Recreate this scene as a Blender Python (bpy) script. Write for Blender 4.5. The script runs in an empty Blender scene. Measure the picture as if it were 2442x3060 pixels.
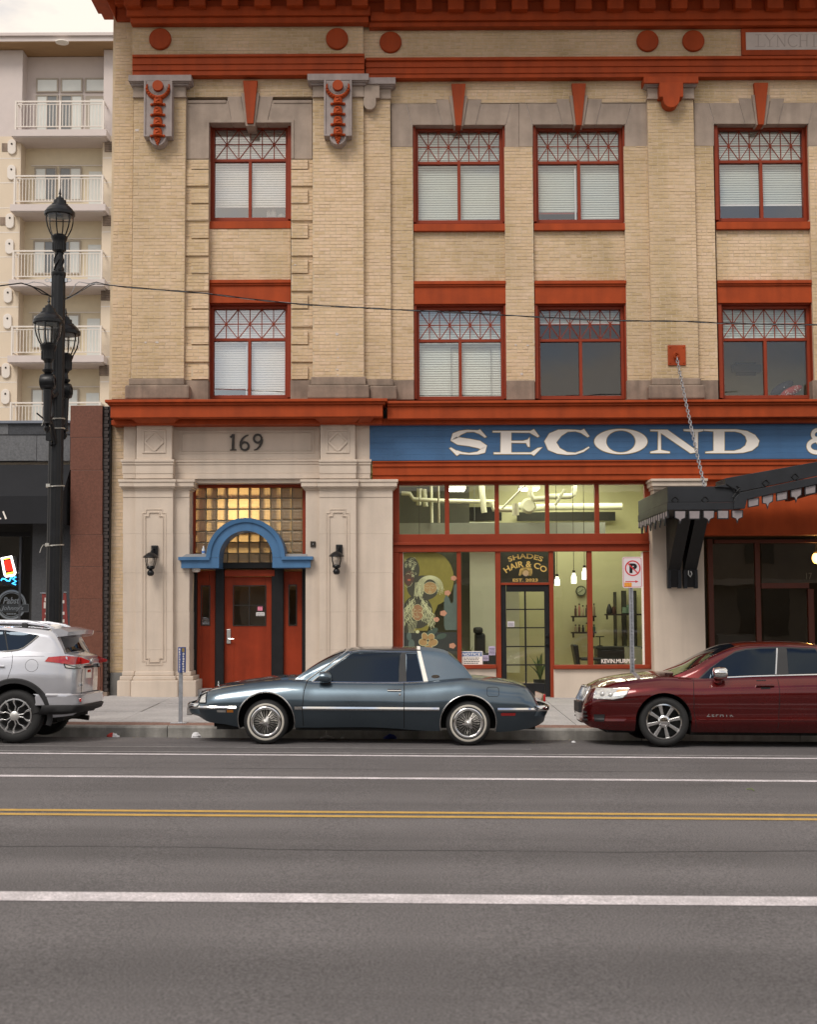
import bpy, bmesh, math, random
from mathutils import Vector, Matrix
random.seed(7)
PI = math.pi
SC = bpy.context.scene
COL = SC.collection

# ------------------------------------------------------------------ camera
F, CX, CY, CAMH = 4139.0, 1221.0, 1530.0, 1.76          # focal length / centre in photo pixels, eye height
PITCH, ROLL = math.radians(4.23), -0.0045
MROT = Matrix.Rotation(PI/2+PITCH, 3, 'X') @ Matrix.Rotation(ROLL, 3, 'Z')
cam = bpy.data.cameras.new('camera'); camo = bpy.data.objects.new('camera', cam); COL.objects.link(camo)
camo.matrix_world = Matrix.Translation((0, 0, CAMH)) @ MROT.to_4x4()
cam.lens = 36*F/3060; cam.sensor_width = 36; cam.sensor_height = 36; cam.sensor_fit = 'AUTO'
cam.clip_start = 0.1; cam.clip_end = 3000
cam.dof.use_dof = True; cam.dof.focus_distance = 24.0; cam.dof.aperture_fstop = 3.2
SC.camera = camo
SC.view_settings.view_transform = 'Standard'
SC.view_settings.look = 'None'
SC.view_settings.exposure = 0.45
SC.view_settings.gamma = 1
SC.view_settings.use_curve_mapping = False

# ------------------------------------------------------------------ sky and sun
SUN_EL, SUN_AZ = math.radians(48), math.radians(205)     # azimuth clockwise from +Y: behind the camera, to the left
W = bpy.data.worlds.new("World"); SC.world = W; W.use_nodes = True
nt = W.node_tree; nt.nodes.clear()
def wn(t, **k):
    n = nt.nodes.new(t)
    for a, b in k.items(): setattr(n, a, b)
    return n
sky = wn('ShaderNodeTexSky', sky_type='NISHITA', sun_disc=False, sun_elevation=SUN_EL, sun_rotation=SUN_AZ)
bg1 = wn('ShaderNodeBackground'); bg1.inputs[1].default_value = 0.10
bg2 = wn('ShaderNodeBackground'); bg2.inputs[0].default_value = (1.0, 0.905, 0.80, 1); bg2.inputs[1].default_value = 0.80
tc = wn('ShaderNodeTexCoord'); mp = wn('ShaderNodeMapping'); mp.inputs['Scale'].default_value = (1, 1, 2.4); mp.inputs['Location'].default_value = (12.97, 14.03, 19.14)
no = wn('ShaderNodeTexNoise'); no.inputs['Scale'].default_value = 2.3; no.inputs['Detail'].default_value = 7; no.inputs['Roughness'].default_value = 0.55
cr = wn('ShaderNodeValToRGB'); cr.color_ramp.elements[0].position = 0.385; cr.color_ramp.elements[1].position = 0.53
mx = wn('ShaderNodeMixShader'); out = wn('ShaderNodeOutputWorld')
L = nt.links.new
L(sky.outputs[0], bg1.inputs[0]); L(tc.outputs['Generated'], mp.inputs[0]); L(mp.outputs[0], no.inputs['Vector'])
L(no.outputs[0], cr.inputs[0]); L(cr.outputs[0], mx.inputs[0]); L(bg1.outputs[0], mx.inputs[1]); L(bg2.outputs[0], mx.inputs[2]); L(mx.outputs[0], out.inputs[0])
sl = bpy.data.lights.new('sun', 'SUN'); sl.energy = 1.5; sl.angle = math.radians(24); sl.color = (1.0, 0.93, 0.84)
so = bpy.data.objects.new('sun', sl); COL.objects.link(so)
sd = Vector((math.sin(SUN_AZ)*math.cos(SUN_EL), math.cos(SUN_AZ)*math.cos(SUN_EL), math.sin(SUN_EL)))
so.rotation_euler = sd.to_track_quat('Z', 'Y').to_euler(); so.location = sd*60

# ------------------------------------------------------------------ picture pixel -> point on a plane of constant depth
def U(u, v, Y):
    d = MROT @ Vector(((u-CX)/F, -(v-CY)/F, -1.0)); t = Y/d.y
    return d.x*t, CAMH+d.z*t
def FR(x0, y0, x1, y1, Y):
    xm, ym = (x0+x1)/2, (y0+y1)/2
    return U(x0, ym, Y)[0], U(x1, ym, Y)[0], U(xm, y1, Y)[1], U(xm, y0, Y)[1]
def crop(ox, oy, s):
    return (lambda x: ox+x/s), (lambda y: oy+y/s)
S1 = 2.7645
xa, ya = crop(0, 0, S1); xb, yb = crop(600, 700, S1); xc = crop(1200, 0, S1)[0]; xd = crop(1822, 0, S1)[0]

def pchip(pts):
    xs = [p[0] for p in pts]; ys = [p[1] for p in pts]; n = len(xs)
    h = [xs[i+1]-xs[i] for i in range(n-1)]; d = [(ys[i+1]-ys[i])/h[i] for i in range(n-1)]
    m = [d[0]]+[0 if d[i-1]*d[i] <= 0 else 2*d[i-1]*d[i]/(d[i-1]+d[i]) for i in range(1, n-1)]+[d[-1]]
    def f(x):
        if x <= xs[0]: return ys[0]
        if x >= xs[-1]: return ys[-1]
        i = 0
        while x > xs[i+1]: i += 1
        t = (x-xs[i])/h[i]; t2 = t*t; t3 = t2*t
        return (2*t3-3*t2+1)*ys[i]+(t3-2*t2+t)*h[i]*m[i]+(-2*t3+3*t2)*ys[i+1]+(t3-t2)*h[i]*m[i+1]
    return f

# ------------------------------------------------------------------ mesh builder
class MB:
    def __init__(s): s.v = []; s.f = []; s.tone = None
    def add(s, vs, fs):
        b = len(s.v); s.v += [tuple(p) for p in vs]; s.f += [tuple(b+i for i in f) for f in fs]; return s
    def box(s, x0, x1, y0, y1, z0, z1):
        if x0 > x1: x0, x1 = x1, x0
        if y0 > y1: y0, y1 = y1, y0
        if z0 > z1: z0, z1 = z1, z0
        return s.add([(x0,y0,z0),(x1,y0,z0),(x1,y1,z0),(x0,y1,z0),(x0,y0,z1),(x1,y0,z1),(x1,y1,z1),(x0,y1,z1)],
              [(0,1,5,4),(1,2,6,5),(2,3,7,6),(3,0,4,7),(4,5,6,7),(3,2,1,0)])
    def fbox(s, x0, y0, x1, y1, Yf, Yb):                 # a box whose front face covers a photo rectangle at depth Yf
        X0, X1, Z0, Z1 = FR(x0, y0, x1, y1, Yf); return s.box(X0, X1, Yf, Yb, Z0, Z1)
    def prism(s, poly, y0, y1):                          # poly in (x, z), extruded along y
        a = sum(poly[i][0]*poly[(i+1) % len(poly)][1]-poly[(i+1) % len(poly)][0]*poly[i][1] for i in range(len(poly)))
        if a < 0: poly = poly[::-1]
        n = len(poly)
        vs = [(x, y0, z) for x, z in poly]+[(x, y1, z) for x, z in poly]
        fs = [tuple(range(n)), tuple(range(2*n-1, n-1, -1))]+[(i, n+i, n+(i+1) % n, (i+1) % n) for i in range(n)]
        return s.add(vs, fs)
    def fprism(s, poly, Yf, Yb):
        return s.prism([U(x, y, Yf) for x, y in poly], Yf, Yb)
    def ringp(s, outer, inner, y0, y1):
        n = len(outer)
        vs = [(x, y0, z) for x, z in outer]+[(x, y0, z) for x, z in inner]+[(x, y1, z) for x, z in outer]+[(x, y1, z) for x, z in inner]
        fs = []
        for i in range(n):
            j = (i+1) % n
            fs += [(i, j, n+j, n+i), (2*n+i, i, j, 2*n+j)[::-1], (n+i, n+j, 3*n+j, 3*n+i)[::-1], (2*n+i, 3*n+i, 3*n+j, 2*n+j)[::-1]]
        return s.add(vs, fs)
    def stroke(s, pts, y0, y1):                          # variable-width stroke, pts = (x, z, width)
        lt, rt = [], []
        for i, (x, z, w) in enumerate(pts):
            a = pts[max(i-1, 0)]; b = pts[min(i+1, len(pts)-1)]
            dx, dz = b[0]-a[0], b[1]-a[1]; l = math.hypot(dx, dz) or 1
            lt.append((x-dz/l*w/2, z+dx/l*w/2)); rt.append((x+dz/l*w/2, z-dx/l*w/2))
        n = len(pts)
        vs = [(x, y0, z) for x, z in lt]+[(x, y0, z) for x, z in rt]+[(x, y1, z) for x, z in lt]+[(x, y1, z) for x, z in rt]
        fs = [(0, n, 3*n, 2*n), (n-1, 3*n-1, 4*n-1, 2*n-1)]
        for i in range(n-1):
            fs += [(i, i+1, n+i+1, n+i)[::-1], (i, 2*n+i, 2*n+i+1, i+1)[::-1], (n+i, n+i+1, 3*n+i+1, 3*n+i)[::-1]]
        return s.add(vs, fs)
    def tube(s, pts, r, n=6, closed=False):
        P = [Vector(p) for p in pts]; m = len(P); rings = []
        rr = r if isinstance(r, (list, tuple)) else [r]*m
        up = None; b = len(s.v)
        for i, p in enumerate(P):
            if closed: t = P[(i+1) % m]-P[i-1]
            else: t = P[min(i+1, m-1)]-P[max(i-1, 0)]
            t = t.normalized() if t.length > 1e-9 else Vector((0, 0, 1))
            if up is None: up = Vector((0, 0, 1)) if abs(t.z) < .9 else Vector((0, 1, 0))
            u = (up-t*up.dot(t))
            u = u.normalized() if u.length > 1e-6 else t.orthogonal().normalized()
            w = t.cross(u); up = u
            for k in range(n):
                a = 2*PI*k/n; s.v.append(tuple(p+(u*math.cos(a)+w*math.sin(a))*rr[i]))
        for i in range(m if closed else m-1):
            for k in range(n):
                i2 = (i+1) % m
                s.f.append((b+i*n+k, b+i*n+(k+1) % n, b+i2*n+(k+1) % n, b+i2*n+k))
        if not closed:
            s.f.append(tuple(b+k for k in range(n))[::-1]); s.f.append(tuple(b+(m-1)*n+k for k in range(n)))
        return s
    def lathe(s, prof, c=(0, 0, 0), n=16, axis='z', caps=True):     # prof = (radius, height along axis)
        b = len(s.v)
        for r, h in prof:
            for k in range(n):
                a = 2*PI*k/n; x, y = r*math.cos(a), r*math.sin(a)
                p = (x, y, h) if axis == 'z' else ((x, h, y) if axis == 'y' else (h, x, y))
                s.v.append((c[0]+p[0], c[1]+p[1], c[2]+p[2]))
        for i in range(len(prof)-1):
            for k in range(n): s.f.append((b+i*n+k, b+i*n+(k+1) % n, b+(i+1)*n+(k+1) % n, b+(i+1)*n+k))
        if caps: s.f.append(tuple(b+k for k in range(n))[::-1]); s.f.append(tuple(b+(len(prof)-1)*n+k for k in range(n)))
        return s
    def ball(s, c, r, n=10, sz=1.0):
        m = max(4, n//2)
        return s.lathe([(max(1e-4, r*math.sin(PI*i/m)), -r*sz*math.cos(PI*i/m)) for i in range(m+1)], c, n)
    def xform(s, M):
        s.v = [tuple(M @ Vector(p)) for p in s.v]; return s
    def mesh(s, name, mat, smooth=None):
        me = bpy.data.meshes.new(name); me.from_pydata(s.v, [], s.f)
        if mat: me.materials.append(mat)
        if s.tone:
            at = me.attributes.new('tone', 'FLOAT', 'FACE'); at.data.foreach_set('value', s.tone)
        if smooth is not None:
            me.polygons.foreach_set('use_smooth', [True]*len(me.polygons)); me.set_sharp_from_angle(angle=math.radians(smooth))
        me.update(); return me
    def build(s, name, mat, parent=None, smooth=None, bev=0, **props):
        return link(name, s.mesh(name, mat, smooth), parent, bev, **props)

def link(name, me, parent=None, bev=0, loc=None, **props):
    o = bpy.data.objects.new(name, me); COL.objects.link(o)
    if parent is not None:
        o.parent = parent
        if parent.get('_world'): o.location = -parent.location
    if loc is not None: o.location = Vector(loc)-(parent.location if parent is not None and parent.get('_world') else Vector())
    for k, v in props.items(): o[k] = v
    if bev:
        m = o.modifiers.new('bevel', 'BEVEL'); m.width = bev; m.segments = 2; m.limit_method = 'ANGLE'; m.angle_limit = math.radians(40)
    return o
# a thing is an Empty at its base; its parts' meshes are written in world coordinates unless local=True
def thing(name, loc, label, cat, group=None, local=False):
    o = bpy.data.objects.new(name, None); COL.objects.link(o); o.location = loc
    o['label'] = label; o['category'] = cat
    if group: o['group'] = group
    if not local: o['_world'] = 1
    return o
def sub(parent): return parent    # parts sit at -parent.location already; children of parts need no offset

def structure(name, loc=(0, 0, 0)):
    o = bpy.data.objects.new(name, None); COL.objects.link(o); o.location = loc; o['kind'] = 'structure'; o['_world'] = 1; return o

# ------------------------------------------------------------------ materials
def pm(name, col, rough=.6, metal=0, var=.08, vs=3.0, bump=0, bs=60, coat=0, spec=.5, streak=0, emis=None, estr=0, fine=0, band=0, fs=170, detail=4, stretch=None):
    m = bpy.data.materials.new(name); m.use_nodes = True; t = m.node_tree; N = t.nodes; b = N['Principled BSDF']
    b.inputs['Roughness'].default_value = rough; b.inputs['Metallic'].default_value = metal
    b.inputs['Specular IOR Level'].default_value = spec
    b.inputs['Coat Weight'].default_value = coat; b.inputs['Coat Roughness'].default_value = .04
    c = (*col, 1)
    b.inputs['Base Color'].default_value = c
    if emis: b.inputs['Emission Color'].default_value = (*emis, 1); b.inputs['Emission Strength'].default_value = estr
    tcn = N.new('ShaderNodeTexCoord'); vec = tcn.outputs['Object']
    if stretch:
        mpn = N.new('ShaderNodeMapping'); mpn.inputs['Scale'].default_value = stretch; t.links.new(vec, mpn.inputs[0]); vec = mpn.outputs[0]
    if var:
        n = N.new('ShaderNodeTexNoise'); n.inputs['Scale'].default_value = vs; n.inputs['Detail'].default_value = detail; n.inputs['Roughness'].default_value = .6
        r = N.new('ShaderNodeValToRGB'); r.color_ramp.elements[0].position = .3; r.color_ramp.elements[1].position = .7
        r.color_ramp.elements[0].color = (*[x*(1-var) for x in col], 1); r.color_ramp.elements[1].color = (*[min(1, x*(1+var)) for x in col], 1)
        t.links.new(vec, n.inputs['Vector']); t.links.new(n.outputs[0], r.inputs[0]); last = r.outputs[0]
        def mult(last, scale, lo, hi, p0, p1):
            n2 = N.new('ShaderNodeTexNoise'); n2.inputs['Scale'].default_value = 1; n2.inputs['Detail'].default_value = 5
            m2 = N.new('ShaderNodeMapping'); m2.inputs['Scale'].default_value = scale
            t.links.new(tcn.outputs['Object'], m2.inputs[0]); t.links.new(m2.outputs[0], n2.inputs['Vector'])
            r2 = N.new('ShaderNodeValToRGB'); r2.color_ramp.elements[0].position = p0; r2.color_ramp.elements[1].position = p1
            r2.color_ramp.elements[0].color = (lo, lo, lo, 1); r2.color_ramp.elements[1].color = (hi, hi, hi, 1)
            mm = N.new('ShaderNodeMix'); mm.data_type = 'RGBA'; mm.blend_type = 'MULTIPLY'; mm.inputs['Factor'].default_value = 1
            t.links.new(n2.outputs[0], r2.inputs[0]); t.links.new(last, mm.inputs['A']); t.links.new(r2.outputs[0], mm.inputs['B'])
            return mm.outputs['Result']
        if streak: last = mult(last, (5, 5, .5), 1-streak, 1.0, .35, .6)
        if band: last = mult(last, (.03, .8, .8), 1-band, 1+band*.6, .38, .62)
        if fine: last = mult(last, (fs, fs, fs), 1-fine, 1+fine, .3, .7)
        t.links.new(last, b.inputs['Base Color'])
        if rough > .15:
            mr = N.new('ShaderNodeMapRange'); mr.inputs['To Min'].default_value = max(.05, rough-.1); mr.inputs['To Max'].default_value = min(1, rough+.1)
            t.links.new(n.outputs[0], mr.inputs['Value']); t.links.new(mr.outputs[0], b.inputs['Roughness'])
    if bump:
        n = N.new('ShaderNodeTexNoise'); n.inputs['Scale'].default_value = bs; n.inputs['Detail'].default_value = 5
        bu = N.new('ShaderNodeBump'); bu.inputs['Strength'].default_value = bump; bu.inputs['Distance'].default_value = .01
        t.links.new(vec, n.inputs['Vector']); t.links.new(n.outputs[0], bu.inputs['Height']); t.links.new(bu.outputs[0], b.inputs['Normal'])
    return m
def glass(name, tint=(1, 1, 1), refl=.08, rough=.0, add=.0):
    m = bpy.data.materials.new(name); m.use_nodes = True; t = m.node_tree; N = t.nodes; N.clear()
    o = N.new('ShaderNodeOutputMaterial'); tr = N.new('ShaderNodeBsdfTransparent'); gl = N.new('ShaderNodeBsdfGlossy'); mxx = N.new('ShaderNodeMixShader')
    tr.inputs[0].default_value = (*tint, 1); gl.inputs['Roughness'].default_value = rough
    fr = N.new('ShaderNodeFresnel'); fr.inputs[0].default_value = 1.5
    ma = N.new('ShaderNodeMath'); ma.operation = 'ADD'; ma.inputs[1].default_value = refl; ma.use_clamp = True
    tcn = N.new('ShaderNodeTexCoord'); n = N.new('ShaderNodeTexNoise'); n.inputs['Scale'].default_value = 1.3
    bu = N.new('ShaderNodeBump'); bu.inputs['Strength'].default_value = .06; bu.inputs['Distance'].default_value = .02
    t.links.new(tcn.outputs['Object'], n.inputs['Vector']); t.links.new(n.outputs[0], bu.inputs['Height']); t.links.new(bu.outputs[0], gl.inputs['Normal'])
    ge = N.new('ShaderNodeNewGeometry'); sb = N.new('ShaderNodeMath'); sb.operation = 'SUBTRACT'; sb.inputs[0].default_value = 1; mu_ = N.new('ShaderNodeMath'); mu_.operation = 'MULTIPLY'
    t.links.new(ge.outputs['Backfacing'], sb.inputs[1]); t.links.new(ma.outputs[0], mu_.inputs[0]); t.links.new(sb.outputs[0], mu_.inputs[1])   # the sheet mirrors only on entry
    t.links.new(fr.outputs[0], ma.inputs[0]); t.links.new(mu_.outputs[0], mxx.inputs[0]); t.links.new(tr.outputs[0], mxx.inputs[1]); t.links.new(gl.outputs[0], mxx.inputs[2]); t.links.new(mxx.outputs[0], o.inputs[0])
    return m
def brickmat(name, cols, grime=.25, rough=.85):
    m = bpy.data.materials.new(name); m.use_nodes = True; t = m.node_tree; N = t.nodes; b = N['Principled BSDF']; b.inputs['Roughness'].default_value = rough
    b.inputs['Specular IOR Level'].default_value = .25
    at = N.new('ShaderNodeAttribute'); at.attribute_name = 'tone'; r = N.new('ShaderNodeValToRGB'); e = r.color_ramp.elements
    while len(e) < len(cols): e.new(.5)
    for i, c in enumerate(cols): e[i].position = i/(len(cols)-1); e[i].color = (*c, 1)
    t.links.new(at.outputs['Fac'], r.inputs[0])
    geo = N.new('ShaderNodeNewGeometry')
    last = r.outputs[0]
    for sc, lo, hi, p0, p1, det in (((.55, .55, .4), 1-grime, 1.1, .38, .62, 5), ((14, 14, 14), .92, 1.06, .3, .7, 6), ((1.6, 1.6, .18), 1-grime*.7, 1.0, .36, .5, 4)):
        mpn = N.new('ShaderNodeMapping'); mpn.inputs['Scale'].default_value = sc; n = N.new('ShaderNodeTexNoise'); n.inputs['Scale'].default_value = 1; n.inputs['Detail'].default_value = det
        r2 = N.new('ShaderNodeValToRGB'); r2.color_ramp.elements[0].position = p0; r2.color_ramp.elements[1].position = p1
        r2.color_ramp.elements[0].color = (lo, lo*.985, lo*.93, 1); r2.color_ramp.elements[1].color = (hi, hi*.985, hi*1.0, 1)
        mm = N.new('ShaderNodeMix'); mm.data_type = 'RGBA'; mm.blend_type = 'MULTIPLY'; mm.inputs['Factor'].default_value = 1
        t.links.new(geo.outputs['Position'], mpn.inputs[0]); t.links.new(mpn.outputs[0], n.inputs['Vector']); t.links.new(n.outputs[0], r2.inputs[0])
        t.links.new(last, mm.inputs['A']); t.links.new(r2.outputs[0], mm.inputs['B']); last = mm.outputs['Result']
    t.links.new(last, b.inputs['Base Color'])
    n = N.new('ShaderNodeTexNoise'); n.inputs['Scale'].default_value = 45; n.inputs['Detail'].default_value = 5
    bu = N.new('ShaderNodeBump'); bu.inputs['Strength'].default_value = .5; bu.inputs['Distance'].default_value = .008
    t.links.new(geo.outputs['Position'], n.inputs['Vector']); t.links.new(n.outputs[0], bu.inputs['Height']); t.links.new(bu.outputs[0], b.inputs['Normal'])
    return m

M = {}
M['brick'] = brickmat('buff_brick', [(.545, .415, .255), (.585, .453, .285), (.61, .475, .312), (.628, .492, .345), (.66, .522, .352)], .16)
M['mortar'] = pm('mortar', (.55, .44, .31), .95, var=.12, vs=4, bump=.3)
M['red'] = pm('red_paint', (.35, .054, .0105), .6, var=.12, vs=2.6, streak=.17, bump=.05, bs=120, spec=.22)
M['redtrim'] = pm('red_window_paint', (.245, .036, .012), .5, var=.1, vs=3, spec=.25)
M['stone'] = pm('sandstone', (.375, .30, .245), .9, var=.16, vs=2.5, streak=.15, bump=.25, bs=50, fine=.06)
M['brownstone'] = pm('brown_stone', (.265, .20, .155), .9, var=.28, vs=2.5, streak=.3, bump=.3, bs=40, fine=.08)
M['mauve'] = pm('grey_paint_stone', (.34, .29, .275), .85, var=.14, vs=5, streak=.15, bump=.2)
M['cream'] = pm('cream_paint', (.60, .505, .415), .7, var=.06, vs=1.6, streak=.10, bump=.15, bs=35, fine=.03)
M['plaque'] = pm('pale_stone', (.55, .49, .45), .8, var=.06, vs=4, bump=.1)
M['blue'] = pm('blue_paint', (.055, .155, .31), .5, var=.1, vs=2, streak=.12)
M['signblue'] = pm('blue_sign_paint', (.042, .125, .265), .55, var=.14, vs=1.4, streak=.1, stretch=(.5, 1, 3))
M['white'] = pm('white_paint', (.86, .81, .74), .6, var=.04)
M['gold'] = pm('gold_line', (.30, .22, .08), .5, var=.1)
M['black'] = pm('black_paint', (.009, .009, .010), .5, spec=.3, var=.25, vs=6, bump=.15, bs=40)
M['ironblack'] = pm('black_iron', (.006, .0065, .008), .36, var=.3, vs=5, bump=.15, bs=40, spec=.35)
M['charcoal'] = pm('charcoal_paint', (.017, .019, .023), .5, spec=.35, var=.2, vs=3, bump=.12, bs=30)
M['bronze'] = pm('dark_bronze', (.035, .028, .022), .4, .3)
M['glass'] = glass('window_glass', (.985, .99, .99), .15)
M['brightglass'] = glass('boosted_window_glass', (.985, .99, .99), .30)  # extra mirroring put in to whiten the pavilion panes with reflected sky
M['dullglass'] = glass('dark_room_glass', (.97, .98, .98), .06)
M['shopglass'] = glass('shop_glass', (.94, .96, .94), .035)
M['darkglass'] = pm('dark_glass', (.006, .006, .007), .04, var=0, spec=.6)
M['blind'] = pm('white_blind', (.88, .86, .80), .6, var=.02); M['blindgreen'] = pm('pale_green_blind', (.66, .71, .64), .6, var=.02)
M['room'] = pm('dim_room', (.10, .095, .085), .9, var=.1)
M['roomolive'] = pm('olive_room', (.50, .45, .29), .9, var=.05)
M['steel'] = pm('galvanised_steel', (.45, .47, .50), .42, .8, var=.15, vs=14)
M['chrome'] = pm('chrome', (.75, .75, .74), .08, 1, var=0)
M['silverplate'] = pm('satin_metal', (.62, .61, .58), .35, .8, var=.05)
# ================================================================== ground
ROADP = pchip([(-30, -.25), (-4, 0), (0, 0), (19.7, 0), (20.15, -.035), (20.5, -.10), (20.72, -.125)])
GR = -.011
def road_z(X, Y): return GR*X+ROADP(Y)
def walk_z(X, Y): return .085+GR*X+.0186*(Y-20.9)
KERB0, KERB1 = 20.72, 20.9
M['asphalt'] = pm('asphalt', (.138, .129, .130), .85, var=.09, vs=.9, bump=1.0, bs=110, fine=.5, band=.2, spec=.3, detail=6, fs=70)
M['gutter'] = pm('gutter_concrete', (.20, .19, .175), .9, var=.25, vs=2.5, bump=.3, bs=60, fine=.15)
M['walk'] = pm('pavement_concrete', (.40, .385, .38), .9, var=.16, vs=1.3, bump=.25, bs=70, fine=.16, fs=30, detail=7)
M['kerb'] = pm('kerb_concrete', (.30, .29, .27), .9, var=.35, vs=2.2, bump=.5, bs=40, streak=.35, fine=.15)
M['paver'] = pm('red_paver', (.235, .135, .105), .9, var=.2, vs=9, bump=.3)
M['lwhite'] = pm('worn_white_line', (.56, .52, .535), .85, var=.2, vs=3.5, fine=.4, fs=60, bump=.4, bs=110)
M['lyellow'] = pm('worn_yellow_line', (.50, .31, .075), .8, var=.15, vs=7, fine=.3, bump=.4, bs=110)
def sheet(mb, xs, ys, zf, dz=0):
    vs = [(x, y, zf(x, y)+dz) for y in ys for x in xs]; n = len(xs)
    return mb.add(vs, [(j*n+i, j*n+i+1, (j+1)*n+i+1, (j+1)*n+i) for j in range(len(ys)-1) for i in range(n-1)])
def fr(a, b, n): return [a+(b-a)*i/n for i in range(n+1)]
g = MB(); sheet(g, [-900, 900], [-900, -31, 120, 900], lambda x, y: -2.2)
g.build('ground', M['gutter'], kind='structure')
XS = fr(-30, 30, 12)
g = MB(); sheet(g, XS, fr(-30, 19.7, 10)+[19.9, 20.05, 20.15, 20.25], road_z); g.build('road', M['asphalt'], smooth=60, kind='structure')
g = MB(); sheet(g, XS, [20.25, 20.35, 20.5, 20.62, 20.74], road_z); g.build('gutter', M['gutter'], smooth=60, kind='structure')
mk = structure('road_markings')
def line(y0, y1, mat, x0=-30, x1=30, nm='painted_line', dz=.004):
    q = MB(); sheet(q, fr(x0, x1, 12), [y0, y1], road_z, dz); return q.build(nm, mat, mk)
line(8.60, 8.875, M['lwhite']); line(12.17, 12.29, M['lyellow']); line(12.42, 12.54, M['lyellow'])
line(14.97, 15.13, M['lwhite']); line(17.36, 17.50, M['lwhite']); line(17.68, 17.745, pm('faint_line', (.30, .29, .285), .85, var=.3, vs=6, fine=.3))
line(18.36, 18.42, pm('fainter_line', (.25, .24, .235), .85, var=.3, vs=6, fine=.3), -30, 1.6)
tar = pm('tar_seam', (.075, .073, .073), .8, var=.2, vs=3)
q = MB()
for (y0, amp, wd, x0, x1) in ((10.55, .05, .022, -30, 30), (15.9, .04, .02, -30, 30)):
    pts = []
    for i in range(121):
        x = x0+(x1-x0)*i/120; y = y0+amp*(math.sin(x*.9+y0)+.5*math.sin(x*2.7+y0*3)+.25*math.sin(x*7.1)); pts.append((x, y))
    b = len(q.v)
    for x, y in pts:
        w_ = wd*(.55+.45*math.sin(x*5.3+y0)**2); q.v += [(x, y-w_/2, road_z(x, y)+.003), (x, y+w_/2, road_z(x, y)+.003)]
    q.f += [(b+2*i, b+2*i+2, b+2*i+3, b+2*i+1) for i in range(120)]
q.build('tar_seam', tar, mk, kind='stuff')
kb = structure('kerb')
x = -13.0
while x < 13:                                            # kerb cast in lengths with open joints
    w = 2.35; q = MB(); xs = fr(x+.006, x+w-.006, 3)
    prof = [(KERB0, -.3), (KERB0+.012, .055), (KERB0+.035, .082), (KERB1-.004, .085), (KERB1-.004, -.3)]
    vs = [(xx, y, z+GR*xx) for xx in xs for y, z in prof]; n = len(prof)
    q.add(vs, [(i*n+k, i*n+k+1, (i+1)*n+k+1, (i+1)*n+k) for i in range(3) for k in range(n-1)]+[tuple(range(n)), tuple(range(4*n-1, 3*n-1, -1))])
    q.build('kerb_stone', M['kerb'], kb, smooth=30); x += w
pv = structure('sidewalk')
q = MB(); sheet(q, XS, [KERB1, 32], walk_z, -.03); q.build('bed', M['mortar'], pv)
q = MB(); q2 = []
for r, y in enumerate(fr(KERB1, KERB1+.42, 4)[:-1]):
    x = -9.5-(r % 2)*.105
    while x < 9.5:
        q.add([(x, y+.003, walk_z(x, y)), (x+.203, y+.003, walk_z(x+.2, y)), (x+.203, y+.1, walk_z(x+.2, y+.1)), (x, y+.1, walk_z(x, y+.1)),
               (x, y+.003, walk_z(x, y)-.03), (x+.203, y+.003, walk_z(x+.2, y)-.03)], [(0, 1, 2, 3), (4, 5, 1, 0)]); x += .21
q.build('paver', M['paver'], pv, kind='stuff')
ys = [KERB1+.425, KERB1+2.15, KERB1+3.9, KERB1+5.65, KERB1+7.4]
x = -13.2
while x < 13:
    for j in range(4):
        q = MB(); a, b, c, d = x+.006, x+1.744, ys[j]+.006, ys[j+1]-.006
        dz = random.uniform(-.004, .004)
        q.add([(a, c, walk_z(a, c)+dz), (b, c, walk_z(b, c)+dz), (b, d, walk_z(b, d)+dz), (a, d, walk_z(a, d)+dz)]+[(p, r, walk_z(p, r)-.1) for p, r in ((a, c), (b, c), (b, d), (a, d))],
              [(0, 1, 2, 3), (4, 5, 1, 0), (5, 6, 2, 1), (6, 7, 3, 2), (7, 4, 0, 3)])
        q.build('slab', M['walk'], pv)
    x += 1.75

# ================================================================== the yellow brick building
BB = thing('brick_building', (0, 26.5, .2), 'three storey buff brick commercial building with red painted trim and a blue sign band', 'building')
YP, YQ, YS, YW, YC, YN = 26.35, 26.47, 26.55, 26.47, 26.57, 26.67    # pilaster face, set-back pilaster, corner strip, pavilion wall, centre piers, centre spandrels
YF, YG = 26.78, 26.86                                                # window frame face, glass
CH = .0655
BR = []                                                              # every brick of the front: (x0, x1, z0, z1, y)
wallmb = MB()
def bricks(x0, y0, x1, y1, Y, depth=.5, holes=(), ret=True):         # a rectangle of wall in photo pixels, minus rectangles
    X0, X1, Z0, Z1 = FR(x0, y0, x1, y1, Y)
    wallmb.box(X0, X1, Y+.005, Y+depth, Z0, Z1)
    bricksX(X0, X1, Z0, Z1, Y)
def bricksX(X0, X1, Z0, Z1, Y):
    k = math.floor(Z0/CH)
    while k*CH < Z1-.012:
        a, b = max(k*CH+.004, Z0), min((k+1)*CH-.004, Z1)
        if b-a > .012:
            L_ = .213; x = math.floor(X0/L_)*L_-(k % 2)*L_/2+random.choice((0, 0, .01, -.012))
            if k % 7 == 0: L_ = .1065
            while x < X1:
                p, r = max(x+.004, X0), min(x+L_-.004, X1)
                if r-p > .03: BR.append((p+random.uniform(-.0015, .0015), r+random.uniform(-.0015, .0015), a+random.uniform(-.001, .001), b+random.uniform(-.001, .001), Y+random.uniform(-.003, .003)))
                x += L_
        k += 1

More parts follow.
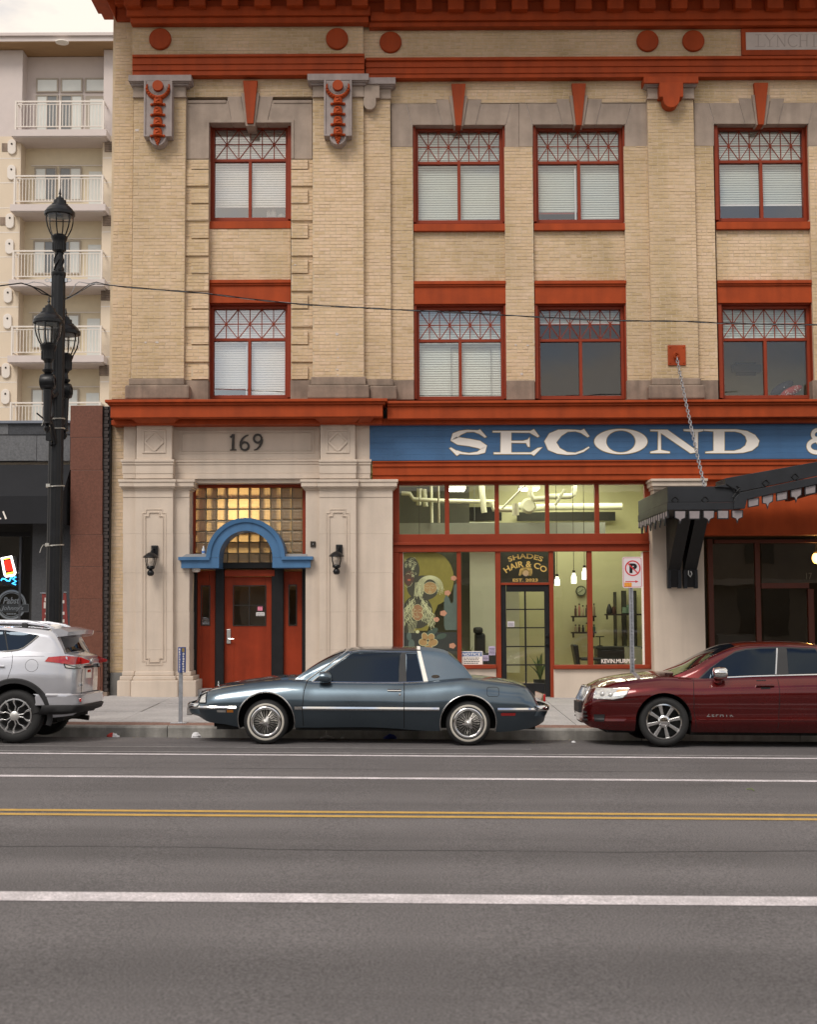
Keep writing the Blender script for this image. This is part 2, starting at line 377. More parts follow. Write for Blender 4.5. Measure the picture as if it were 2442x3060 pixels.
# brick fields (photo pixels)
PT, PB = ya(800), yb(1192)
bricks(xa(935), ya(170), xa(1092), yb(1360), YS)                      # corner strip
bricks(xa(1092), ya(185), xb(1343), ya(448), YP, .3)                  # attic of the pavilion
bricks(xb(1343), ya(212), 2470, ya(475), YQ, .3)                      # attic of the centre
bricks(xa(1092), ya(798), xa(1525), yb(1190), YP)                     # pavilion pilasters
bricks(xb(924), ya(795), xb(1346), yb(1178), YP)
bricks(xb(1346), ya(822), xb(1570), yb(1196), YQ)                     # set-back pilaster
bricks(xa(1525), ya(640), xb(924), ya(800), YW, .35)                  # above the stone lintel
bricks(xb(1570), ya(665), xd(318), ya(850), YC, .3)
bricks(xd(700), ya(655), 2470, ya(850), YC, .3)
bricks(xb(65)+1, ya(1888), xb(744)-1, yb(376), YS+.05, .3)            # spandrels
bricks(xc(101), ya(1908), xc(860), yb(386), YN, .25)
bricks(1596.5, ya(1902), 1871, yb(382), YN, .25)
bricks(xd(888), ya(1892), xd(1668), yb(378), YN, .25)
bricks(xb(1570), ya(1215), xc(98), yb(1205), YC)                      # centre piers
bricks(xc(860), ya(1212), 1596, yb(1220), YC)
bricks(1871, ya(1207), xd(335), yb(1206), YC)
bricks(xd(335), ya(815), xd(718), yb(1190), YQ)
bricks(xd(718), ya(1206), xd(880), yb(1206), YC)
bricks(xd(1672), ya(1206), 2470, yb(1206), YC)
bricks(xa(903), yb(1520), xa(1030), 2010, YS)                         # ground-floor strip by the granite pillar
# quoins beside the pavilion windows: bands of brick standing proud
for kind, y0, y1 in (('n',1318,1395),('w',1402,1533),('n',1563,1677),('w',1690,1819),('n',1850,1965),('w',1978,2110),('n',2143,2255),('w',2267,2401),('n',2437,2547),('w',2559,2697),('n',2732,2843),('w',2855,2988),('n',3025,3132)):
    p = YW-.05 if kind == 'n' else YW-.042
    bricks(xa(1578) if kind == 'n' else xa(1526), ya(y0), xb(62), ya(y1), p, .12)
    bricks(xb(746), ya(y0), xb(884) if kind == 'n' else xb(923), ya(y1), p, .12)
bricks(xa(1525), ya(1318), xb(62), yb(1204), YW, .3); bricks(xb(746), ya(1318), xb(924), yb(1204), YW, .3)
wallmb.build('wall', M['mortar'], BB)
# solid core behind, so nothing shows through between the pieces
core = MB()
for (x0, y0, x1, y1, Y) in ((xa(935), ya(170), xa(1092), 2060, 26.9), (xa(1092), ya(170), xb(62), yb(1360), 27.0), (xb(744), ya(170), xc(98), yb(1360), 27.0),
        (xb(62), ya(170), xb(744), ya(1010), 27.0), (xc(98), ya(170), 2470, ya(1030), 27.0), (xb(62), ya(1890), xb(744), yb(376), 27.0), (xc(98), ya(1900), 2470, yb(376), 27.0),
        (xc(860), ya(1030), 1594, yb(1360), 27.0), (1871, ya(1030), xd(880), yb(1360), 27.0), (xd(1672), ya(1030), 2480, yb(1360), 27.0)):
    core.fbox(x0, y0, x1, y1, Y, 27.3)
X0, X1, Z0, Z1 = FR(xa(935), 0, 2480, yb(1360), 27.0)
core.box(X0-.02, X0+.3, 26.9, 33, -.2, Z1+1.0)                        # west flank, back, roof
core.box(X0, X1+4, 33, 33.3, -.2, Z1+1.0); core.box(X0, X1+4, 26.6, 33.3, Z1+.9, Z1+1.2)
core.box(X0+.31, X1+4, 29.8, 30.0, Z0+.6, Z1+.8)
core.build('backing_wall', M['mortar'], BB)
core = MB()
X0, X1, Z0, Z1 = FR(xa(905), yb(1420), 2480, yb(1500), 27.0)
core.box(X0+.4, X1+4, 26.9, 32.9, Z0-.1, Z1-.05); core.build('floor_slab', M['room'], BB)
# the bricks: the 300 lowest whole ones one by one, the rest joined
BR.sort(key=lambda b: ((b[1]-b[0]) < .19 or (b[3]-b[2]) < .055, -(b[4] < 26.46), b[2]))
def brick_vf(b, mb, tn):
    x0, x1, z0, z1, y = b; e = .003
    mb.add([(x0, y+.02, z0), (x1, y+.02, z0), (x1, y+.02, z1), (x0, y+.02, z1), (x0+e, y, z0+e), (x1-e, y, z0+e), (x1-e, y, z1-e), (x0+e, y, z1-e)],
           [(4, 5, 6, 7), (0, 1, 5, 4), (1, 2, 6, 5), (2, 3, 7, 6), (3, 0, 4, 7)]); mb.tone += [tn]*5
protos = []
for i in range(16):
    mb = MB(); mb.tone = []; brick_vf((-.1025, .1025, -.0288, .0288, 0), mb, i/15); protos.append(mb.mesh('brick', M['brick']))
def tn(): return min(1, max(0, random.gauss(.5, .19)))
for b in BR[:300]:
    link('brick', protos[int(tn()*15)], BB, loc=((b[0]+b[1])/2, b[4], (b[2]+b[3])/2)).scale = ((b[1]-b[0])/.205, 1, (b[3]-b[2])/.0576)
mb = MB(); mb.tone = []
for b in BR[300:]: brick_vf(b, mb, tn())
mb.build('brickwork', M['brick'], BB, kind='stuff')

# ------------------------------------------------------------------ cornice
red = M['red']
q = MB()
Xl, Xr, Zs0, _ = FR(xa(935), 36, 2480, 20, 26.2); ZM = U(1221, 36, 26.28)[1]       # modillion underside level
PX = U(xb(1388), 40, 26.2)[0]; XB_ = U(xa(1078), 40, 26.2)[0]
q.box(XB_, PX, 26.16, 26.4, U(800, ya(188), 26.16)[1], ZM+.2)
q.box(PX, Xr, 26.28, 26.5, U(1800, ya(213), 26.28)[1], ZM+.2)
q.box(XB_-.06, PX+.03, 26.08, 26.16, ZM-.14, ZM+.05); q.box(PX+.03, Xr, 26.2, 26.28, ZM-.2, ZM-.02)
q.build('bed_mould', red, BB, bev=.015)
q = MB(); q.box(Xl-.45, Xr+1, 24.85, 27.4, ZM+.36, ZM+.44); q.box(Xl-.55, Xr+1, 24.65, 27.3, ZM+.44, ZM+.9)
q.box(Xl, Xr+1, 26.3, 27.0, ZM+.2, ZM+.355)
zq = U(339, 60, 26.45)[1]; q.prism([(Xl-.01, zq), (Xl-.01, zq+1.3), (Xl-.6, zq+1.3)], 26.45, 30); q.box(Xl-.01, XB_+.2, 26.5, 27.0, zq, zq+.3)
q.build('cornice', red, BB, bev=.015)
u = xa(1021)+24.5
while u < 2460:
    y_off = 42 if u < xb(1388) else (75-12*(u-1200)/1240*1.0)
    Yf = 25.90 if u < xb(1388) else 26.02
    X, Z = U(u, ya(y_off), Yf); zt = ZM+.36
    mb = MB(); mb.box(X-.155, X+.155, Yf, Yf+.42, Z, zt); mb.build('modillion', red, BB, bev=.012)
    u += 97.3 if u < xb(1388) else 95.6
    if abs(u-xb(1388)) < 26: u = xc(120)
# discs
for (px, py, Y, X_) in ((xa(1319), ya(318), YP, 0), (xb(1125), ya(316), YP, 0), (xb(1568), ya(345), YQ, 0), (xd(318), ya(334), YQ, 0), (xd(697), ya(334), YQ, 0)):
    X, Z = U(px, py, Y-.05); mb = MB()
    mb.lathe([(.16, -.06), (.2, -.055), (.217, -.035), (.217, .06)], (X, Y, Z), 40, 'y'); mb.build('roundel', red, BB, smooth=30)
# name plaque
mb = MB(); mb.fbox(xd(1095), ya(232), 2480, ya(455), YQ-.07, YQ+.02); pq = mb.build('name_plaque', red, BB, bev=.006)
mb = MB(); mb.fbox(xd(1130), ya(266), 2480, ya(410), YQ-.075, YQ); mb.build('stone_tablet', M['plaque'], pq)
# architraves
def bands(nm, x0, x1, ys_, Y, prj, mat, parent=BB, back=.35, bev=.006):
    mb = MB()
    for i in range(len(ys_)-1): mb.fbox(x0, ys_[i], x1, ys_[i+1], Y-prj[i], Y+back)
    return mb.build(nm, mat, parent, bev=bev)
bands('architrave', xa(1090), xb(1352), [ya(v) for v in (445, 466, 527, 576, 620)], YP, (.17, .13, .105, .08), red)
bands('architrave', xb(1362), 2480, [ya(v) for v in (466, 490, 548, 600, 638)], YQ, (.19, .14, .115, .09), red)

# ------------------------------------------------------------------ capitals with garland panels
mv = M['mauve']
def capital(nm, x0, x1, nx0, nx1, y, Y, mat_top):
    q = MB(); a, b, c, d, e = [ya(v) for v in y]
    q.fbox(x0, a, x1, b, Y-.20, Y+.2); cap = q.build(nm, mat_top, BB, bev=.008)
    q = MB(); w = (nx0-x0)
    q.fbox(x0+w*.22, b, x1-w*.22, b+(c-b)*.4, Y-.155, Y+.2); q.fbox(x0+w*.55, b+(c-b)*.4, x1-w*.55, c, Y-.105, Y+.2); q.build('capital_moulding', mv, cap, bev=.01)
    q = MB(); q.fbox(nx0, c, nx1, d, Y-.04, Y+.2); q.fbox(nx0-2, d-2, nx1+2, e, Y-.06, Y+.2); q.build('capital_neck', M['stone'], cap, bev=.006)
    return cap
def garland(px0, px1, y0, y1, lobe, Y, cap):
    q = MB(); X0, X1, Z0, Z1 = FR(px0, ya(y0), px1, ya(y1), Y-.23); xm = (X0+X1)/2; zl = U((px0+px1)/2, ya(lobe), Y-.23)[1]; r = (X1-X0)*.295
    lob = [(xm+r*math.cos(PI+PI*i/14), Z0-(Z0-zl-r)+r*math.sin(PI+PI*i/14)) for i in range(15)]
    pts = [(X0, Z1), (X0, Z0)]+[(lob[0][0], Z0)]+lob+[(lob[-1][0], Z0)]+[(X1, Z0), (X1, Z1)]
    q.prism(pts, Y-.23, Y); q.build('garland_panel', mv, cap, bev=.008)
    q = MB(); i_ = .035                                               # raised rim
    q.box(X0, X0+i_, Y-.255, Y-.23, Z0, Z1); q.box(X1-i_, X1, Y-.255, Y-.23, Z0, Z1)
    q.box(X0+i_, xm-r*.98, Y-.255, Y-.23, Z0, Z0+i_); q.box(xm+r*.98, X1-i_, Y-.255, Y-.23, Z0, Z0+i_)
    q.tube([(x*.88+xm*.12, Y-.236, z*.9+.1*(Z0-(Z0-zl-r))) for x, z in lob], .016, 6); q.build('panel_rim', mv, cap, bev=.005)
    s = (X1-X0)/.54; zd = Z1-.115*s*1.0
    q = MB(); q.lathe([(.10*s, -.06), (.105*s, -.04), (.105*s, .02)], (xm, Y-.25, zd), 24, 'y'); q.build('roundel', red, cap, smooth=30)
    q = MB(); 
    for rr in (.145, .17): q.tube([(xm+rr*s*math.cos(a), Y-.24, zd+rr*s*math.sin(a)) for a in fr(PI*.98, PI*2.02, 20)], .011, 5)
    q.build('scroll', mv, cap)
    q = MB(); q.tube([(xm+.215*s*math.cos(a), Y-.25, zd-.02+.205*s*math.sin(a)) for a in fr(PI*.9, PI*2.1, 24)], [.012+.036*math.sin(PI*i/24)*s for i in range(25)], 8)
    for i in range(12):
        a = PI*(1.05+.9*i/11); q.ball((xm+.215*s*math.cos(a), Y-.29, zd-.02+.205*s*math.sin(a)), .026*s, 8)
    q.build('crescent', red, cap, smooth=50)
    n = 4; z = zd-.285*s
    for k in range(n):
        q = MB(); zb = z-k*.205*s
        q.lathe([(.02, .09*s), (.07*s, .075*s), (.088*s, .02*s), (.09*s, -.05*s), (.12*s, -.075*s), (.10*s, -.095*s), (.02, -.09*s)], (xm, Y-.235, zb), 14)
        for e in (-1, 1): q.ball((xm+e*.118*s, Y-.25, zb-.075*s), .032*s, 8)
        q.tube([(xm-.04*s, Y-.325, zb+.04*s), (xm+.01*s, Y-.33, zb+.045*s), (xm+.035*s, Y-.325, zb+.0*s), (xm-.03*s, Y-.325, zb-.035*s)], .013*s, 5)
        if k == n-1:
            for j in range(6): q.ball((xm+(.028*s if j % 2 else -.028*s)*(1-j/6), Y-.25, zb-.11*s-j*.026*s), (.045-j*.005)*s, 8)
        q.build('bell_flower', red, cap, smooth=50)
cap = capital('capital', xa(1057), xa(1578), xa(1097), xa(1530), (617, 668, 705, 795, 803), YP, mv); garland(xa(1187), xa(1420), 1130, 660, 1205, YP, cap) if False else garland(xa(1187), xa(1420), 668, 1130, 1205, YP, cap)
cap = capital('capital', xb(880), xb(1388), xb(925), xb(1345), (607, 662, 700, 792, 800), YP, mv); garland(xb(1018), xb(1248), 665, 1125, 1198, YP, cap)
q = MB(); Y = YQ                                                       # half capital on the set-back pilaster
q.fbox(xb(1380), ya(638), xb(1610), ya(692), Y-.2, Y+.1); cap = q.build('capital', mv, BB, bev=.008)
q = MB(); q.fbox(xb(1478), ya(692), xb(1597), ya(708), Y-.15, Y+.1); q.fbox(xb(1478), ya(708), xb(1585), ya(725), Y-.1, Y+.1); q.build('capital_moulding', mv, cap, bev=.008)
q = MB(); q.fbox(xb(1478), ya(725), xb(1572), ya(815), Y-.04, Y+.1); q.build('capital_neck', M['stone'], cap, bev=.006)
q = MB(); q.fprism([(xb(1350), ya(690)), (xb(1478), ya(690)), (xb(1478), ya(808)), (xb(1447), ya(808))]+[(xb(1396+52*math.cos(a)), ya(850+55*math.sin(a))) for a in fr(0, PI, 12)], Y-.16, Y); q.build('garland_panel', M['stone'], cap, bev=.008)
cap = capital('capital', xd(285), xd(738), xd(318), xd(700), (630, 685, 715, 808, 815), YQ, red)
q = MB(); q.fprism([(xd(415), ya(680)), (xd(612), ya(680)), (xd(612), ya(800)), (xd(584), ya(800))]+[(xd(514+68*math.cos(a)), ya(822+64*math.sin(a))) for a in fr(0, PI, 14)]+[(xd(444), ya(800)), (xd(415), ya(800))], YQ-.25, YQ); q.build('shield_panel', red, cap, bev=.008)

# ------------------------------------------------------------------ stone window heads
st = M['stone']
def stone(poly, Y, nm='stone', mat=st, back=.3, par=BB): MB().fprism(poly, Y, Y+back).build(nm, mat, par, bev=.006)
def head(cx, lx, rx, wl, wr, yo, Y, scale=1.0):
    # cx, lx.. are photo x; yo maps the crop rows of the first centre window onto this one
    f = lambda v: ya(v+yo); s = lambda v: cx+v/S1*scale
    stone([(lx, f(857)), (s(-435), f(857)), (s(-385), f(1031)), (s(-379), f(1215)) if False else (wl, f(1031)), (wl, f(1213)), (lx, f(1213))], Y)
    stone([(s(-431), f(857)), (s(-180), f(857)), (s(-137), f(1031)), (s(-381), f(1031))], Y-.003)
    stone([(s(-187), f(821)), (s(-80), f(821)), (s(-42), f(1031)), (s(-133), f(1031))], Y-.006)
    stone([(s(80), f(821)), (s(193), f(821)), (s(142), f(1031)), (s(42), f(1031))], Y-.006)
    stone([(s(188), f(857)), (s(435), f(857)), (s(391), f(1031)), (s(146), f(1031))], Y-.003)
    stone([(s(439), f(857)), (rx, f(857)), (rx, f(1213)), (wr, f(1213)), (wr, f(1031)), (s(395), f(1031))], Y)
    for (a, b, c, d, e) in ((s(-186), 824, s(190), 1029, .014), (lx+1, 860, rx-1, 1029, .012)): MB().fbox(a, f(b), c, f(d), Y+e, Y+.25).build('stone_joint', M['plaque'], BB)
    k = MB(); k.fprism([(s(-76), f(790)), (s(76), f(790)), (s(38), f(1040)), (s(-38), f(1040))], Y-.05, Y+.4); ks = k.build('keystone', st, BB, bev=.006)
    k = MB(); k.fprism([(s(-58), f(690)), (s(60), f(690)), (s(24), f(1036)), (s(-22), f(1036))], Y-.1, Y+.2); k.build('keystone_face', red, ks, bev=.006)
h1 = xc(471)
midA = (xc(857)+1593)/2
head(h1, xb(1572), midA-.3, xc(93), xc(857), 0, YC)
h2 = xc(1467)
head(h2, midA+.3, xd(315), 1593, 1869, -3, YC)
h3 = xd(1255)
head(h3, xd(702), 2470, xd(865), xd(1645), -8, YC)
# pavilion head: wider piers, framed
f = ya; s = lambda v: xb(407)+v/S1
MB().fbox(s(-186), f(800), s(186), f(1010), YW+.012, YW+.25).build('stone_joint', M['plaque'], BB)
stone([(xa(1530), f(830)), (s(-184), f(830)), (s(-153), f(1012)), (xb(66), f(1012)), (xb(66), f(1312)), (xa(1530), f(1312))], YW-.004)
stone([(s(-188), f(796)), (s(-78), f(796)), (s(-38), f(1012)), (s(-150), f(1012))], YW-.012)
stone([(s(78), f(796)), (s(190), f(796)), (s(138), f(1012)), (s(38), f(1012))], YW-.012)
stone([(s(184), f(830)), (xb(920), f(830)), (xb(920), f(1312)), (xb(746), f(1312)), (xb(746), f(1012)), (s(142), f(1012))], YW-.004)
q = MB()
for (x0, y0, x1, y1) in ((xa(1532), 826, s(-200), 850), (s(192), 826, xb(918), 850)): q.fbox(x0, f(y0), x1, f(y1), YW-.025, YW)
for (x0, x1) in ((xb(42), xb(66)), (xb(746), xb(768))): q.fbox(x0, f(992), x1, f(1310), YW-.025, YW)
for (x0, x1) in ((xb(42), s(-45)), (s(45), xb(768))): q.fbox(x0, f(988), x1, f(1012), YW-.027, YW)
q.build('head_moulding', st, BB, bev=.006)
k = MB(); k.fprism([(s(-76), f(768)), (s(76), f(768)), (s(38), f(1040)), (s(-38), f(1040))], YW-.06, YW+.4); ks = k.build('keystone', st, BB, bev=.006)
k = MB(); k.fprism([(s(-60), f(664)), (s(60), f(664)), (s(26), f(1018)), (s(-26), f(1018))], YW-.11, YW+.2); k.build('keystone_face', red, ks, bev=.006)
# stone bands at the foot of the upper wall
bs = M['brownstone']
for (x0, x1, y0, y1, Y, e) in ((xa(1060), xa(1518), 1190, 1245, YP-.07, 0), (xa(1028), xa(1560), 1243, 1360, YP-.16, 1), (xb(908), xb(1364), 1176, 1245, YP-.07, 0), (xb(876), xb(1392), 1243, 1356, YP-.16, 1),
        (xb(1366), xb(1592), 1196, 1252, YQ-.07, 0), (xb(1394), xb(1620), 1250, 1366, YQ-.15, 1), (xd(352), xd(760), 1188, 1245, YQ-.07, 0), (xd(326), xd(796), 1243, 1360, YQ-.15, 1)):
    mb = MB(); mb.fbox(x0, yb(y0), x1, yb(y1), Y, Y+.4); mb.build('base_stone', bs, BB, bev=.03 if e else .02)
for (x0, x1, Y) in ((xa(1518), xb(60), YW-.03), (xb(740), xb(908), YW-.03), (xb(1590), xc(103), YC-.02), (xc(870), 1599, YC-.02), (1874.5, xd(352), YC-.02), (xd(760), xd(902), YC-.02), (xd(1682), 2470, YC-.02)):
    mb = MB(); mb.fbox(x0, yb(1206), x1, yb(1366), Y, Y+.4); mb.build('base_stone', bs, BB, bev=.008)

# ------------------------------------------------------------------ upper windows
rt = M['redtrim']
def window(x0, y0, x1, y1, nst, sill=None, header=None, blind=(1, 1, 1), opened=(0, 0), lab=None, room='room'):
    # opening in photo pixels; nst stars in the fretted transom; blind = share drawn in transom, left, right
    w, h = x1-x0, y1-y0
    Xa, Xb, Za, Zb = FR(x0, y0, x1, y1, YF); t = .055
    fr_ = MB()
    fr_.box(Xa-.02, Xa+.05, YF-.13, YF+.2, Za, Zb); fr_.box(Xb-.05, Xb+.02, YF-.13, YF+.2, Za, Zb); fr_.box(Xa+.05, Xb-.05, YF-.1, YF+.2, Zb-.06, Zb+.02)
    a, b = Xa+.05, Xb-.05
    fr_.box(a, a+t, YF, YF+.12, Za, Zb-.06); fr_.box(b-t, b, YF, YF+.12, Za, Zb-.06); fr_.box(a+t, b-t, YF, YF+.12, Zb-.06-t, Zb-.06)
    fr_.box(a+t, b-t, YF-.003, YF+.12, Za, Za+.07)
    o = fr_.build('window', rt, BB, bev=.004)
    if lab: o['label'] = lab
    c, d = a+t, b-t; zt = Zb-.06-t; zb = Za+.07
    ztr = zb+(zt-zb)*.628                                              # transom bar
    MB().box(c, d, YF+.015, YF+.1, ztr, ztr+.052).build('transom_bar', rt, o, bev=.003)
    xm = (c+d)/2
    MB().box(xm-.03, xm+.03, YF+.015, YF+.1, zb, ztr).build('mullion', rt, o, bev=.003)
    q = MB(); z0, z1 = ztr+.052, zt; zm = (z0+z1)/2; y_ = YF+.06; r = .008
    q.box(c, d, y_, y_+.014, zm-r, zm+r)
    cw = (d-c)/nst
    for i in range(nst*2-1): xx = c+cw/2*(i+1); q.box(xx-r, xx+r, y_+.001, y_+.013, z0, z1)
    for i in range(nst):
        xl = c+cw*i; xr = xl+cw
        for (A, B, k) in (((xl, z0), (xr, z1), .002), ((xl, z1), (xr, z0), .003)):
            l = math.hypot(B[0]-A[0], B[1]-A[1]); nx, nz = -(B[1]-A[1])/l*r, (B[0]-A[0])/l*r
            q.prism([(A[0]+nx, A[1]+nz), (A[0]-nx, A[1]-nz), (B[0]-nx, B[1]-nz), (B[0]+nx, B[1]+nz)], y_+k, y_+.012-k)
        xx = (xl+xr)/2
        q.prism([(xx+.026*math.cos(PI/4*j), zm+.026*math.sin(PI/4*j)) for j in range(8)], y_-.004, y_+.016)
    q.build('fretwork', rt, o)
    for (p, r_, z0_, z1_, dy) in ((c, d, ztr+.052, zt, .08), (c, xm-.03, zb, ztr, .075), (xm+.03, d, zb, ztr, .07)):
        MB().box(p, r_, YF+dy, YF+dy+.006, z0_, z1_).build('pane', M[('brightglass' if nst == 3 else 'glass') if blind[1] else 'dullglass'], o)
    for side in (0, 1):
        if opened[side]:
            p = xm-.06 if side == 0 else xm+.03+.05
            q = MB()
            if side == 0: q.box(p-.02, p+.01, YF+.085, YF+.1, zb, ztr-.08)
            else: q.box(p-.03, p-.01, YF+.085, YF+.1, zb, ztr-.03)
            q.build('sash', M['silverplate'], o)
    yb_ = YF+.15
    for (p, r_, z0_, z1_, k) in ((c, d, ztr+.03, zt+.02, 0), (c, xm-.015, zb-.01, ztr+.02, 1), (xm+.015, d, zb-.01, ztr+.02, 2)):
        if blind[k] > 0:
            q = MB(); bot = z1_-(z1_-z0_)*blind[k]; z = z1_-.01
            while z > bot+.03:
                q.add([(p, yb_+.010, z), (r_, yb_+.010, z), (r_, yb_-.012, z-.046), (p, yb_-.012, z-.046)], [(0, 1, 2, 3)]); z -= .047
            q.build('blind', M['blind' if nst == 3 else 'blindgreen'], o, kind='stuff')
            if blind[k] < .99: MB().box(p, r_, yb_-.012, yb_+.012, bot, bot+.03).build('blind_rail', M['blind'] if opened[0] == 0 else rt, o)
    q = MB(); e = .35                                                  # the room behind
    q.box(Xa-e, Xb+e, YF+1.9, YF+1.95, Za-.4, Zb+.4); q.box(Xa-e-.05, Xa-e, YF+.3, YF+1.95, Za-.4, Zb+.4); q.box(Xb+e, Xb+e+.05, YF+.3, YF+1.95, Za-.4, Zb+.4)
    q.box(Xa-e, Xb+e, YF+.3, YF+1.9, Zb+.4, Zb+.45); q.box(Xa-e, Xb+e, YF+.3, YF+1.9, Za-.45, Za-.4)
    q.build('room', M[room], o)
    MB().box(Xa-.01, Xb+.01, YF+.12, YF+.5, Za-.2, Za+.06).build('inner_sill', M['room'], o)
    if sill: 
        q = MB(); q.fbox(sill[0], sill[1], sill[2], sill[3], YF-.2, YF+.1); q.build('sill', red, o, bev=.008)
    if header:
        q = MB(); a1, b1, c1, d1 = header; hh = d1-b1
        q.fbox(a1, b1+hh*.24, c1, d1, YN-.06, YF+.2); q.fbox(a1, b1+hh*.14, c1, b1+hh*.24, YN-.09, YF+.2); q.fbox(a1, b1, c1, b1+hh*.14, YN-.12, YF+.2)
        q.build('window_header', red, o, bev=.006)
    return o, (Xa, Xb, Za, Zb)
w1, b1 = window(xb(68), ya(1012), xb(744), ya(1826), 3, (xb(64), ya(1826), xb(743), ya(1887)), None, (1, .78, .78), lab='top floor window with white blinds stopping short of the sill')
w2, b2 = window(xc(95), ya(1033), xc(857), ya(1848), 4, (xc(102), ya(1848), xc(860), ya(1907)), None, (1, 1, 1), lab='top floor window with pale blinds fully down')
w3, b3 = window(1593.5, ya(1030), 1868.5, ya(1843), 4, (1597, ya(1843), 1871, ya(1900)), None, (1, .86, 1), (1, 0), lab='top floor window with its left sash slid open')
w4, b4 = window(xd(868), ya(1025), xd(1645), ya(1830), 4, (xd(888), ya(1830), xd(1664), ya(1891)), None, (1, .74, .74), lab='top floor window with blinds half raised over a dark room')
w5, b5 = window(xb(62), yb(567), xb(740), yb(1358), 3, None, (xb(62), yb(375), xb(742), yb(566)), (1, .88, 1), (1, 0), lab='lower window with its left sash raised a little')
w6, b6 = window(xc(104), yb(576), xc(868), yb(1368), 4, None, (xc(103), yb(385), xc(864), yb(575)), (1, 1, 1))
w7, b7 = window(1599.5, yb(572), 1873.5, yb(1364), 4, None, (1599, yb(382), 1873, yb(572)), (.45, 0, 0), lab='lower window without blinds and a dark room behind')
w8, b8 = window(xd(902), yb(566), xd(1682), yb(1360), 4, None, (xd(898), yb(378), xd(1675), yb(566)), (1, 0, 0), room='roomolive', lab='lower window without blinds showing an olive wall inside')
for v in (xc(410), xc(740)): MB().fbox(v, yb(942), v+1.2, yb(1356), YF+.09, YF+.105).build('sash_edge', M['charcoal'], w6)
MB().fbox(xc(410), yb(940), xc(740), yb(943), YF+.09, YF+.105).build('sash_edge', M['charcoal'], w6)
def arch_box(nm, b, fx0, fz0, fx1, fz1, y0, y1, mat, par):
    return MB().box(b[0]+(b[1]-b[0])*fx0, b[0]+(b[1]-b[0])*fx1, y0, y1, b[2]+(b[3]-b[2])*fz0, b[2]+(b[3]-b[2])*fz1).build(nm, mat, par)
# ------------------------------------------------------------------ main belt cornice
q = MB()
def belt(x0, x1, y0, yA, yB, yC, Yf, e0, e1, ysoff, Yb):
    X0, X1, Z0, Z1 = FR(x0, y0, x1, yC, Yf)
    h = Z1-Z0; k = Z1-(yA-y0)/(yC-y0)*h; k2 = Z1-(yB-y0)/(yC-y0)*h
    q.box(X0, X1, Yf, 26.6, k, Z1); q.box(X0+e0*.045, X1-e1*.045, Yf+.05, 26.6, k2, k); q.box(X0+e0*.09, X1-e1*.09, Yf+.09, 26.6, Z0, k2)
    return Z0
Z0 = belt(xa(862), xb(1542), yb(1360), yb(1384), yb(1404), yb(1505), 25.78, 1, 1, 0, 0)
belt(xb(1540), 2480, yb(1368), yb(1390), yb(1410), yb(1510), 25.95, 0, 0, 0, 0)
q.build('belt_cornice', red, BB, bev=.01)
q = MB()
X0, X1, _, _ = FR(xa(903), yb(1500), xb(1500), yb(1568), 26.1); zb_ = U(800, yb(1569), 26.15)[1]
q.box(X0+.02, X1, 26.15, 26.6, zb_, Z0-.002)
X2 = U(2480, yb(1560), 26.2)[0]; zc_ = U(1700, yb(1564), 26.25)[1]
q.box(X1, X2, 26.25, 26.6, zc_, Z0+.02)
q.build('bed_mould', red, BB, bev=.01)
for (x0, x1, x2, x3) in ((xa(1080), xa(1468), xa(1125), xa(1422)), (xb(938), xb(1322), xb(985), xb(1278)), (xb(1322), xb(1432), xb(1290), xb(1395))):
    za, zb2 = U(x0, yb(1508), 26.0)[1], U(x0, yb(1566), 26.0)[1]
    A, B, C, D = U(x0, yb(1508), 26)[0], U(x1, yb(1508), 26)[0], U(x2, yb(1566), 26)[0], U(x3, yb(1566), 26)[0]
    MB().add([(A, 25.92, Z0-.003), (B, 25.92, Z0-.003), (D, 26.10, zb_+.02), (C, 26.10, zb_+.02), (A, 26.3, Z0-.003), (B, 26.3, Z0-.003), (D, 26.3, zb_+.02), (C, 26.3, zb_+.02)],
             [(0, 3, 2, 1), (0, 4, 7, 3), (1, 2, 6, 5), (3, 7, 6, 2), (0, 1, 5, 4)]).build('corbel', red, BB)

for (px, py, r, Y) in ((xb(1125), yb(825), 6, YP), (xb(1131), yb(950), 3.2, YP), (xb(1132), yb(1018), 2.8, YP), (xb(1128), yb(1118), 3.5, YP), (xb(1131), yb(1163), 2.8, YP), (xa(1200), yb(893), 4, YP), (xa(1295), yb(892), 5, YP), (xa(1130), ya(1075), 7, YP), (xc(945), yb(915), 4, YC), (xc(1045), yb(918), 4, YC), (xc(995), yb(1155), 5, YC), (xb(778), yb(253), 3.5, YW-.05)):
    X, Z = U(px, py, Y-.005); r_ = r*Y/4139; q = MB(); q.prism([(X+r_*random.uniform(.7, 1.2)*math.cos(a), Z+r_*random.uniform(.5, .9)*math.sin(a)) for a in fr(0, 2*PI, 10)[:-1]], Y-.007, Y+.01); q.build('filler_patch', M['plaque'], BB)
# ================================================================== ground floor: cream entrance
cr_ = M['cream']
YA, YB2, YD = 26.30, 26.42, 26.52                                     # pilaster centre, side strips, entablature panel
xe, ye = crop(0, 1400, 2.5660); xf, yf = crop(340, 1240, 2.5660)
def cbox(lst, nm, mat=cr_, par=BB, bev=.008):
    o = None
    for (x0, y0, x1, y1, Yf, Yb) in lst:
        if nm in ('shaft_capital', 'pilaster_base', 'frieze_moulding', 'shaft_block') and abs(x1-x0) < 9.5 and x0 > 900: continue   # this pier has no left strip here
        p = MB().fbox(x0, y0, x1, y1, Yf, Yb).build(nm, mat, par, bev=bev); o = o or p
    return o
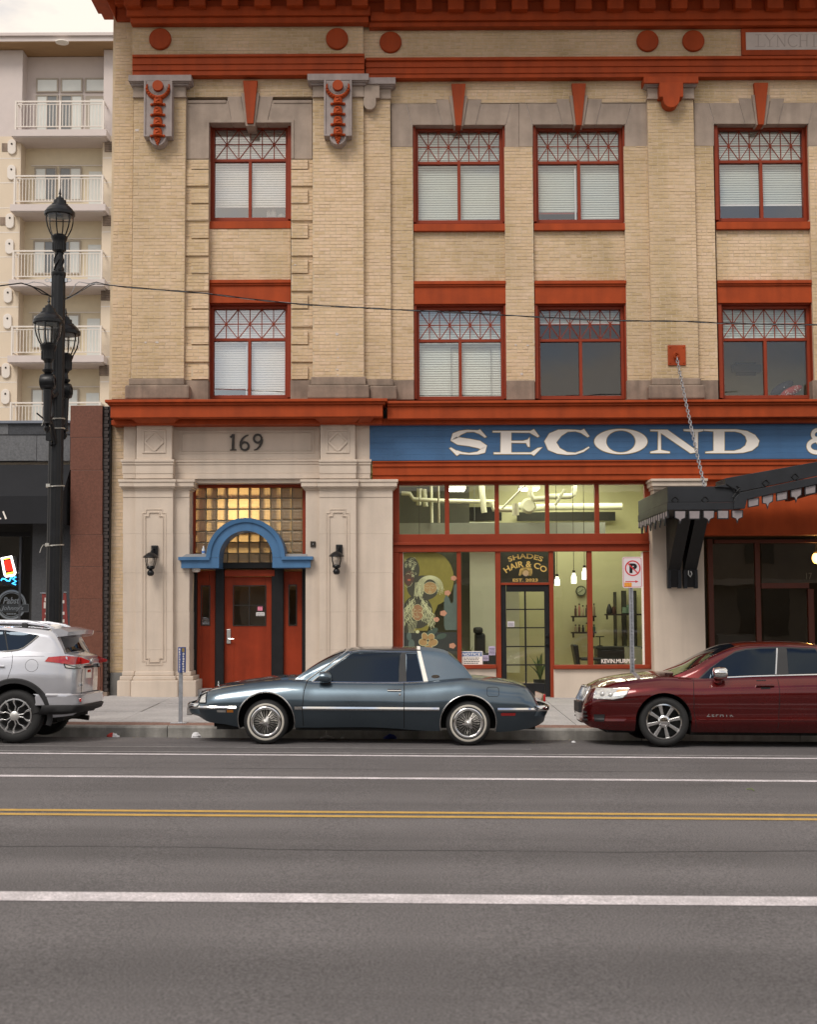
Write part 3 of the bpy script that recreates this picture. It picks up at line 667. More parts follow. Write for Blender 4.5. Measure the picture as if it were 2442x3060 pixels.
# entablature and address panel
ent = cbox([(xa(1422), yb(1568), xb(982), yb(1862), YD, 27.0), (xa(1420), yb(1862), xb(984), yb(1880), YD-.05, 27), (xa(1420), yb(1880), xb(984), yb(1902), YD-.03, 27),
      (xa(1420), yb(1902), xb(984), yb(1977), YD-.015, 27), (xa(1420), yb(1977), xb(984), yb(2020), YD-.03, 27)], 'entablature')
q = MB()
for (a, b, c, d, p) in ((1475, 1620, 2597, 1812, .012), (1496, 1643, 2573, 1790, .018)):   # panel mouldings (crop rows; x measured from the left crop)
    w = 6
    q.fbox(xa(a), yb(b), xa(c), yb(b+w), YD-p, YD); q.fbox(xa(a), yb(d-w), xa(c), yb(d), YD-p, YD)
    q.fbox(xa(a), yb(b+w), xa(a+w), yb(d-w), YD-p, YD); q.fbox(xa(c-w), yb(b+w), xa(c), yb(d-w), YD-p, YD)
q.build('panel_moulding', cr_, ent, bev=.003)
def pier(l0, l1, r0, r1, mirror, cap_l, cap_r, base_l, base_r, base_y, shaft_y):
    # l0..r1: strip | main | strip in photo x at the shaft
    p = cbox([(l0, yb(1568), l1, yb(1862), YB2, 27), (r0, yb(1568), r1, yb(1862), YB2, 27)], 'pilaster')
    cbox([(l1+1, yb(1562), r0-1, yb(1862), YA, 27)], 'frieze_block', par=p)
    for (y0, y1, e, dy) in ((1860, 1880, 9, .07), (1880, 1902, 6, .05), (1902, 1977, 4, .03), (1977, 2018, 2, .02)):
        cbox([(l0-e, yb(y0), l1-e*.5, yb(y1), YB2-dy, 27), (r0+e*.5, yb(y0), r1+e*.6, yb(y1), YB2-dy, 27), (l1-e*.5, yb(y0), r0+e*.5, yb(y1), YA-dy, 27)], 'frieze_moulding', par=p, bev=.006)
    # diamond tile
    q = MB(); xm = (l1+r0)/2; X0, Z0 = U(xm, yb(1712), YA); h = .225
    for (a, b, c, d) in ((-h, -h, -h+.035, h), (h-.035, -h, h, h), (-h+.035, h-.035, h-.035, h), (-h+.035, -h, h-.035, -h+.035)): q.box(X0+a, X0+c, YA-.02, YA, Z0+b, Z0+d)
    for a in range(4):
        co, si = math.cos(PI/2*a), math.sin(PI/2*a); P = [(.19, -.035), (.19, .035), (.035, .19), (-.035, .19)]; P = [(.185, -.028), (.185, .028), (.028, .185), (-.028, .185)]
        q.prism([(X0+x*co-z*si, Z0+x*si+z*co) for x, z in P], YA-.0215-.0005*a, YA)
    q.build('diamond_tile', cr_, p, bev=.005)
    # capital of the shaft
    for (y0, y1, e, dy) in ((2024, 2046, 15, .13), (2046, 2084, 12, .11), (2084, 2098, 8, .07), (2098, 2112, 4, .03)):
        cbox([(l0-e*1.1, yb(y0), l1-e*.7, yb(y1), YB2-dy, 27), (r0+e*.7, yb(y0), cap_r+e*1.1, yb(y1), YB2-dy, 27.2), (l1-e*.7, yb(y0), r0+e*.7, yb(y1), YA-dy, 27)], 'shaft_capital', par=p, bev=.006)
    # shaft, built of tall blocks with faint joints
    ys_ = [yb(2112), ye(220)]+[ye(v) for v in (500, 800, 1100, 1390)]+[shaft_y]
    for i in range(len(ys_)-1):
        g0 = .25
        cbox([(l0-2, ys_[i]+g0, l1, ys_[i+1]-g0*0, YB2-(.012 if i == 0 else 0), 27), (r0, ys_[i]+g0, cap_r, ys_[i+1], YB2-(.012 if i == 0 else 0), 27.2), (l1-1.5, ys_[i]+g0, r0+1.5, ys_[i+1], YA-(.012 if i == 0 else 0), 27)], 'shaft_block', par=p, bev=.002)
    # long inset panel with stepped corners
    xm = (l1+r0)/2
    for sc, dp in ((1.0, .012), (.76, .022)):
        hw = (r0-l1)*.335*sc; t = ye(310)+(1-sc)*38; b_ = ye(1510)-(1-sc)*38; n_ = 11
        pts = [U(px, py, YA) for px, py in ((xm-hw+n_, t), (xm+hw-n_, t), (xm+hw-n_, t+n_), (xm+hw, t+n_), (xm+hw, b_-n_), (xm+hw-n_, b_-n_), (xm+hw-n_, b_), (xm-hw+n_, b_), (xm-hw+n_, b_-n_), (xm-hw, b_-n_), (xm-hw, t+n_), (xm-hw+n_, t+n_))]
        q = MB(); cx_ = sum(a for a, b in pts)/12; cz_ = sum(b for a, b in pts)/12; k = .014
        inn = [(x-k*(1 if x > cx_ else -1), z-k*(1 if z > cz_ else -1)) for x, z in pts]
        q.ringp(pts, inn, YA-dp, YA+.01); q.build('inset_moulding', cr_, p, bev=.002)
    # base
    for (y0, y1, e, dy) in ((shaft_y, shaft_y+14, 5, .03), (shaft_y+14, shaft_y+27, 12, .08), (shaft_y+27, base_y+30, 20, .13)):
        cbox([(l0-e, y0, l1-e*.8, y1, YB2-dy, 27), (r0+e*.8, y0, cap_r+e, y1, YB2-dy, 27.2), (l1-e*.8, y0, r0+e*.8, y1, YA-dy, 27)], 'pilaster_base', par=p, bev=.018)
    return p
pier(xa(1020), xa(1122), xa(1422), xa(1424), 0, xa(1530), xe(1420), 0, 0, 2072, ye(1560)) if False else None
pier(xa(1018), xa(1121), xa(1422), xa(1424)+.5, 0, 0, xe(1450), 0, 0, 2072, ye(1556))
pier(xb(983)-.5, xb(984), xb(1279), xb(1396), 0, 0, xb(1585), 0, 0, 2072, ye(1556))
# left strip of the right pilaster, towards the door
cbox([(xf(1470), yb(2112), xb(984), 2085, YB2, 27.2)], 'shaft_block', bev=.006)
for (y0, y1, e, dy) in ((2024, 2046, 15, .13), (2046, 2084, 12, .11), (2084, 2098, 8, .07), (2098, 2112, 4, .03)): cbox([(xf(1470)-e*1.1, yb(y0), xb(984)-e*.7, yb(y1), YB2-dy, 27.2)], 'shaft_capital', bev=.006)
cbox([(xb(1396), yb(1568), xb(1400), yb(2112), YB2+.02, 27)], 'entablature_return')
mb = MB(); mb.fbox(xa(903), 2010, xa(1030), 2100, YS-.05, 27); mb.build('base_stone', pm('grey_stone', (.17, .165, .155), .9, var=.2, bump=.3), BB, bev=.02)
# doorway: frame, glass block wall, arch, doors
YV = 26.95
dw = MB(); dw.fbox(xf(583), yf(522), xf(1470), yf(557), YV-.1, YV+.3); dw.fbox(xf(583), yf(557), xf(626), yf(1075), YV-.08, YV+.3); dw.fbox(xf(1448), yf(557), xf(1470), yf(1075), YV-.08, YV+.3)
door_ = dw.build('entrance', M['redtrim'], BB, bev=.006)
MB().fbox(xf(575), yf(488), xf(1480), yf(521), 26.56, 27.6).build('entrance_soffit', cr_, door_)
gbm = bpy.data.materials.new('ribbed_glass'); gbm.use_nodes = True
def gbmat(m):
    t = m.node_tree; N = t.nodes; b = N['Principled BSDF']; b.inputs['Base Color'].default_value = (.62, .50, .33, 1); b.inputs['Roughness'].default_value = .18
    b.inputs['Transmission Weight'].default_value = 0; b.inputs['Coat Weight'].default_value = .5
    N.remove(b); o = N['Material Output']
    tl = N.new('ShaderNodeBsdfTranslucent'); tl.inputs[0].default_value = (.95, .78, .5, 1); gl = N.new('ShaderNodeBsdfGlossy'); gl.inputs[0].default_value = (.85, .78, .66, 1); gl.inputs['Roughness'].default_value = .28
    df = N.new('ShaderNodeBsdfDiffuse'); df.inputs[0].default_value = (.26, .2, .125, 1)
    m1 = N.new('ShaderNodeMixShader'); m1.inputs[0].default_value = .45; m2 = N.new('ShaderNodeMixShader'); m2.inputs[0].default_value = .12
    tcn = N.new('ShaderNodeTexCoord'); ws = []
    for ax in ('X', 'Z'):
        w = N.new('ShaderNodeTexWave'); w.bands_direction = ax; w.inputs['Scale'].default_value = 11; w.inputs['Distortion'].default_value = .3; t.links.new(tcn.outputs['Object'], w.inputs[0]); ws.append(w)
    ad = N.new('ShaderNodeMath'); ad.operation = 'ADD'; t.links.new(ws[0].outputs['Fac'], ad.inputs[0]); t.links.new(ws[1].outputs['Fac'], ad.inputs[1])
    bu = N.new('ShaderNodeBump'); bu.inputs['Strength'].default_value = .5; bu.inputs['Distance'].default_value = .006; t.links.new(ad.outputs[0], bu.inputs['Height'])
    for q_ in (gl, df, tl): t.links.new(bu.outputs[0], q_.inputs['Normal'])
    L_ = t.links.new; L_(df.outputs[0], m1.inputs[1]); L_(tl.outputs[0], m1.inputs[2]); L_(m1.outputs[0], m2.inputs[1]); L_(gl.outputs[0], m2.inputs[2]); L_(m2.outputs[0], o.inputs[0])
gbmat(gbm)
Xa, Xb, Za, Zb = FR(xf(625), yf(557), xf(1449), yf(1140), YV)
cw, chh = (Xb-Xa)/10, (Xb-Xa)/10*1.02
q = MB()
for i in range(11): q.box(Xa+cw*i-.012, Xa+cw*i+.012, YV-.012, YV+.07, Za, Zb)
for j in range(8): q.box(Xa, Xb, YV-.010, YV+.068, Zb-chh*j-.012, Zb-chh*j+.012)
q.build('block_mortar', pm('block_joint', (.2, .17, .12), .8, var=.1), door_)
gb = MB(); gb.box(-cw/2+.012, cw/2-.012, -.03, .06, -chh/2+.012, chh/2-.012); gb.f.pop(2); gme = gb.mesh('glass_block', gbm)
for i in range(10):
    for j in range(7):
        z = Zb-chh*(j+.5)
        if z < Za-.05: continue
        o = link('glass_block', gme, door_, loc=(Xa+cw*(i+.5), YV, z)); o.location += BB.location*0
        m_ = o.modifiers.new('bevel', 'BEVEL'); m_.width = .014; m_.segments = 2
for o in [o for o in COL.objects if o.name.startswith('glass_block')]: pass
# a lamp burns in the hall behind the glass blocks
hl = bpy.data.lights.new('hall_lamp', 'POINT'); hl.energy = 40; hl.color = (1, .70, .34); hl.shadow_soft_size = .12
ho = bpy.data.objects.new('hall_lamp', hl); COL.objects.link(ho); hx, hz = U(xf(1000), yf(770), 27.5); ho.location = (hx, 27.5, hz)
hb = MB(); X0, X1, Z0, Z1 = FR(xf(575), yf(500), xf(1480), yf(2090), 27.2)
hb.box(X0-.3, X1+.3, 29.6, 29.65, Z0-.1, Z1+.3); hb.box(X0-.35, X0-.3, 27.25, 29.65, Z0-.1, Z1+.3); hb.box(X1+.3, X1+.35, 27.25, 29.65, Z0-.1, Z1+.3); hb.box(X0-.3, X1+.3, 27.25, 29.6, Z1+.25, Z1+.3)
hb.box(X0-.3, X1+.3, 27.3, 29.35, U(xf(1000), yf(1170), 27.3)[1]-.1, U(xf(1000), yf(1170), 27.3)[1]-.02)  # unseen slab, added to keep lamp light out of the lower hall
xl_, xr_ = U(xf(600), yf(800), 27.2)[0], U(xf(1455), yf(800), 27.2)[0]
hb.box(X0-.4, xl_, 27.18, 27.27, Z0-.1, Z1+.3); hb.box(xr_, X1+.4, 27.18, 27.27, Z0-.1, Z1+.3); hb.box(xl_, xr_, 27.18, 27.27, U(xf(1000), yf(545), 27.2)[1], Z1+.3)  # panels added to block lamp light leaking past the door frame
hb.build('hall', pm('hall_wall', (.5, .42, .28), .8, var=.05), BB)
# blue arched hood
YH = 26.28
q = MB()
acx, acz = U(xf(1010), yf(1092), YH); k_ = 26.28/4139/2.566; R1, R0 = 284*k_, 205*k_
def arcp(r, a0=0, a1=PI, n=32): return [(acx+r*math.cos(a), acz+r*math.sin(a)) for a in fr(a0, a1, n)]
zlo = U(xf(1010), yf(1172), YH)[1]
q.ringp(arcp(R1)+[(acx-R1, zlo), (acx-R0, zlo)][:0]+[], arcp(R0), YH, YH+.62) if False else None
ou, inn = arcp(R1), arcp(R0); n = len(ou)
vs = [(x, YH, z) for x, z in ou]+[(x, YH, z) for x, z in inn]+[(x, YV-.02, z) for x, z in ou]+[(x, YV-.02, z) for x, z in inn]
fs = []
for i in range(n-1): fs += [(i, i+1, n+i+1, n+i), (2*n+i, 2*n+i+1, i+1, i), (n+i, n+i+1, 3*n+i+1, 3*n+i)]
q.add(vs, fs)
x0l, x1r = U(xf(515), yf(1130), YH)[0], U(xf(1507), yf(1130), YH)[0]
for (a, b) in ((x0l, acx-R0), (acx+R0, x1r)): q.box(a, b, YH+.004, YV+.05, zlo, acz-.002)
hood = q.build('arched_hood', M['blue'], BB, smooth=40)
q = MB()
tz = U(xf(1010), yf(1112), YH)[1]
for (a, b) in ((x0l-.05, acx-R1+.02), (acx+R1-.02, x1r+.05)): q.box(a, b, YH-.05, YV+.04, tz, acz+.012)
for i in range(n-1):
    pass
rim = arcp(R1+.045, .0, PI); r2 = arcp(R1-.035, .0, PI)
vs = [(x, YH-.05, z) for x, z in rim]+[(x, YH-.035, z) for x, z in r2]+[(x, YV, z) for x, z in rim]+[(x, YH+.0, z) for x, z in r2]; fs = []
for i in range(n-1): fs += [(i, i+1, n+i+1, n+i), (2*n+i, 2*n+i+1, i+1, i), (n+i, n+i+1, 3*n+i+1, 3*n+i)]
q.add(vs, fs); q.build('hood_moulding', M['blue'], hood, smooth=30)
q = MB()
for (a, b) in ((xf(540), xf(725)), (xf(1305), xf(1480))): q.fprism([(a+6, yf(1066)), (b, yf(1066)), (b, yf(1096)), (a-12, yf(1096))], YH+.12, YV)
q.build('hood_flashing', pm('grey_flashing', (.33, .32, .31), .7, var=.1), hood)
MB().fbox(xf(805), yf(1130), xf(1213), yf(1176), YV-.10, YV+.3).build('door_lintel', M['black'], door_, bev=.008)
# wooden doors
YO = 27.08; blk = M['black']
for (a, b) in ((583, 633), (776, 843), (1209, 1300), (1443, 1472)): MB().fbox(xf(a), yf(1172), xf(b), yf(2110), YO-.1, YO+.1).build('door_post', blk, door_, bev=.01)
dp = pm('door_paint', (.30, .036, .009), .5, spec=.25, var=.14, vs=2.5, streak=.2, bump=.05, bs=90)
def glazed(nm, x0, y0, x1, y1, gx0, gy0, gx1, gy1, par):
    q = MB()
    q.fbox(x0, y0, gx0, y1, YO, YO+.05); q.fbox(gx1, y0, x1, y1, YO, YO+.05); q.fbox(gx0, y0, gx1, gy0, YO, YO+.05); q.fbox(gx0, gy1, gx1, y1, YO, YO+.05)
    o = q.build(nm, dp, par)
    q = MB(); t = 3.2
    q.fbox(gx0-t, gy0-t, gx1+t, gy0, YO-.012, YO+.03); q.fbox(gx0-t, gy1, gx1+t, gy1+t, YO-.012, YO+.03); q.fbox(gx0-t, gy0, gx0, gy1, YO-.012, YO+.03); q.fbox(gx1, gy0, gx1+t, gy1, YO-.012, YO+.03)
    q.build('glazing_bead', M['bronze'], o)
    MB().fbox(gx0, gy0, gx1, gy1, YO+.025, YO+.03).build('pane', M['glass'], o)
    return o
d_ = glazed('door', xf(845), yf(1240), xf(1208), yf(2088), xf(920), yf(1313), xf(1160), yf(1610), BB); d_['label'] = 'red entrance door with a four pane window'
q = MB(); q.fbox(xf(1033), yf(1313), xf(1043), yf(1610), YO-.008, YO+.024); q.fbox(xf(920), yf(1455), xf(1160), yf(1464), YO-.006, YO+.023); q.build('muntin', M['bronze'], d_)
q = MB(); q.fbox(xf(864), yf(1643), xf(895), yf(1753), YO-.03, YO); hd = q.build('handle', M['silverplate'], d_, bev=.006)
X, Z = U(xf(880), yf(1717), YO-.08); q = MB(); q.tube([(X, YO-.02, Z), (X, YO-.08, Z), (X+.1, YO-.085, Z)], .013, 8); q.build('lever', M['chrome'], d_, smooth=40)
glazed('side_panel', xf(634), yf(1195), xf(775), yf(2095), xf(674), yf(1315), xf(730), yf(1608), door_); glazed('side_panel', xf(1301), yf(1200), xf(1442), yf(2080), xf(1346), yf(1308), xf(1396), yf(1608), door_)
MB().fbox(xf(848), yf(1188), xf(1232), yf(1237), YO-.12, YO+.05).build('door_head', dp, door_, bev=.006)
q = MB(); X0, X1, Z0, Z1 = FR(xf(560), yf(2085), xf(1480), yf(2130), 26.6); q.box(X0, X1, 26.5, 27.4, Z0-.2, U(xf(1000), yf(2093), YO)[1]); q.build('threshold', M['walk'], BB)
# things at the entrance
def paper(nm, x0, y0, x1, y1, Y, mat, label, cat, lines=0, th=.004, grp=None, linemat=None, head=None):
    X0, X1, Z0, Z1 = FR(x0, y0, x1, y1, Y)
    t = thing(nm, ((X0+X1)/2, Y, Z0), label, cat, grp)
    MB().box(X0, X1, Y, Y+th, Z0, Z1).build('sheet', mat, t)
    if lines:
        q = MB(); w, h = X1-X0, Z1-Z0
        for i in range(lines):
            z = Z0+h*(.12+.76*i/max(1, lines)); x = X0+w*.1
            while x < X1-w*.12:
                l = w*random.uniform(.05, .14); q.box(x, min(x+l, X1-w*.1), Y-.001, Y-.0003, z, z+h*.32/lines); x += l+w*.03
        q.build('print', linemat or M['black'], t)
    return t
paper('sticky_note', xf(1101), yf(1466), xf(1140), yf(1500), YO+.018, pm('pink_paper', (.80, .25, .36), .8, var=0), 'small pink note stuck inside the red door window', 'note')
paper('door_notice', xf(1091), yf(1513), xf(1155), yf(1541), YO+.018, pm('white_paper', (.78, .76, .74), .8, var=0), 'small white printed strip under the pink note on the door', 'notice', 2)
def lantern(px, ptop, pbot, label):
    X, Z0 = U(px, pbot, YA-.2); _, Z1 = U(px, ptop, YA-.2); s_ = (Z1-Z0)/.60; Y = YA-.2
    t = thing('wall_lantern', (X, YA, Z0), label, 'wall lamp', 'lanterns on the entrance pilasters')
    ib = M['ironblack']
    q = MB(); q.box(X-.02*s_, X+.11*s_, YA-.07, YA-.001, Z0+.36*s_, Z1); q.build('backplate', ib, t, bev=.012)
    q = MB(); q.tube([(X+.04*s_, YA-.06, Z1-.08*s_), (X+.03*s_, YA-.15, Z1-.06*s_), (X, Y, Z1-.15*s_)], .016, 6); q.build('arm', ib, t)
    q = MB(); q.lathe([(.02, .46), (.05, .45), (.09, .425), (.145, .375), (.155, .36), (.14, .352)], (X, Y, Z0), 16)
    q.v = [(X+(x-X)*s_, Y+(y-Y)*s_, Z0+(z-Z0)*s_) for x, y, z in q.v]; q.build('hood', ib, t, smooth=40)
    for a in range(4):
        c, s2 = math.cos(PI/4+PI/2*a), math.sin(PI/4+PI/2*a); q = MB()
        q.tube([(X+.12*c*s_, Y+.12*s2*s_, Z0+.35*s_), (X+.115*c*s_, Y+.115*s2*s_, Z0+.27*s_), (X+.08*c*s_, Y+.08*s2*s_, Z0+.165*s_)], .009, 5); q.build('cage_rib', ib, t)
    q = MB(); q.lathe([(.05, .17), (.075, .22), (.09, .30), (.09, .35)], (X, Y, Z0), 12); q.v = [(X+(x-X)*s_, Y+(y-Y)*s_, Z0+(z-Z0)*s_) for x, y, z in q.v]; q.build('glass', M['glass'], t, smooth=40)
    q = MB(); q.lathe([(.03, .0), (.06, .02), (.07, .06), (.055, .10), (.03, .12), (.07, .135), (.085, .165), (.075, .185), (.03, .2)], (X, Y, Z0), 14); q.v = [(X+(x-X)*s_, Y+(y-Y)*s_, Z0+(z-Z0)*s_) for x, y, z in q.v]; q.build('base', ib, t, smooth=40)
lantern(xf(280), yf(997), yf(1235), 'black wall lantern on the pilaster left of the red entrance door')
lantern(340+(1005.5-340), 1626, 1717, 'black wall lantern on the pilaster between red door and shop window')
X0, X1, Z0, Z1 = FR(xf(1507), yf(969), xf(1547), yf(1011), YB2-.03)
t = thing('junction_box', ((X0+X1)/2, YB2, Z0), 'small square dark box fixed to the cream pilaster', 'junction box')
mb = MB(); mb.box(X0, X1, YB2-.03, YB2-.001, Z0, Z1); mb.build('cover', M['bronze'], t, bev=.004); mb = MB(); mb.ball(((X0+X1)/2, YB2-.031, (Z0+Z1)/2), .008, 6); mb.build('screw', M['steel'], t)
X, Z = U(xf(686), yf(1087), YH+.25); t = thing('water_bottle', (X, YH+.25, acz+.012), 'clear plastic water bottle standing on the blue hood ledge', 'bottle')
bt = M['plastic'] = pm('clear_plastic', (.62, .66, .68), .12, var=0, coat=.6)
zb0 = acz+.012; MB().lathe([(.03, 0), (.034, .005), (.034, .06), (.031, .08), (.034, .1), (.034, .15), (.015, .195), (.013, .205)], (X, YH+.25, zb0), 14).build('body', bt, t, smooth=40)
MB().lathe([(.0345, .085), (.0345, .125)], (X, YH+.25, zb0), 14).build('wrapper', pm('blue_wrapper', (.12, .25, .6), .5, var=0), t, smooth=40)
MB().lathe([(.016, .203), (.016, .222)], (X, YH+.25, zb0), 10).build('cap', M['white'], t, smooth=40)
X, Z = U(xf(628), yf(1187), YH+.3); t = thing('ceiling_lamp', (X, YH+.3, zlo-.07), 'small white round lamp under the left end of the blue hood', 'lamp')
MB().lathe([(.085, zlo-.001-zlo), (.085, -.03), (.075, -.06), (.03, -.07)], (X, YH+.3, zlo), 16).build('housing', M['white'], t, smooth=40)

# ------------------------------------------------------------------ lettering helpers
def text(body, X0, X1, Z0, Z1, Y, th, nm, mat, par, shear=0, arc=None, bold=0, spacing=1):
    cu = bpy.data.curves.new('type', 'FONT'); cu.body = body; cu.extrude = .02; cu.offset = bold; cu.resolution_u = 3; cu.space_character = spacing; cu.shear = shear
    o = bpy.data.objects.new('type', cu); COL.objects.link(o); dg = bpy.context.evaluated_depsgraph_get(); dg.update()
    me = o.evaluated_get(dg).to_mesh(); vs = [tuple(v.co) for v in me.vertices]; fs = [tuple(p.vertices) for p in me.polygons]; o.to_mesh_clear()
    bpy.data.objects.remove(o); bpy.data.curves.remove(cu)
    a, b = min(v[0] for v in vs), max(v[0] for v in vs); c, d = min(v[1] for v in vs), max(v[1] for v in vs)
    out = []
    for x, y, z in vs:
        u, w = (x-a)/(b-a), (y-c)/(d-c); yy = Y-th if z > 0 else Y
        if arc:                                            # arc = (centre x, centre z, radius at foot, half angle)
            ax, az, r, ha = arc; an = PI/2+ha-2*ha*u; rr = r+(Z1-Z0)*w; out.append((ax+rr*math.cos(an), yy, az+rr*math.sin(an)))
        else: out.append((X0+(X1-X0)*u, yy, Z0+(Z1-Z0)*w))
    m = MB(); m.add(out, fs); return m.build(nm, mat, par)
def ftext(body, x0, y0, x1, y1, Y, th, nm, mat, par, **k):
    X0, X1, Z0, Z1 = FR(x0, y0, x1, y1, Y); return text(body, X0, X1, Z0, Z1, Y, th, nm, mat, par, **k)
# house number 169 in serifed figures
X, Z = U(xb(375), yb(1790), YD); t = thing('house_number', (X, YD, Z), 'dark bronze figures 169 fixed above the red entrance door', 'house number')
def fig(strokes, nm, mat, par, Yf, Yb, map_):
    q = MB(); d = 0
    for s_ in strokes:
        if len(s_[0]) == 3: 
            k = map_.k
            q.stroke([(*map_(x, y), w*k) for x, y, w in s_], Yf+d, Yb)
        else: q.prism([map_(x, y) for x, y in s_], Yf+d, Yb)
        d += .0006
    return q.build(nm, mat, par)
def mapper(fx, fy, Y, s):
    f = lambda x, y: U(fx(x), fy(y), Y)
    f.k = Y/4139/s; return f
mp_ = mapper(xb, yb, YD-.03, S1); BZ = M['bronze']
def arcs(cx, cy, rx, ry, a0, a1, n, w0, w1=None): 
    w1 = w0 if w1 is None else w1
    return [(cx+rx*math.cos(math.radians(a0+(a1-a0)*i/n)), cy+ry*math.sin(math.radians(a0+(a1-a0)*i/n)), w0+(w1-w0)*i/n) for i in range(n+1)]
fig([[(268, 1652, 20), (266, 1720, 20), (264, 1782, 20)], [(238, 1674), (258, 1652), (278, 1652), (276, 1668), (246, 1682)], [(240, 1778), (292, 1776), (292, 1786), (240, 1788)]], 'numeral', BZ, t, YD-.035, YD-.001, mp_)
fig([[(392, 1658, 7), (366, 1668, 12), (342, 1690, 16), (329, 1720, 19), (327, 1750, 20)], arcs(361, 1750, 33, 33, 180, 540, 24, 17)], 'numeral', BZ, t, YD-.035, YD-.001, mp_)
fig([[(438, 1784, 7), (464, 1774, 12), (486, 1752, 16), (500, 1724, 19), (503, 1694, 20)], arcs(469, 1688, 32, 33, 0, 360, 24, 17)], 'numeral', BZ, t, YD-.035, YD-.001, mp_)
pqt = bpy.data.objects['name_plaque']
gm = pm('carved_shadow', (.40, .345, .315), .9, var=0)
mpl = mapper(xd, ya, YQ-.076, S1)
for poly in ([[(1232, 290, 7), (1232, 384, 7)], [(1206, 287, 5), (1258, 287, 5)], [(1206, 385, 5), (1285, 385, 5), (1288, 362, 5)]],
             [[(1290, 288, 8), (1327, 336, 8), (1327, 384, 8)], [(1368, 288, 5), (1327, 336, 5)], [(1278, 286, 4), (1305, 286, 4)], [(1350, 286, 4), (1382, 286, 4)], [(1305, 385, 4), (1350, 385, 4)]],
             [[(1392, 386, 5), (1392, 288, 5)], [(1388, 288, 9), (1452, 384, 9)], [(1452, 386, 5), (1452, 288, 5)], [(1378, 385, 4), (1408, 385, 4)], [(1438, 286, 4), (1468, 286, 4)]],
             [arcs(1522, 336, 42, 50, -40, -320, 20, 8)], [[(1580, 290, 8), (1580, 384, 8)], [(1634, 290, 8), (1634, 384, 8)], [(1580, 335, 5), (1634, 335, 5)], [(1566, 286, 4), (1594, 286, 4)], [(1620, 286, 4), (1650, 286, 4)], [(1566, 385, 4), (1594, 385, 4)], [(1620, 385, 4), (1650, 385, 4)]],
             [[(1692, 290, 8), (1692, 384, 8)], [(1676, 286, 4), (1715, 286, 4)], [(1676, 385, 4), (1715, 385, 4)]]):
    fig(poly, 'carved_letter', gm, pqt, YQ-.078, YQ-.07, mpl)

# ------------------------------------------------------------------ sign band and shop front
X0, X1, Z0, Z1 = FR(xb(1396), yb(1568), 2560, yb(1862), 26.42)
t = thing('sign_board', ((X0+X1)/2, 26.4, Z0), 'long blue painted sign band reading SECOND & in cream serif letters', 'sign')
nb = 6
for i in range(nb):
    h = (Z1-Z0)/nb; mb = MB(); mb.box(X0, X1, 26.42+random.uniform(-.0008, .0008), 26.6, Z0+h*i+.0006, Z0+h*(i+1)-.0006); mb.build('board', M['signblue'], t, bev=.0015)
Yl, Yk = 26.408, 26.4155
XC = lambda v: xc(v)
m7 = mapper(xc, yb, Yl, S1); m8 = mapper(xd, yb, Yl, S1)
WH = M['white']; GO = M['gold']
def letter(strokes, mp):
    q = MB(); d = 0
    q2 = MB()
    for s_ in strokes:
        if len(s_[0]) == 3:
            q.stroke([(*mp(x, y), w*mp.k) for x, y, w in s_], Yl+d, Yk); q2.stroke([(*mp(x, y), (w+9)*mp.k) for x, y, w in s_], Yk-.002+d*.1, Yk+.01)
        else:
            P = [mp(x, y) for x, y in s_]; q.prism(P, Yl+d, Yk)
            a = sum(P[i][0]*P[(i+1) % len(P)][1]-P[(i+1) % len(P)][0]*P[i][1] for i in range(len(P)))
            if a < 0: P = P[::-1]
            off = []; n = len(P); e = 4.5*mp.k
            for i in range(n):
                p0, p1, p2 = Vector(P[i-1]), Vector(P[i]), Vector(P[(i+1) % n]); d1, d2 = (p1-p0).normalized(), (p2-p1).normalized()
                n1, n2 = Vector((d1.y, -d1.x)), Vector((d2.y, -d2.x)); b = n1+n2; l = b.length
                b = b/l if l > .3 else n1; k_ = min(1.8, 1/max(.5, b.dot(n1))); off.append(tuple(p1+b*e*k_))
            q2.prism(off, Yk-.004+d*.3, Yk+.01)
        d += .0005
    o = q.build('letter', WH, t); q2.build('letter_outline', GO, o)
letter([[(640, 1634, 26), (600, 1625, 14), (540, 1625, 18), (485, 1640, 34), (442, 1664, 52), (432, 1688, 60), (470, 1708, 62), (560, 1720, 60), (640, 1736, 62), (684, 1762, 56), (676, 1788, 44), (630, 1808, 22), (560, 1814, 12), (500, 1808, 16), (455, 1796, 22)],
        [(612, 1628), (650, 1612), (704, 1674), (690, 1680)], [(397, 1768), (410, 1762), (490, 1808), (460, 1829), (450, 1822)]], m7)
letter([[(822, 1625), (908, 1625), (908, 1815), (820, 1815)], [(755, 1625), (1066, 1625), (1096, 1610), (1140, 1668), (1127, 1677), (1060, 1639), (755, 1636)],
        [(900, 1707), (1005, 1707), (1045, 1696), (1060, 1676), (1060, 1756), (1046, 1754), (1030, 1724), (900, 1722)], [(764, 1803), (1070, 1803), (1128, 1766), (1165, 1760), (1095, 1829), (1074, 1816), (764, 1816)]], m7)
letter([[(1490, 1632, 20), (1440, 1622, 13), (1375, 1622, 18), (1310, 1640, 58), (1255, 1678, 92), (1232, 1715, 100), (1248, 1752, 92), (1300, 1790, 50), (1370, 1811, 22), (1440, 1812, 14), (1505, 1790, 15), (1553, 1758, 9)],
        [(1466, 1628), (1510, 1608), (1554, 1668), (1540, 1677)]], m7)
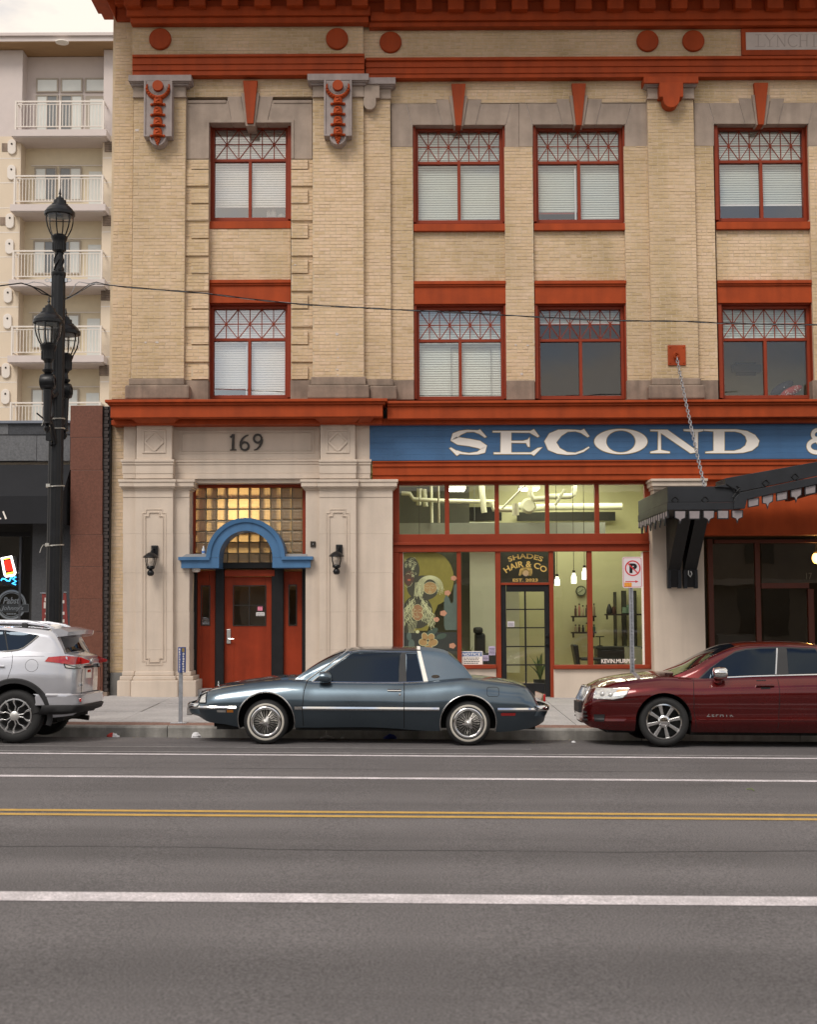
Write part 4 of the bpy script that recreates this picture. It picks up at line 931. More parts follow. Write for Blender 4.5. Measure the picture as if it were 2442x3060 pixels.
def ringletter(cx, cy, rx, ry, ix, iy, mp):
    o_, i_ = [mp(cx+rx*math.cos(a), cy+ry*math.sin(a)) for a in fr(0, 2*PI, 40)[:-1]], [mp(cx+ix*math.cos(a), cy+iy*math.sin(a)) for a in fr(0, 2*PI, 40)[:-1]]
    o2, i2 = [mp(cx+(rx+5)*math.cos(a), cy+(ry+5)*math.sin(a)) for a in fr(0, 2*PI, 40)[:-1]], [mp(cx+(ix-5)*math.cos(a), cy+(iy-5)*math.sin(a)) for a in fr(0, 2*PI, 40)[:-1]]
    q = MB(); q.ringp(o_[::-1], i_[::-1], Yl, Yk); o = q.build('letter', WH, t); q = MB(); q.ringp(o2[::-1], i2[::-1], Yk-.004, Yk+.01); q.build('letter_outline', GO, o)
ringletter((1595-(1822-1200)*S1+315)/2, 1712, (315-(1595-(1822-1200)*S1))/2, 104, 122, 92, m8)
letter([[(340, 1615), (480, 1615), (716, 1782), (716, 1802), (672, 1810), (405, 1628), (340, 1626)], [(404, 1622), (425, 1634), (427, 1782), (500, 1797), (500, 1808), (340, 1808), (340, 1797), (402, 1783)],
        [(615, 1612), (779, 1612), (779, 1623), (733, 1634), (731, 1802), (708, 1802), (706, 1634), (615, 1623)]], m8)
D = [(950, 1612), (1050, 1612), (1140, 1626), (1205, 1658), (1240, 1705), (1228, 1748), (1180, 1786), (1110, 1804), (1040, 1808), (950, 1808), (950, 1790), (1030, 1790), (1085, 1775), (1125, 1745), (1138, 1708), (1125, 1668), (1090, 1642), (1040, 1629), (950, 1629)]
letter([[(862, 1612), (952, 1612), (952, 1808), (862, 1808)], D, [(783, 1612), (866, 1612), (866, 1629), (783, 1623)], [(796, 1808), (866, 1808), (866, 1790), (796, 1798)]], m8)
letter([arcs(1725, 1655, 42, 38, 60, 420, 22, 30), [(1700, 1680, 30), (1740, 1725, 44), (1800, 1780, 50), (1840, 1808, 40)], arcs(1715, 1752, 66, 50, -60, -330, 22, 34)], m8)
bands('shop_architrave', xb(1418), 2480, [yb(v) for v in (1866, 1876, 1912, 1983, 2030)], 26.5, (.14, .11, .08, .05), red, back=.3)
# ------------------------------------------------------------------ shop front
x3, y3 = crop(1150, 1400, 3.171); x4, y4 = crop(1540, 1400, 3.171)
YT = 26.70
Fz = lambda lst, nm, mat, par, bev=.005: cbox(lst, nm, mat, par, bev)
sf = Fz([(1174, yb(2030), 1956, 1447, YT-.02, YT+.25), (1174, 1447, 1193.5, 1597, YT, YT+.15), (1928, 1447, 1956, 1597, YT, YT+.15)], 'shop_front', M['redtrim'], BB)
Fz([(1174, 1595, 1956, 1624, YT-.03, YT+.15), (1174, 1619, 1956, 1627, YT-.10, YT+.1), (1174, 1627, 1956, 1648, YT-.045, YT+.15)], 'transom_rail', M['redtrim'], sf)
for (a, b) in ((1330, 1343), (1479.5, 1492), (1631, 1642.5), (1779, 1792)): Fz([(a, 1447, b, 1596, YT-.012, YT+.12)], 'mullion', M['redtrim'], sf)
for (a, b, bt_) in ((1174, 1193, 2000), (1193, 1205, 1996), (1367, 1379.5, 2075), (1483, 1498, 2085), (1644, 1656.5, 2085), (1757.5, 1772, 1990), (1926, 1940, 1996), (1940, 1956, 2000)):
    Fz([(a, 1648, b, bt_, YT-(.03 if a in (1174, 1940) else .012), YT+.14)], 'mullion', M['redtrim'], sf)
for (a, b) in ((1193, 1484), (1656, 1944)): Fz([(a, 1987, b, 1999, YT-.09, YT+.15)], 'shop_sill', M['redtrim'], sf, .01)
Fz([(1498, 1741, 1644, 1748, YT-.01, YT+.14)], 'door_head', M['redtrim'], sf)
for (a, b) in ((1174, 1484), (1656, 1956)): Fz([(a, 1999, b, 2100, YT-.02, YT+.2)], 'stall_riser', cr_, sf, .01)
for (a, b, c, d) in ((1193, 1447, 1330, 1596), (1343, 1447, 1480, 1596), (1492, 1447, 1631, 1596), (1642, 1447, 1779, 1596), (1792, 1447, 1928, 1596), (1205, 1648, 1367, 1988), (1379, 1648, 1483, 1988), (1498, 1648, 1644, 1742), (1656, 1648, 1758, 1988), (1772, 1648, 1926, 1988)):
    MB().fbox(a, b, c, d, YT+.06, YT+.066).build('pane', M['shopglass'], sf)
Fz([(1202, 1650, 1206.5, 1988, YT+.01, YT+.06), (1920, 1650, 1926, 1988, YT+.01, YT+.06)], 'window_bead', M['white'], sf, 0)
dk = M['black']
q = MB(); dx0, dx1 = 1499, 1643
q.fbox(dx0, 1748, 1514, 2082, YT+.02, YT+.08); q.fbox(1629, 1748, dx1, 2082, YT+.02, YT+.08); q.fbox(1514, 1748, 1629, 1768, YT+.02, YT+.08); q.fbox(1514, 2042, 1629, 2082, YT+.02, YT+.08)
sd_ = q.build('door', dk, BB, bev=.005); sd_['label'] = 'black glazed shop door with ten panes'
q = MB(); q.fbox(1569, 1768, 1574, 2042, YT+.03, YT+.07)
for v in (1821, 1876, 1932, 1987): q.fbox(1514, v-1.8, 1629, v+1.8, YT+.032, YT+.072)
q.build('glazing_bar', dk, sd_)
rows = [1768, 1821, 1876, 1932, 1987, 2042]
for i in range(5):
    for (a, b) in ((1514, 1569), (1574, 1629)): MB().fbox(a, rows[i], b, rows[i+1], YT+.045, YT+.05).build('pane', M['shopglass'], sd_)
for v in (1900, 1926):
    X, Z = U(1636, v, YT); MB().lathe([(.03, 0), (.034, -.02), (.02, -.06), (.012, -.062)], (X, YT+.02, Z), 12, 'y').build('door_knob', M['ironblack'], sd_, smooth=40)
# cream pier right of the shop, with its cap
Fz([(1954, 1520, 2108, 2100, 26.32, 27.2)], 'pilaster', cr_, BB, .008)
Fz([(1946, 1430, 2117, 1437, 26.12, 27), (1949, 1437, 2114, 1452, 26.16, 27), (1953, 1452, 2110, 1462, 26.22, 27), (1955, 1462, 2107, 1520, 26.32, 27)], 'shaft_capital', cr_, BB)
# dark recessed entrance under the canopy
Fz([(2100, 1400, 2600, 1598, 26.56, 27.0)], 'entrance_header', red, BB)
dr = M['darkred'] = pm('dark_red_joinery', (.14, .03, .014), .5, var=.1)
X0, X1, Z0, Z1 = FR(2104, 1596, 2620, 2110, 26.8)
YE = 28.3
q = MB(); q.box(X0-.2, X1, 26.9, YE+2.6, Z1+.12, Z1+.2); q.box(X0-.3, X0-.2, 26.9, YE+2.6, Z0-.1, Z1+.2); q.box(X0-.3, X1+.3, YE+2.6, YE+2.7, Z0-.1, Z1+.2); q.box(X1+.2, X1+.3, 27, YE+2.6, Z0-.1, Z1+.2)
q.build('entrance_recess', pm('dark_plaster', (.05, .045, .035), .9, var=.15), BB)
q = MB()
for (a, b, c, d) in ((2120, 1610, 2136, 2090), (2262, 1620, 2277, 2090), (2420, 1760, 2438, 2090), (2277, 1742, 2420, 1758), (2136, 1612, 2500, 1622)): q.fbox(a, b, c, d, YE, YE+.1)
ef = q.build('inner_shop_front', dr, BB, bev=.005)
for (a, b, c, d) in ((2136, 1622, 2262, 2090), (2277, 1622, 2520, 1742), (2284, 1760, 2416, 2090)): MB().fbox(a, b, c, d, YE+.04, YE+.046).build('pane', M['shopglass'], ef)
ftext('17', 2411, 1712, 2428, 1731, YE+.035, .003, 'door_figures', pm('faint_figures', (.22, .18, .12), .6, var=0), ef)
PYL = YE+.35; X, Z = U(2441, 1668, PYL); t = thing('pendant_lamp', (X, PYL, Z), 'glowing orange globe lamp hanging in the dark entrance under the canopy', 'lamp')
MB().ball((X, PYL, Z), .085, 16, 1.35).build('globe', pm('lamp_glow', (1, .6, .2), .4, var=0, emis=(1, .42, .08), estr=9), t, smooth=60)
q = MB(); q.lathe([(.05, .1), (.05, .15), (.012, .17), (.012, .62)], (X, PYL, Z), 12); q.build('stem', M['bronze'], t, smooth=40)
pl = bpy.data.lights.new('orange_lamp', 'POINT'); pl.energy = 9; pl.color = (1, .5, .14); pl.shadow_soft_size = .1; po = bpy.data.objects.new('orange_lamp', pl); COL.objects.link(po); po.location = (X, PYL-.2, Z)
# dim things inside the dark entrance: a counter and a shelf with bottles
X0, X1, Z0, Z1 = FR(2150, 1895, 2250, 2090, YE+1.2); t = thing('counter', ((X0+X1)/2, YE+1.2, Z0), 'dim dark counter behind the glass of the covered entrance', 'counter')
dkw = pm('dark_wood', (.035, .025, .02), .5, var=.2)
MB().box(X0, X1, YE+1.2, YE+1.7, Z0, Z1-.05).build('front', dkw, t); MB().box(X0-.04, X1+.04, YE+1.16, YE+1.74, Z1-.05, Z1).build('top', dkw, t)

# ------------------------------------------------------------------ salon interior
SX0, SX1, SZ0, SZ1 = FR(1170, 1425, 1960, 2090, 26.9)
YBk = 31.6
q = MB(); ex = 1.0
wl = pm('salon_wall', (.56, .545, .33), .8, var=.04)
q.box(SX0-.6, SX1+.75, YBk, YBk+.1, SZ0, SZ1+.5); q.box(SX1+.65, SX1+.75, 26.95, YBk, SZ0, SZ1+.5); q.box(SX0-.7, SX0-.6, 26.95, YBk, SZ0, SZ1+.5); q.build('salon_wall', wl, BB)
q = MB(); q.box(SX0-.6, SX1+.65, 26.95, YBk, SZ1+.5, SZ1+.6); q.build('salon_ceiling', wl, BB)
q = MB(); q.box(SX0-.6, SX1+.65, 26.93, YBk, SZ0-.1, SZ0); q.build('salon_floor', pm('salon_floor', (.16, .15, .13), .4, var=.1), BB)
dpan = pm('grey_panel', (.115, .115, .095), .8, var=.1); lp = pm('pale_panel', (.66, .68, .55), .8, var=.03)
def slab(nm, x0, y0, x1, y1, Y, mat, label, cat, d=.08):
    X0, X1, Z0, Z1 = FR(x0, y0, x1, y1, Y); t = thing(nm, ((X0+X1)/2, Y, Z0), label, cat); q = MB(); q.box(X0, X1, Y, Y+d, Z0, Z1); q.build('panel', mat, t)
    return t, X0, X1, Z0, Z1
slab('partition_wall', 1180, 1455, 1405, 2070, 30.6, dpan, 'dark grey partition wall inside the salon behind the mural', 'partition')
slab('partition_wall', 1405, 1560, 1482, 2000, 29.6, lp, 'pale lit partition seen through the second shop pane', 'partition')
slab('soffit_beam', 1165, 1562, 1810, 1600, 29.2, pm('grey_beam', (.26, .27, .23), .8, var=.05), 'long grey beam across the salon behind the transom panes', 'beam', .35)
slab('dark_partition', 1384, 1600, 1660, 1746, 30.2, pm('dark_grey_partition', (.05, .05, .042), .8, var=.1), 'dark grey upper partition behind the gold arched lettering', 'partition')
slab('curtain', 1512, 1762, 1553, 2010, 31.0, lp, 'pale curtain seen through the left panes of the black shop door', 'curtain')
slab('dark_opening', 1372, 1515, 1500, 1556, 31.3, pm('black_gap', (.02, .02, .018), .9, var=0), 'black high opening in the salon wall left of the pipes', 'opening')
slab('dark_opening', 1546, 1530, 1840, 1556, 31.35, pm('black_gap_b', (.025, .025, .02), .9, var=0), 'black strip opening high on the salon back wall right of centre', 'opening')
pw = pm('pipe_paint', (.66, .66, .50), .5, var=.04)
t = thing('ceiling_pipes', U(1620, 1500, 29)[:1]+(29, U(1620, 1500, 29)[1]), 'cream painted pipes running under the salon ceiling', 'pipes')
def pipe(pts, r, Y): q = MB(); q.tube([(*(lambda p: (p[0], Y+(k if False else 0), p[1]))(U(x, y, Y)),) for x, y in pts for k in (0,)], r, 8); q.build('pipe', pw, t, smooth=50)
pipe([(1490, 1520), (1540, 1521), (1552, 1512), (1600, 1518), (1640, 1515), (1860, 1513)], .075, 29.6)
pipe([(1585, 1450), (1586, 1478), (1596, 1492), (1630, 1490), (1640, 1484), (1705, 1483), (1716, 1476), (1718, 1448)], .06, 28.9)
pipe([(1440, 1450), (1446, 1520), (1448, 1532)], .06, 28.6); pipe([(1470, 1500), (1475, 1522), (1535, 1523)], .05, 28.7); pipe([(1540, 1505), (1542, 1540)], .07, 28.4)
pipe([(1200, 1474), (1225, 1475), (1236, 1492), (1330, 1497), (1480, 1499)], .045, 29.0); pipe([(1254, 1460), (1252, 1510)], .055, 29.2); pipe([(1268, 1462), (1272, 1514)], .05, 29.2)
pipe([(1289, 1450), (1291, 1562)], .03, 29.1); pipe([(1310, 1450), (1312, 1562)], .022, 28.0); pipe([(1660, 1510), (1688, 1462)], .03, 28.6); pipe([(1570, 1450), (1500, 1520)], .02, 28.2)
q = MB(); X, Z = U(1580, 1512, 29); q.lathe([(.12, -.1), (.17, 0), (.12, .1)], (X, 29, Z), 14, 'y'); q.build('pipe_joint', pw, t, smooth=40)
em = pm('fluorescent', (1, 1, .9), .5, var=0, emis=(1, .97, .78), estr=7)
def strip_light(x0, y0, x1, y1, Y, label, grp='strip lights on the salon ceiling'):
    X0, X1, Z0, Z1 = FR(x0, y0, x1, y1, Y); t = thing('ceiling_light', ((X0+X1)/2, Y, Z0), label, 'ceiling light', grp)
    q = MB(); q.box(X0, X1, Y, Y+.5, Z0, Z0+.02); q.build('diffuser', em, t); q = MB(); q.box(X0-.02, X1+.02, Y-.01, Y+.52, Z0+.02, Z0+.08); q.build('housing', M['white'], t)
    q = MB(); zt_ = SZ1+.5
    for x in (X0+.05, X1-.05): q.tube([(x, Y+.25, Z0+.08), (x, Y+.25, max(zt_, Z0+.2))], .006, 4)
    q.build('hanger', M['steel'], t)
strip_light(1342, 1455, 1390, 1463, 29.0, 'white strip light behind the second transom pane'); strip_light(1556, 1452, 1612, 1461, 29.3, 'white strip light above the pipes behind the middle transom pane'); strip_light(1393, 1682, 1428, 1687, 30.8, 'small strip light low behind the second shop pane')
for (x, yv, e) in ((1450, 28.2, 45), (1800, 28.6, 62), (1650, 30.4, 42)):
    al = bpy.data.lights.new('salon_light', 'AREA'); al.shape = 'RECTANGLE'; al.size = 1.6; al.size_y = 1.2; al.energy = e; al.color = (1, .955, .74)
    ao = bpy.data.objects.new('salon_light', al); COL.objects.link(ao); X, Z = U(x, 1450, yv); ao.location = (X, yv, SZ1+.46)
pg = pm('lit_shade', (1, 1, .9), .4, var=0, emis=(1, .95, .78), estr=1.5)
for (x, y0, y1, lab) in ((1666, 1723, 1750, 'lit glass pendant just right of the black shop door'), (1716, 1712, 1744, 'lit glass pendant hanging above the wall clock'), (1748, 1697, 1732, 'highest lit glass pendant, beside the red mullion'), (1254.5, 1676, 1740, 'long pale tube pendant behind the mural')):
    X, Z = U(x, y1, 28.6); _, Zt = U(x, y0, 28.6); h = Zt-Z; t = thing('pendant_lamp', (X, 28.6, Z), lab, 'pendant lamp', 'lit pendants in the salon')
    if y0 < 1690:
        MB().lathe([(.045, .0), (.045, h)], (X, 28.6, Z), 14).build('shade', pm('pale_shade', (.55, .6, .5), .4, var=0), t, smooth=40); MB().ball((X, 28.6, Z-.02), .045, 10).build('bulb', pg, t, smooth=60)
    else:
        MB().lathe([(.05, 0), (.056, .01), (.056, h*.66), (.04, h*.74), (.036, h*.8), (.03, h)], (X, 28.6, Z), 14).build('shade', pg, t, smooth=40)
        MB().lathe([(.03, h), (.03, h+.05), (.006, h+.06)], (X, 28.6, Z), 8).build('cap', M['bronze'], t)
    MB().tube([(X, 28.6, Z+h), (X, 28.6, SZ1+.5)], .006, 4).build('cord', M['bronze'], t)
# clock
YK = YBk-.03; X, Z = U(1737, 1766, YK); rk = 15.5*YK/4139
t = thing('wall_clock', (X, YK, Z), 'round dark framed clock on the pale green salon wall', 'clock')
MB().lathe([(rk*.86, -.03), (rk, -.03), (rk, .02)], (X, YK, Z), 28, 'y').build('frame', M['black'], t, smooth=40)
MB().lathe([(.001, -.034), (rk*.84, -.034), (rk*.84, -.02)], (X, YK, Z), 28, 'y').build('dial', pm('clock_dial', (.42, .45, .30), .6, var=0), t)
q = MB(); q.tube([(X, YK-.04, Z), (X+rk*.35, YK-.04, Z+rk*.28)], .007, 4); q.tube([(X, YK-.042, Z), (X-rk*.5, YK-.042, Z-rk*.32)], .005, 4); q.build('hand', M['black'], t)
q = MB()
for i in range(12): a = PI/6*i; q.box(X+rk*.72*math.cos(a)-.008, X+rk*.72*math.cos(a)+.008, YK-.036, YK-.034, Z+rk*.72*math.sin(a)-.008, Z+rk*.72*math.sin(a)+.008)
q.build('hour_mark', M['black'], t)
cols = [(.10, .05, .035), (.45, .20, .15), (.45, .36, .25), (.03, .03, .03), (.28, .22, .14), (.38, .30, .2), (.5, .4, .08), (.16, .25, .18), (.12, .2, .16), (.05, .12, .1)]
bm_ = [pm('bottle_%s' % 'abcdefghij'[i], c, .35, var=0) for i, c in enumerate(cols)]
def shelf(x0, x1, y, Y, lab): 
    X0, X1, Z0, Z1 = FR(x0, y, x1, y+5, Y); t = thing('wall_shelf', ((X0+X1)/2, Y, Z0), lab, 'shelf', 'shelves on the salon wall')
    MB().box(X0, X1, Y-.1, Y+.1, Z0, Z1).build('board', dkw, t)
    for x in (X0+.05, X1-.05): MB().box(x-.015, x+.015, Y-.02, Y+.1, Z0-.09, Z0).build('bracket', M['black'], t)
    return X0, X1, Z1
bn = [('slim dark brown', 'squat rosy', 'pale tan'), ]
names = ['dark brown', 'rosy red', 'tan', 'black', 'olive brown', 'sand coloured', 'mustard yellow', 'sage green', 'dark teal', 'deep green']
for (y, lab, seq) in ((1840, 'upper wooden shelf of bottles under the clock', [0, 1, 2, 3, 5, 4]), (1888, 'lower wooden shelf of bottles under the clock', [5, 0, 3, 6, 8, 9])):
    X0, X1, Zt = shelf(1708, 1782, y, 31.3, lab); w = (X1-X0)/7.2
    for i, ci in enumerate(seq):
        x = X0+.1+w*1.08*i; h = random.uniform(.17, .25) if y < 1860 else random.uniform(.12, .19)
        t = thing('bottle', (x, 31.3, Zt), '%s bottle on the %s shelf under the clock, number %d from its left end' % (names[ci], lab.split()[0], i+1) if False else '%s bottle standing on the %s shelf under the salon clock' % (names[ci], lab.split()[0]), 'bottle', 'bottles on the salon shelves')
        MB().lathe([(w*.36, 0), (w*.38, .01), (w*.38, h*.75), (w*.2, h*.85), (w*.2, h)], (x, 31.3, Zt), 10).build('body', bm_[ci], t, smooth=40)
        MB().lathe([(w*.22, h), (w*.22, h+.03)], (x, 31.3, Zt), 8).build('cap', M['black'], t)
X0, X1, Zt = shelf(1809, 1930, 1834, 31.2, 'long dark shelf across the mirrors at the right end of the salon')
for (x, w, h, ci, lab) in ((1822, .07, .22, 3, 'dark pointed ornament on the long salon shelf'), (1836, .05, .16, 0, 'brown jar on the long salon shelf'), (1870, .08, .15, 7, 'sage green pot on the long salon shelf'), (1884, .09, .2, 7, 'taller green planter on the long salon shelf')):
    X, _ = U(x, 1834, 31.2); t = thing('ornament', (X, 31.2, Zt), lab, 'ornament', 'things on the long salon shelf')
    MB().lathe([(w*.8, 0), (w, .02), (w*.9, h*.5), (w*.3 if x < 1830 else w*.95, h)], (X, 31.2, Zt), 12).build('body', bm_[ci], t, smooth=40)
mr = pm('mirror_glass', (.16, .17, .14), .12, .7, var=0)
for i, (a, b, lab) in enumerate(((1837, 1843, 'narrow'), (1861, 1872, 'middle'), (1896, 1903, 'right'))):
    X0, X1, Z0, Z1 = FR(a, 1765+(4 if i == 0 else 0), b, 1950, 31.45); t = thing('mirror', ((X0+X1)/2, 31.45, Z0), ('narrow tall mirror strip nearest the red mullion', 'wide tall mirror strip, middle of the three', 'tall mirror strip half hidden by the sign post')[i], 'mirror', 'tall mirror strips in the salon')
    MB().box(X0, X1, 31.45, 31.5, Z0, Z1).build('glass', mr, t); q = MB(); q.box(X0-.012, X0, 31.44, 31.5, Z0, Z1); q.box(X1, X1+.012, 31.44, 31.5, Z0, Z1); q.build('frame', M['bronze'], t)
# desk, chair, dark salon chair, plants
dg_ = pm('dark_leather', (.022, .024, .022), .45, var=.2)
def salon_chair(x, y0, y1, Y, lab):
    X, Z0 = U(x, y1, Y); _, Z1 = U(x, y0, Y); fl = SZ0; t = thing('salon_chair', (X, Y, fl), lab, 'chair', 'salon chairs'); h = Z1-fl
    MB().box(X-.25, X+.25, Y-.25, Y+.25, fl+h*.42, fl+h*.55).build('seat', dg_, t, bev=.04)
    q = MB(); q.prism([(X-.27, fl+h*.5), (X-.2, fl+h*.5), (X-.25, Z1), (X-.36, Z1)], Y-.24, Y+.24); q.build('backrest', dg_, t, bev=.03)
    for s_ in (-1, 1): MB().box(X-.2, X+.22, Y+s_*.27-.03, Y+s_*.27+.03, fl+h*.68, fl+h*.73).build('armrest', dg_, t, bev=.012)
    MB().lathe([(.26, 0), (.26, .03), (.05, .06), (.04, h*.43)], (X, Y, fl), 16).build('pedestal', M['chrome'], t, smooth=40)
salon_chair(1762, 1925, 1990, 28.6, 'black salon chair with its back beside the red mullion')
X0, X1, Z0, Z1 = FR(1782, 1932, 1924, 1990, 29.4); t = thing('styling_desk', ((X0+X1)/2, 29.4, SZ0), 'long dark reception desk behind the white window lettering', 'desk')
MB().box(X0, X1, 29.4, 30.0, Z1-.05, Z1).build('top', dg_, t, bev=.01); MB().box(X0+.04, X1-.04, 29.45, 29.95, SZ0, Z1-.05).build('body', dg_, t)
MB().box(X0+.6, X0+.95, 29.3, 29.399, SZ0+.1, Z1-.01).build('drawer_front', pm('pale_drawer', (.3, .3, .22), .6, var=0), t)
X, Z = U(1794, 1932, 29.7); t = thing('tap_stand', (X, 29.7, Z), 'small dark T shaped stand on the salon desk', 'stand'); MB().lathe([(.06, 0), (.06, .02), (.012, .03), (.012, .2)], (X, 29.7, Z), 10).build('stem', M['black'], t); MB().box(X-.09, X+.09, 29.68, 29.72, Z+.2, Z+.22).build('bar', M['black'], t)
X0, X1, Z0, Z1 = FR(1417, 1874, 1458, 2000, 29.0); t = thing('hair_dryer_chair', ((X0+X1)/2, 29, SZ0), 'bulky black chair in front of the pale partition', 'chair')
q = MB(); q.box(X0+.02, X1-.05, 28.9, 29.3, SZ0+.5, Z1-.12); q.box(X0, X1-.1, 28.85, 29.35, Z1-.14, Z1); q.build('backrest', dg_, t, bev=.05)
MB().box(X0, X1+.15, 28.6, 29.3, SZ0+.35, SZ0+.55).build('seat', dg_, t, bev=.05); MB().box(X0-.06, X1+.2, 28.6, 28.75, SZ0+.55, SZ0+.85).build('armrest', dg_, t, bev=.04); MB().lathe([(.28, 0), (.28, .04), (.06, .06), (.05, .36)], ((X0+X1)/2, 29, SZ0), 14).build('pedestal', M['chrome'], t)
lf = [pm('leaf_green', (.055, .10, .035), .5, var=.25, vs=20), pm('leaf_pale', (.13, .17, .055), .5, var=.2, vs=20)]
def plant(x, y0, y1, Y, n, lab, spread, mi=0):
    X, Z0 = U(x, y1, Y); _, Z1 = U(x, y0, Y); t = thing('potted_plant', (X, Y, Z0-.3), lab, 'plant', 'plants in the shop window')
    MB().lathe([(.10, 0), (.13, .22), (.14, .3), (.12, .3)], (X, Y, Z0-.3), 14).build('pot', bm_[3], t, smooth=40)
    for i in range(n):
        a = random.uniform(0, 2*PI); h = (Z1-Z0)*random.uniform(.6, 1); sp = spread*random.uniform(.3, 1); q = MB(); w = .035; vs = []; m_ = 6
        for k in range(m_+1):
            u = k/m_; r = sp*u**1.6; c = Vector((X+math.cos(a)*r, Y+math.sin(a)*r*.6, Z0-.02+h*(u-.25*u*u*(sp/spread)))); ww = w*math.sin(PI*min(1, .15+u*.85))+.002
            vs += [tuple(c+Vector((-math.sin(a)*ww, math.cos(a)*ww, .0))), tuple(c+Vector((0, 0, -.006))), tuple(c+Vector((math.sin(a)*ww, -math.cos(a)*ww, 0)))]
        q.add(vs, [(3*k+j, 3*k+j+1, 3*k+j+4, 3*k+j+3) for k in range(m_) for j in (0, 1)]); q.build('leaf', lf[(i+mi) % 2], t, smooth=60)
plant(1398, 1905, 1985, 27.5, 11, 'spiky green plant behind the notice sign', .3); plant(1427, 1920, 1985, 27.35, 9, 'pale bladed plant behind the purple papers', .28, 1); plant(1615, 1935, 2030, 27.6, 12, 'bushy green plant seen through the shop door', .3); plant(1340, 1950, 2000, 27.4, 10, 'dark fern at the foot of the mural window', .34)
# ------------------------------------------------------------------ prints on the shop glass
YL = YT+.054
X0, X1, Z0, Z1 = FR(1376, 1946, 1443, 1987, YL); t = thing('notice_sign', ((X0+X1)/2, YL, Z0), 'white window sign with the word NOTICE on a blue band', 'sign')
MB().box(X0, X1, YL, YL+.005, Z0, Z1).build('plate', M['white'], t, bev=.001)
h = Z1-Z0; MB().box(X0+.012, X1-.012, YL-.001, YL, Z0+h*.62, Z1-.012).build('band', pm('notice_blue', (.10, .17, .34), .5, var=0), t)
text('NOTICE', X0+.03, X1-.03, Z0+h*.68, Z1-.03, YL-.001, .001, 'lettering', M['white'], t, shear=.2, bold=.015)
q = MB()
for i in range(4):
    x = X0+.07; z = Z0+h*(.47-.125*i)
    while x < X1-.08: l = random.uniform(.015, .05); q.box(x, x+l, YL-.0015, YL, z, z+h*.06); x += l+.009
q.build('small_print', M['charcoal'], t)
pp = pm('lilac_paper', (.45, .40, .55), .8, var=.03)
paper('window_notice', 1461, 1931, 1481, 1958, YL, pp, 'lilac paper high in the corner of the second shop pane', 'notice', 5); paper('window_notice', 1442, 1958, 1461, 1975, YL, pp, 'lilac paper touching the white notice sign', 'notice', 3)
paper('door_card', 1517, 1857, 1538, 1873, YT+.04, pm('door_card', (.62, .58, .62), .8, var=0), 'small white card on the black shop door', 'card', 3)
gp = pm('gold_print', (.62, .42, .11), .45, var=.1, vs=20)
X, Z = U(1571, 1700, YL); t = thing('window_lettering', (X, YL, Z), 'arched gold lettering SHADES HAIR & CO. EST. 2023 above the shop door', 'lettering')
k_ = YL/4139
def arctext(body, cx, top, bot, halfw, rpx, nm='lettering'):
    Xc, Zb = U(cx, bot, YL); r = rpx*k_; ha = halfw*k_/r; text(body, 0, 0, 0, (bot-top)*k_, YL, .002, nm, gp, t, arc=(Xc, Zb-r, r, ha), bold=.02)
arctext('SHADES', 1571, 1654, 1669, 50, 120); arctext('HAIR & CO', 1571, 1676, 1694, 61, 95)
ftext('EST. 2023', 1533, 1729, 1608, 1738, YL, .002, 'lettering', gp, t, bold=.02)
q = MB()
for i in range(14):
    a = PI*(.12+.76*i/13); q.stroke([(*U(1571+9*math.cos(a), 1706-7*math.sin(a), YL), .008), (*U(1571+19*math.cos(a)+2, 1706-13*math.sin(a), YL), .009), (*U(1571+21*math.cos(a), 1718+random.uniform(-3, 4), YL), .006)], YL-.002-.0001*i, YL)
q.build('hair_emblem', gp, t)
q = MB(); q.prism([(lambda p: p)(U(1572+9*math.cos(a), 1713+9*math.sin(a), YL)) for a in fr(0, 2*PI, 16)[:-1]], YL-.0005, YL+.001); q.build('face_emblem', pm('tan_print', (.38, .27, .17), .6, var=0), t)
X, Z = U(1850, 1976, YL); t = thing('window_lettering', (X, YL, Z), 'white block lettering KEVIN.MURPHY at the foot of the last shop pane', 'lettering')
ftext('KEVIN.MURPHY', 1798, 1969, 1901, 1982, YL, .002, 'lettering', M['white'], t, bold=.02)
# painted mural on the first pane: a plain sun, flowing hair, closed-eyed faces, cactus and flowers
X, Z = U(1286, 1980, YL); t = thing('window_mural', (X, YL, Z), 'painted window mural of three faces with wavy hair, a yellow sun and cactus flowers', 'mural')
mu = lambda c, n: pm(n, c, .5, var=.08, vs=14)
xm_, ym_ = crop(1160, 1640, 4.7806)
def patch(nm, pts, mat, d): q = MB(); q.prism([U(xm_(x), ym_(y), YL) for x, y in pts], YL-d, YL-d+.0008); return q.build(nm, mat, t)
def ell(cx, cy, rx, ry, n=20, rot=0): return [(cx+rx*math.cos(a)*math.cos(rot)-ry*math.sin(a)*math.sin(rot), cy+rx*math.cos(a)*math.sin(rot)+ry*math.sin(a)*math.cos(rot)) for a in fr(0, 2*PI, n)[:-1]]
sun_p = [(215, 62)]+[(640+(940-640)*math.sin(a)*1.0, 430-380*math.cos(a)) for a in fr(0, PI*.92, 20)]+[(560, 1170), (215, 1170)]
patch('yellow_sun', sun_p, mu((.21, .185, .03), 'mural_yellow'), .001)
for (cx, cy, rx, ry) in ((330, 300, 120, 180), (500, 560, 230, 180), (420, 900, 215, 240), (300, 1080, 90, 130)): patch('hair_shape', [(max(216, x), y) for x, y in ell(cx, cy, rx, ry, 28)], mu((.05, .05, .028), 'mural_dark'), .002+.0001*(cy/1000))
grn = mu((.055, .085, .06), 'mural_green'); grn2 = mu((.09, .125, .10), 'mural_sage')
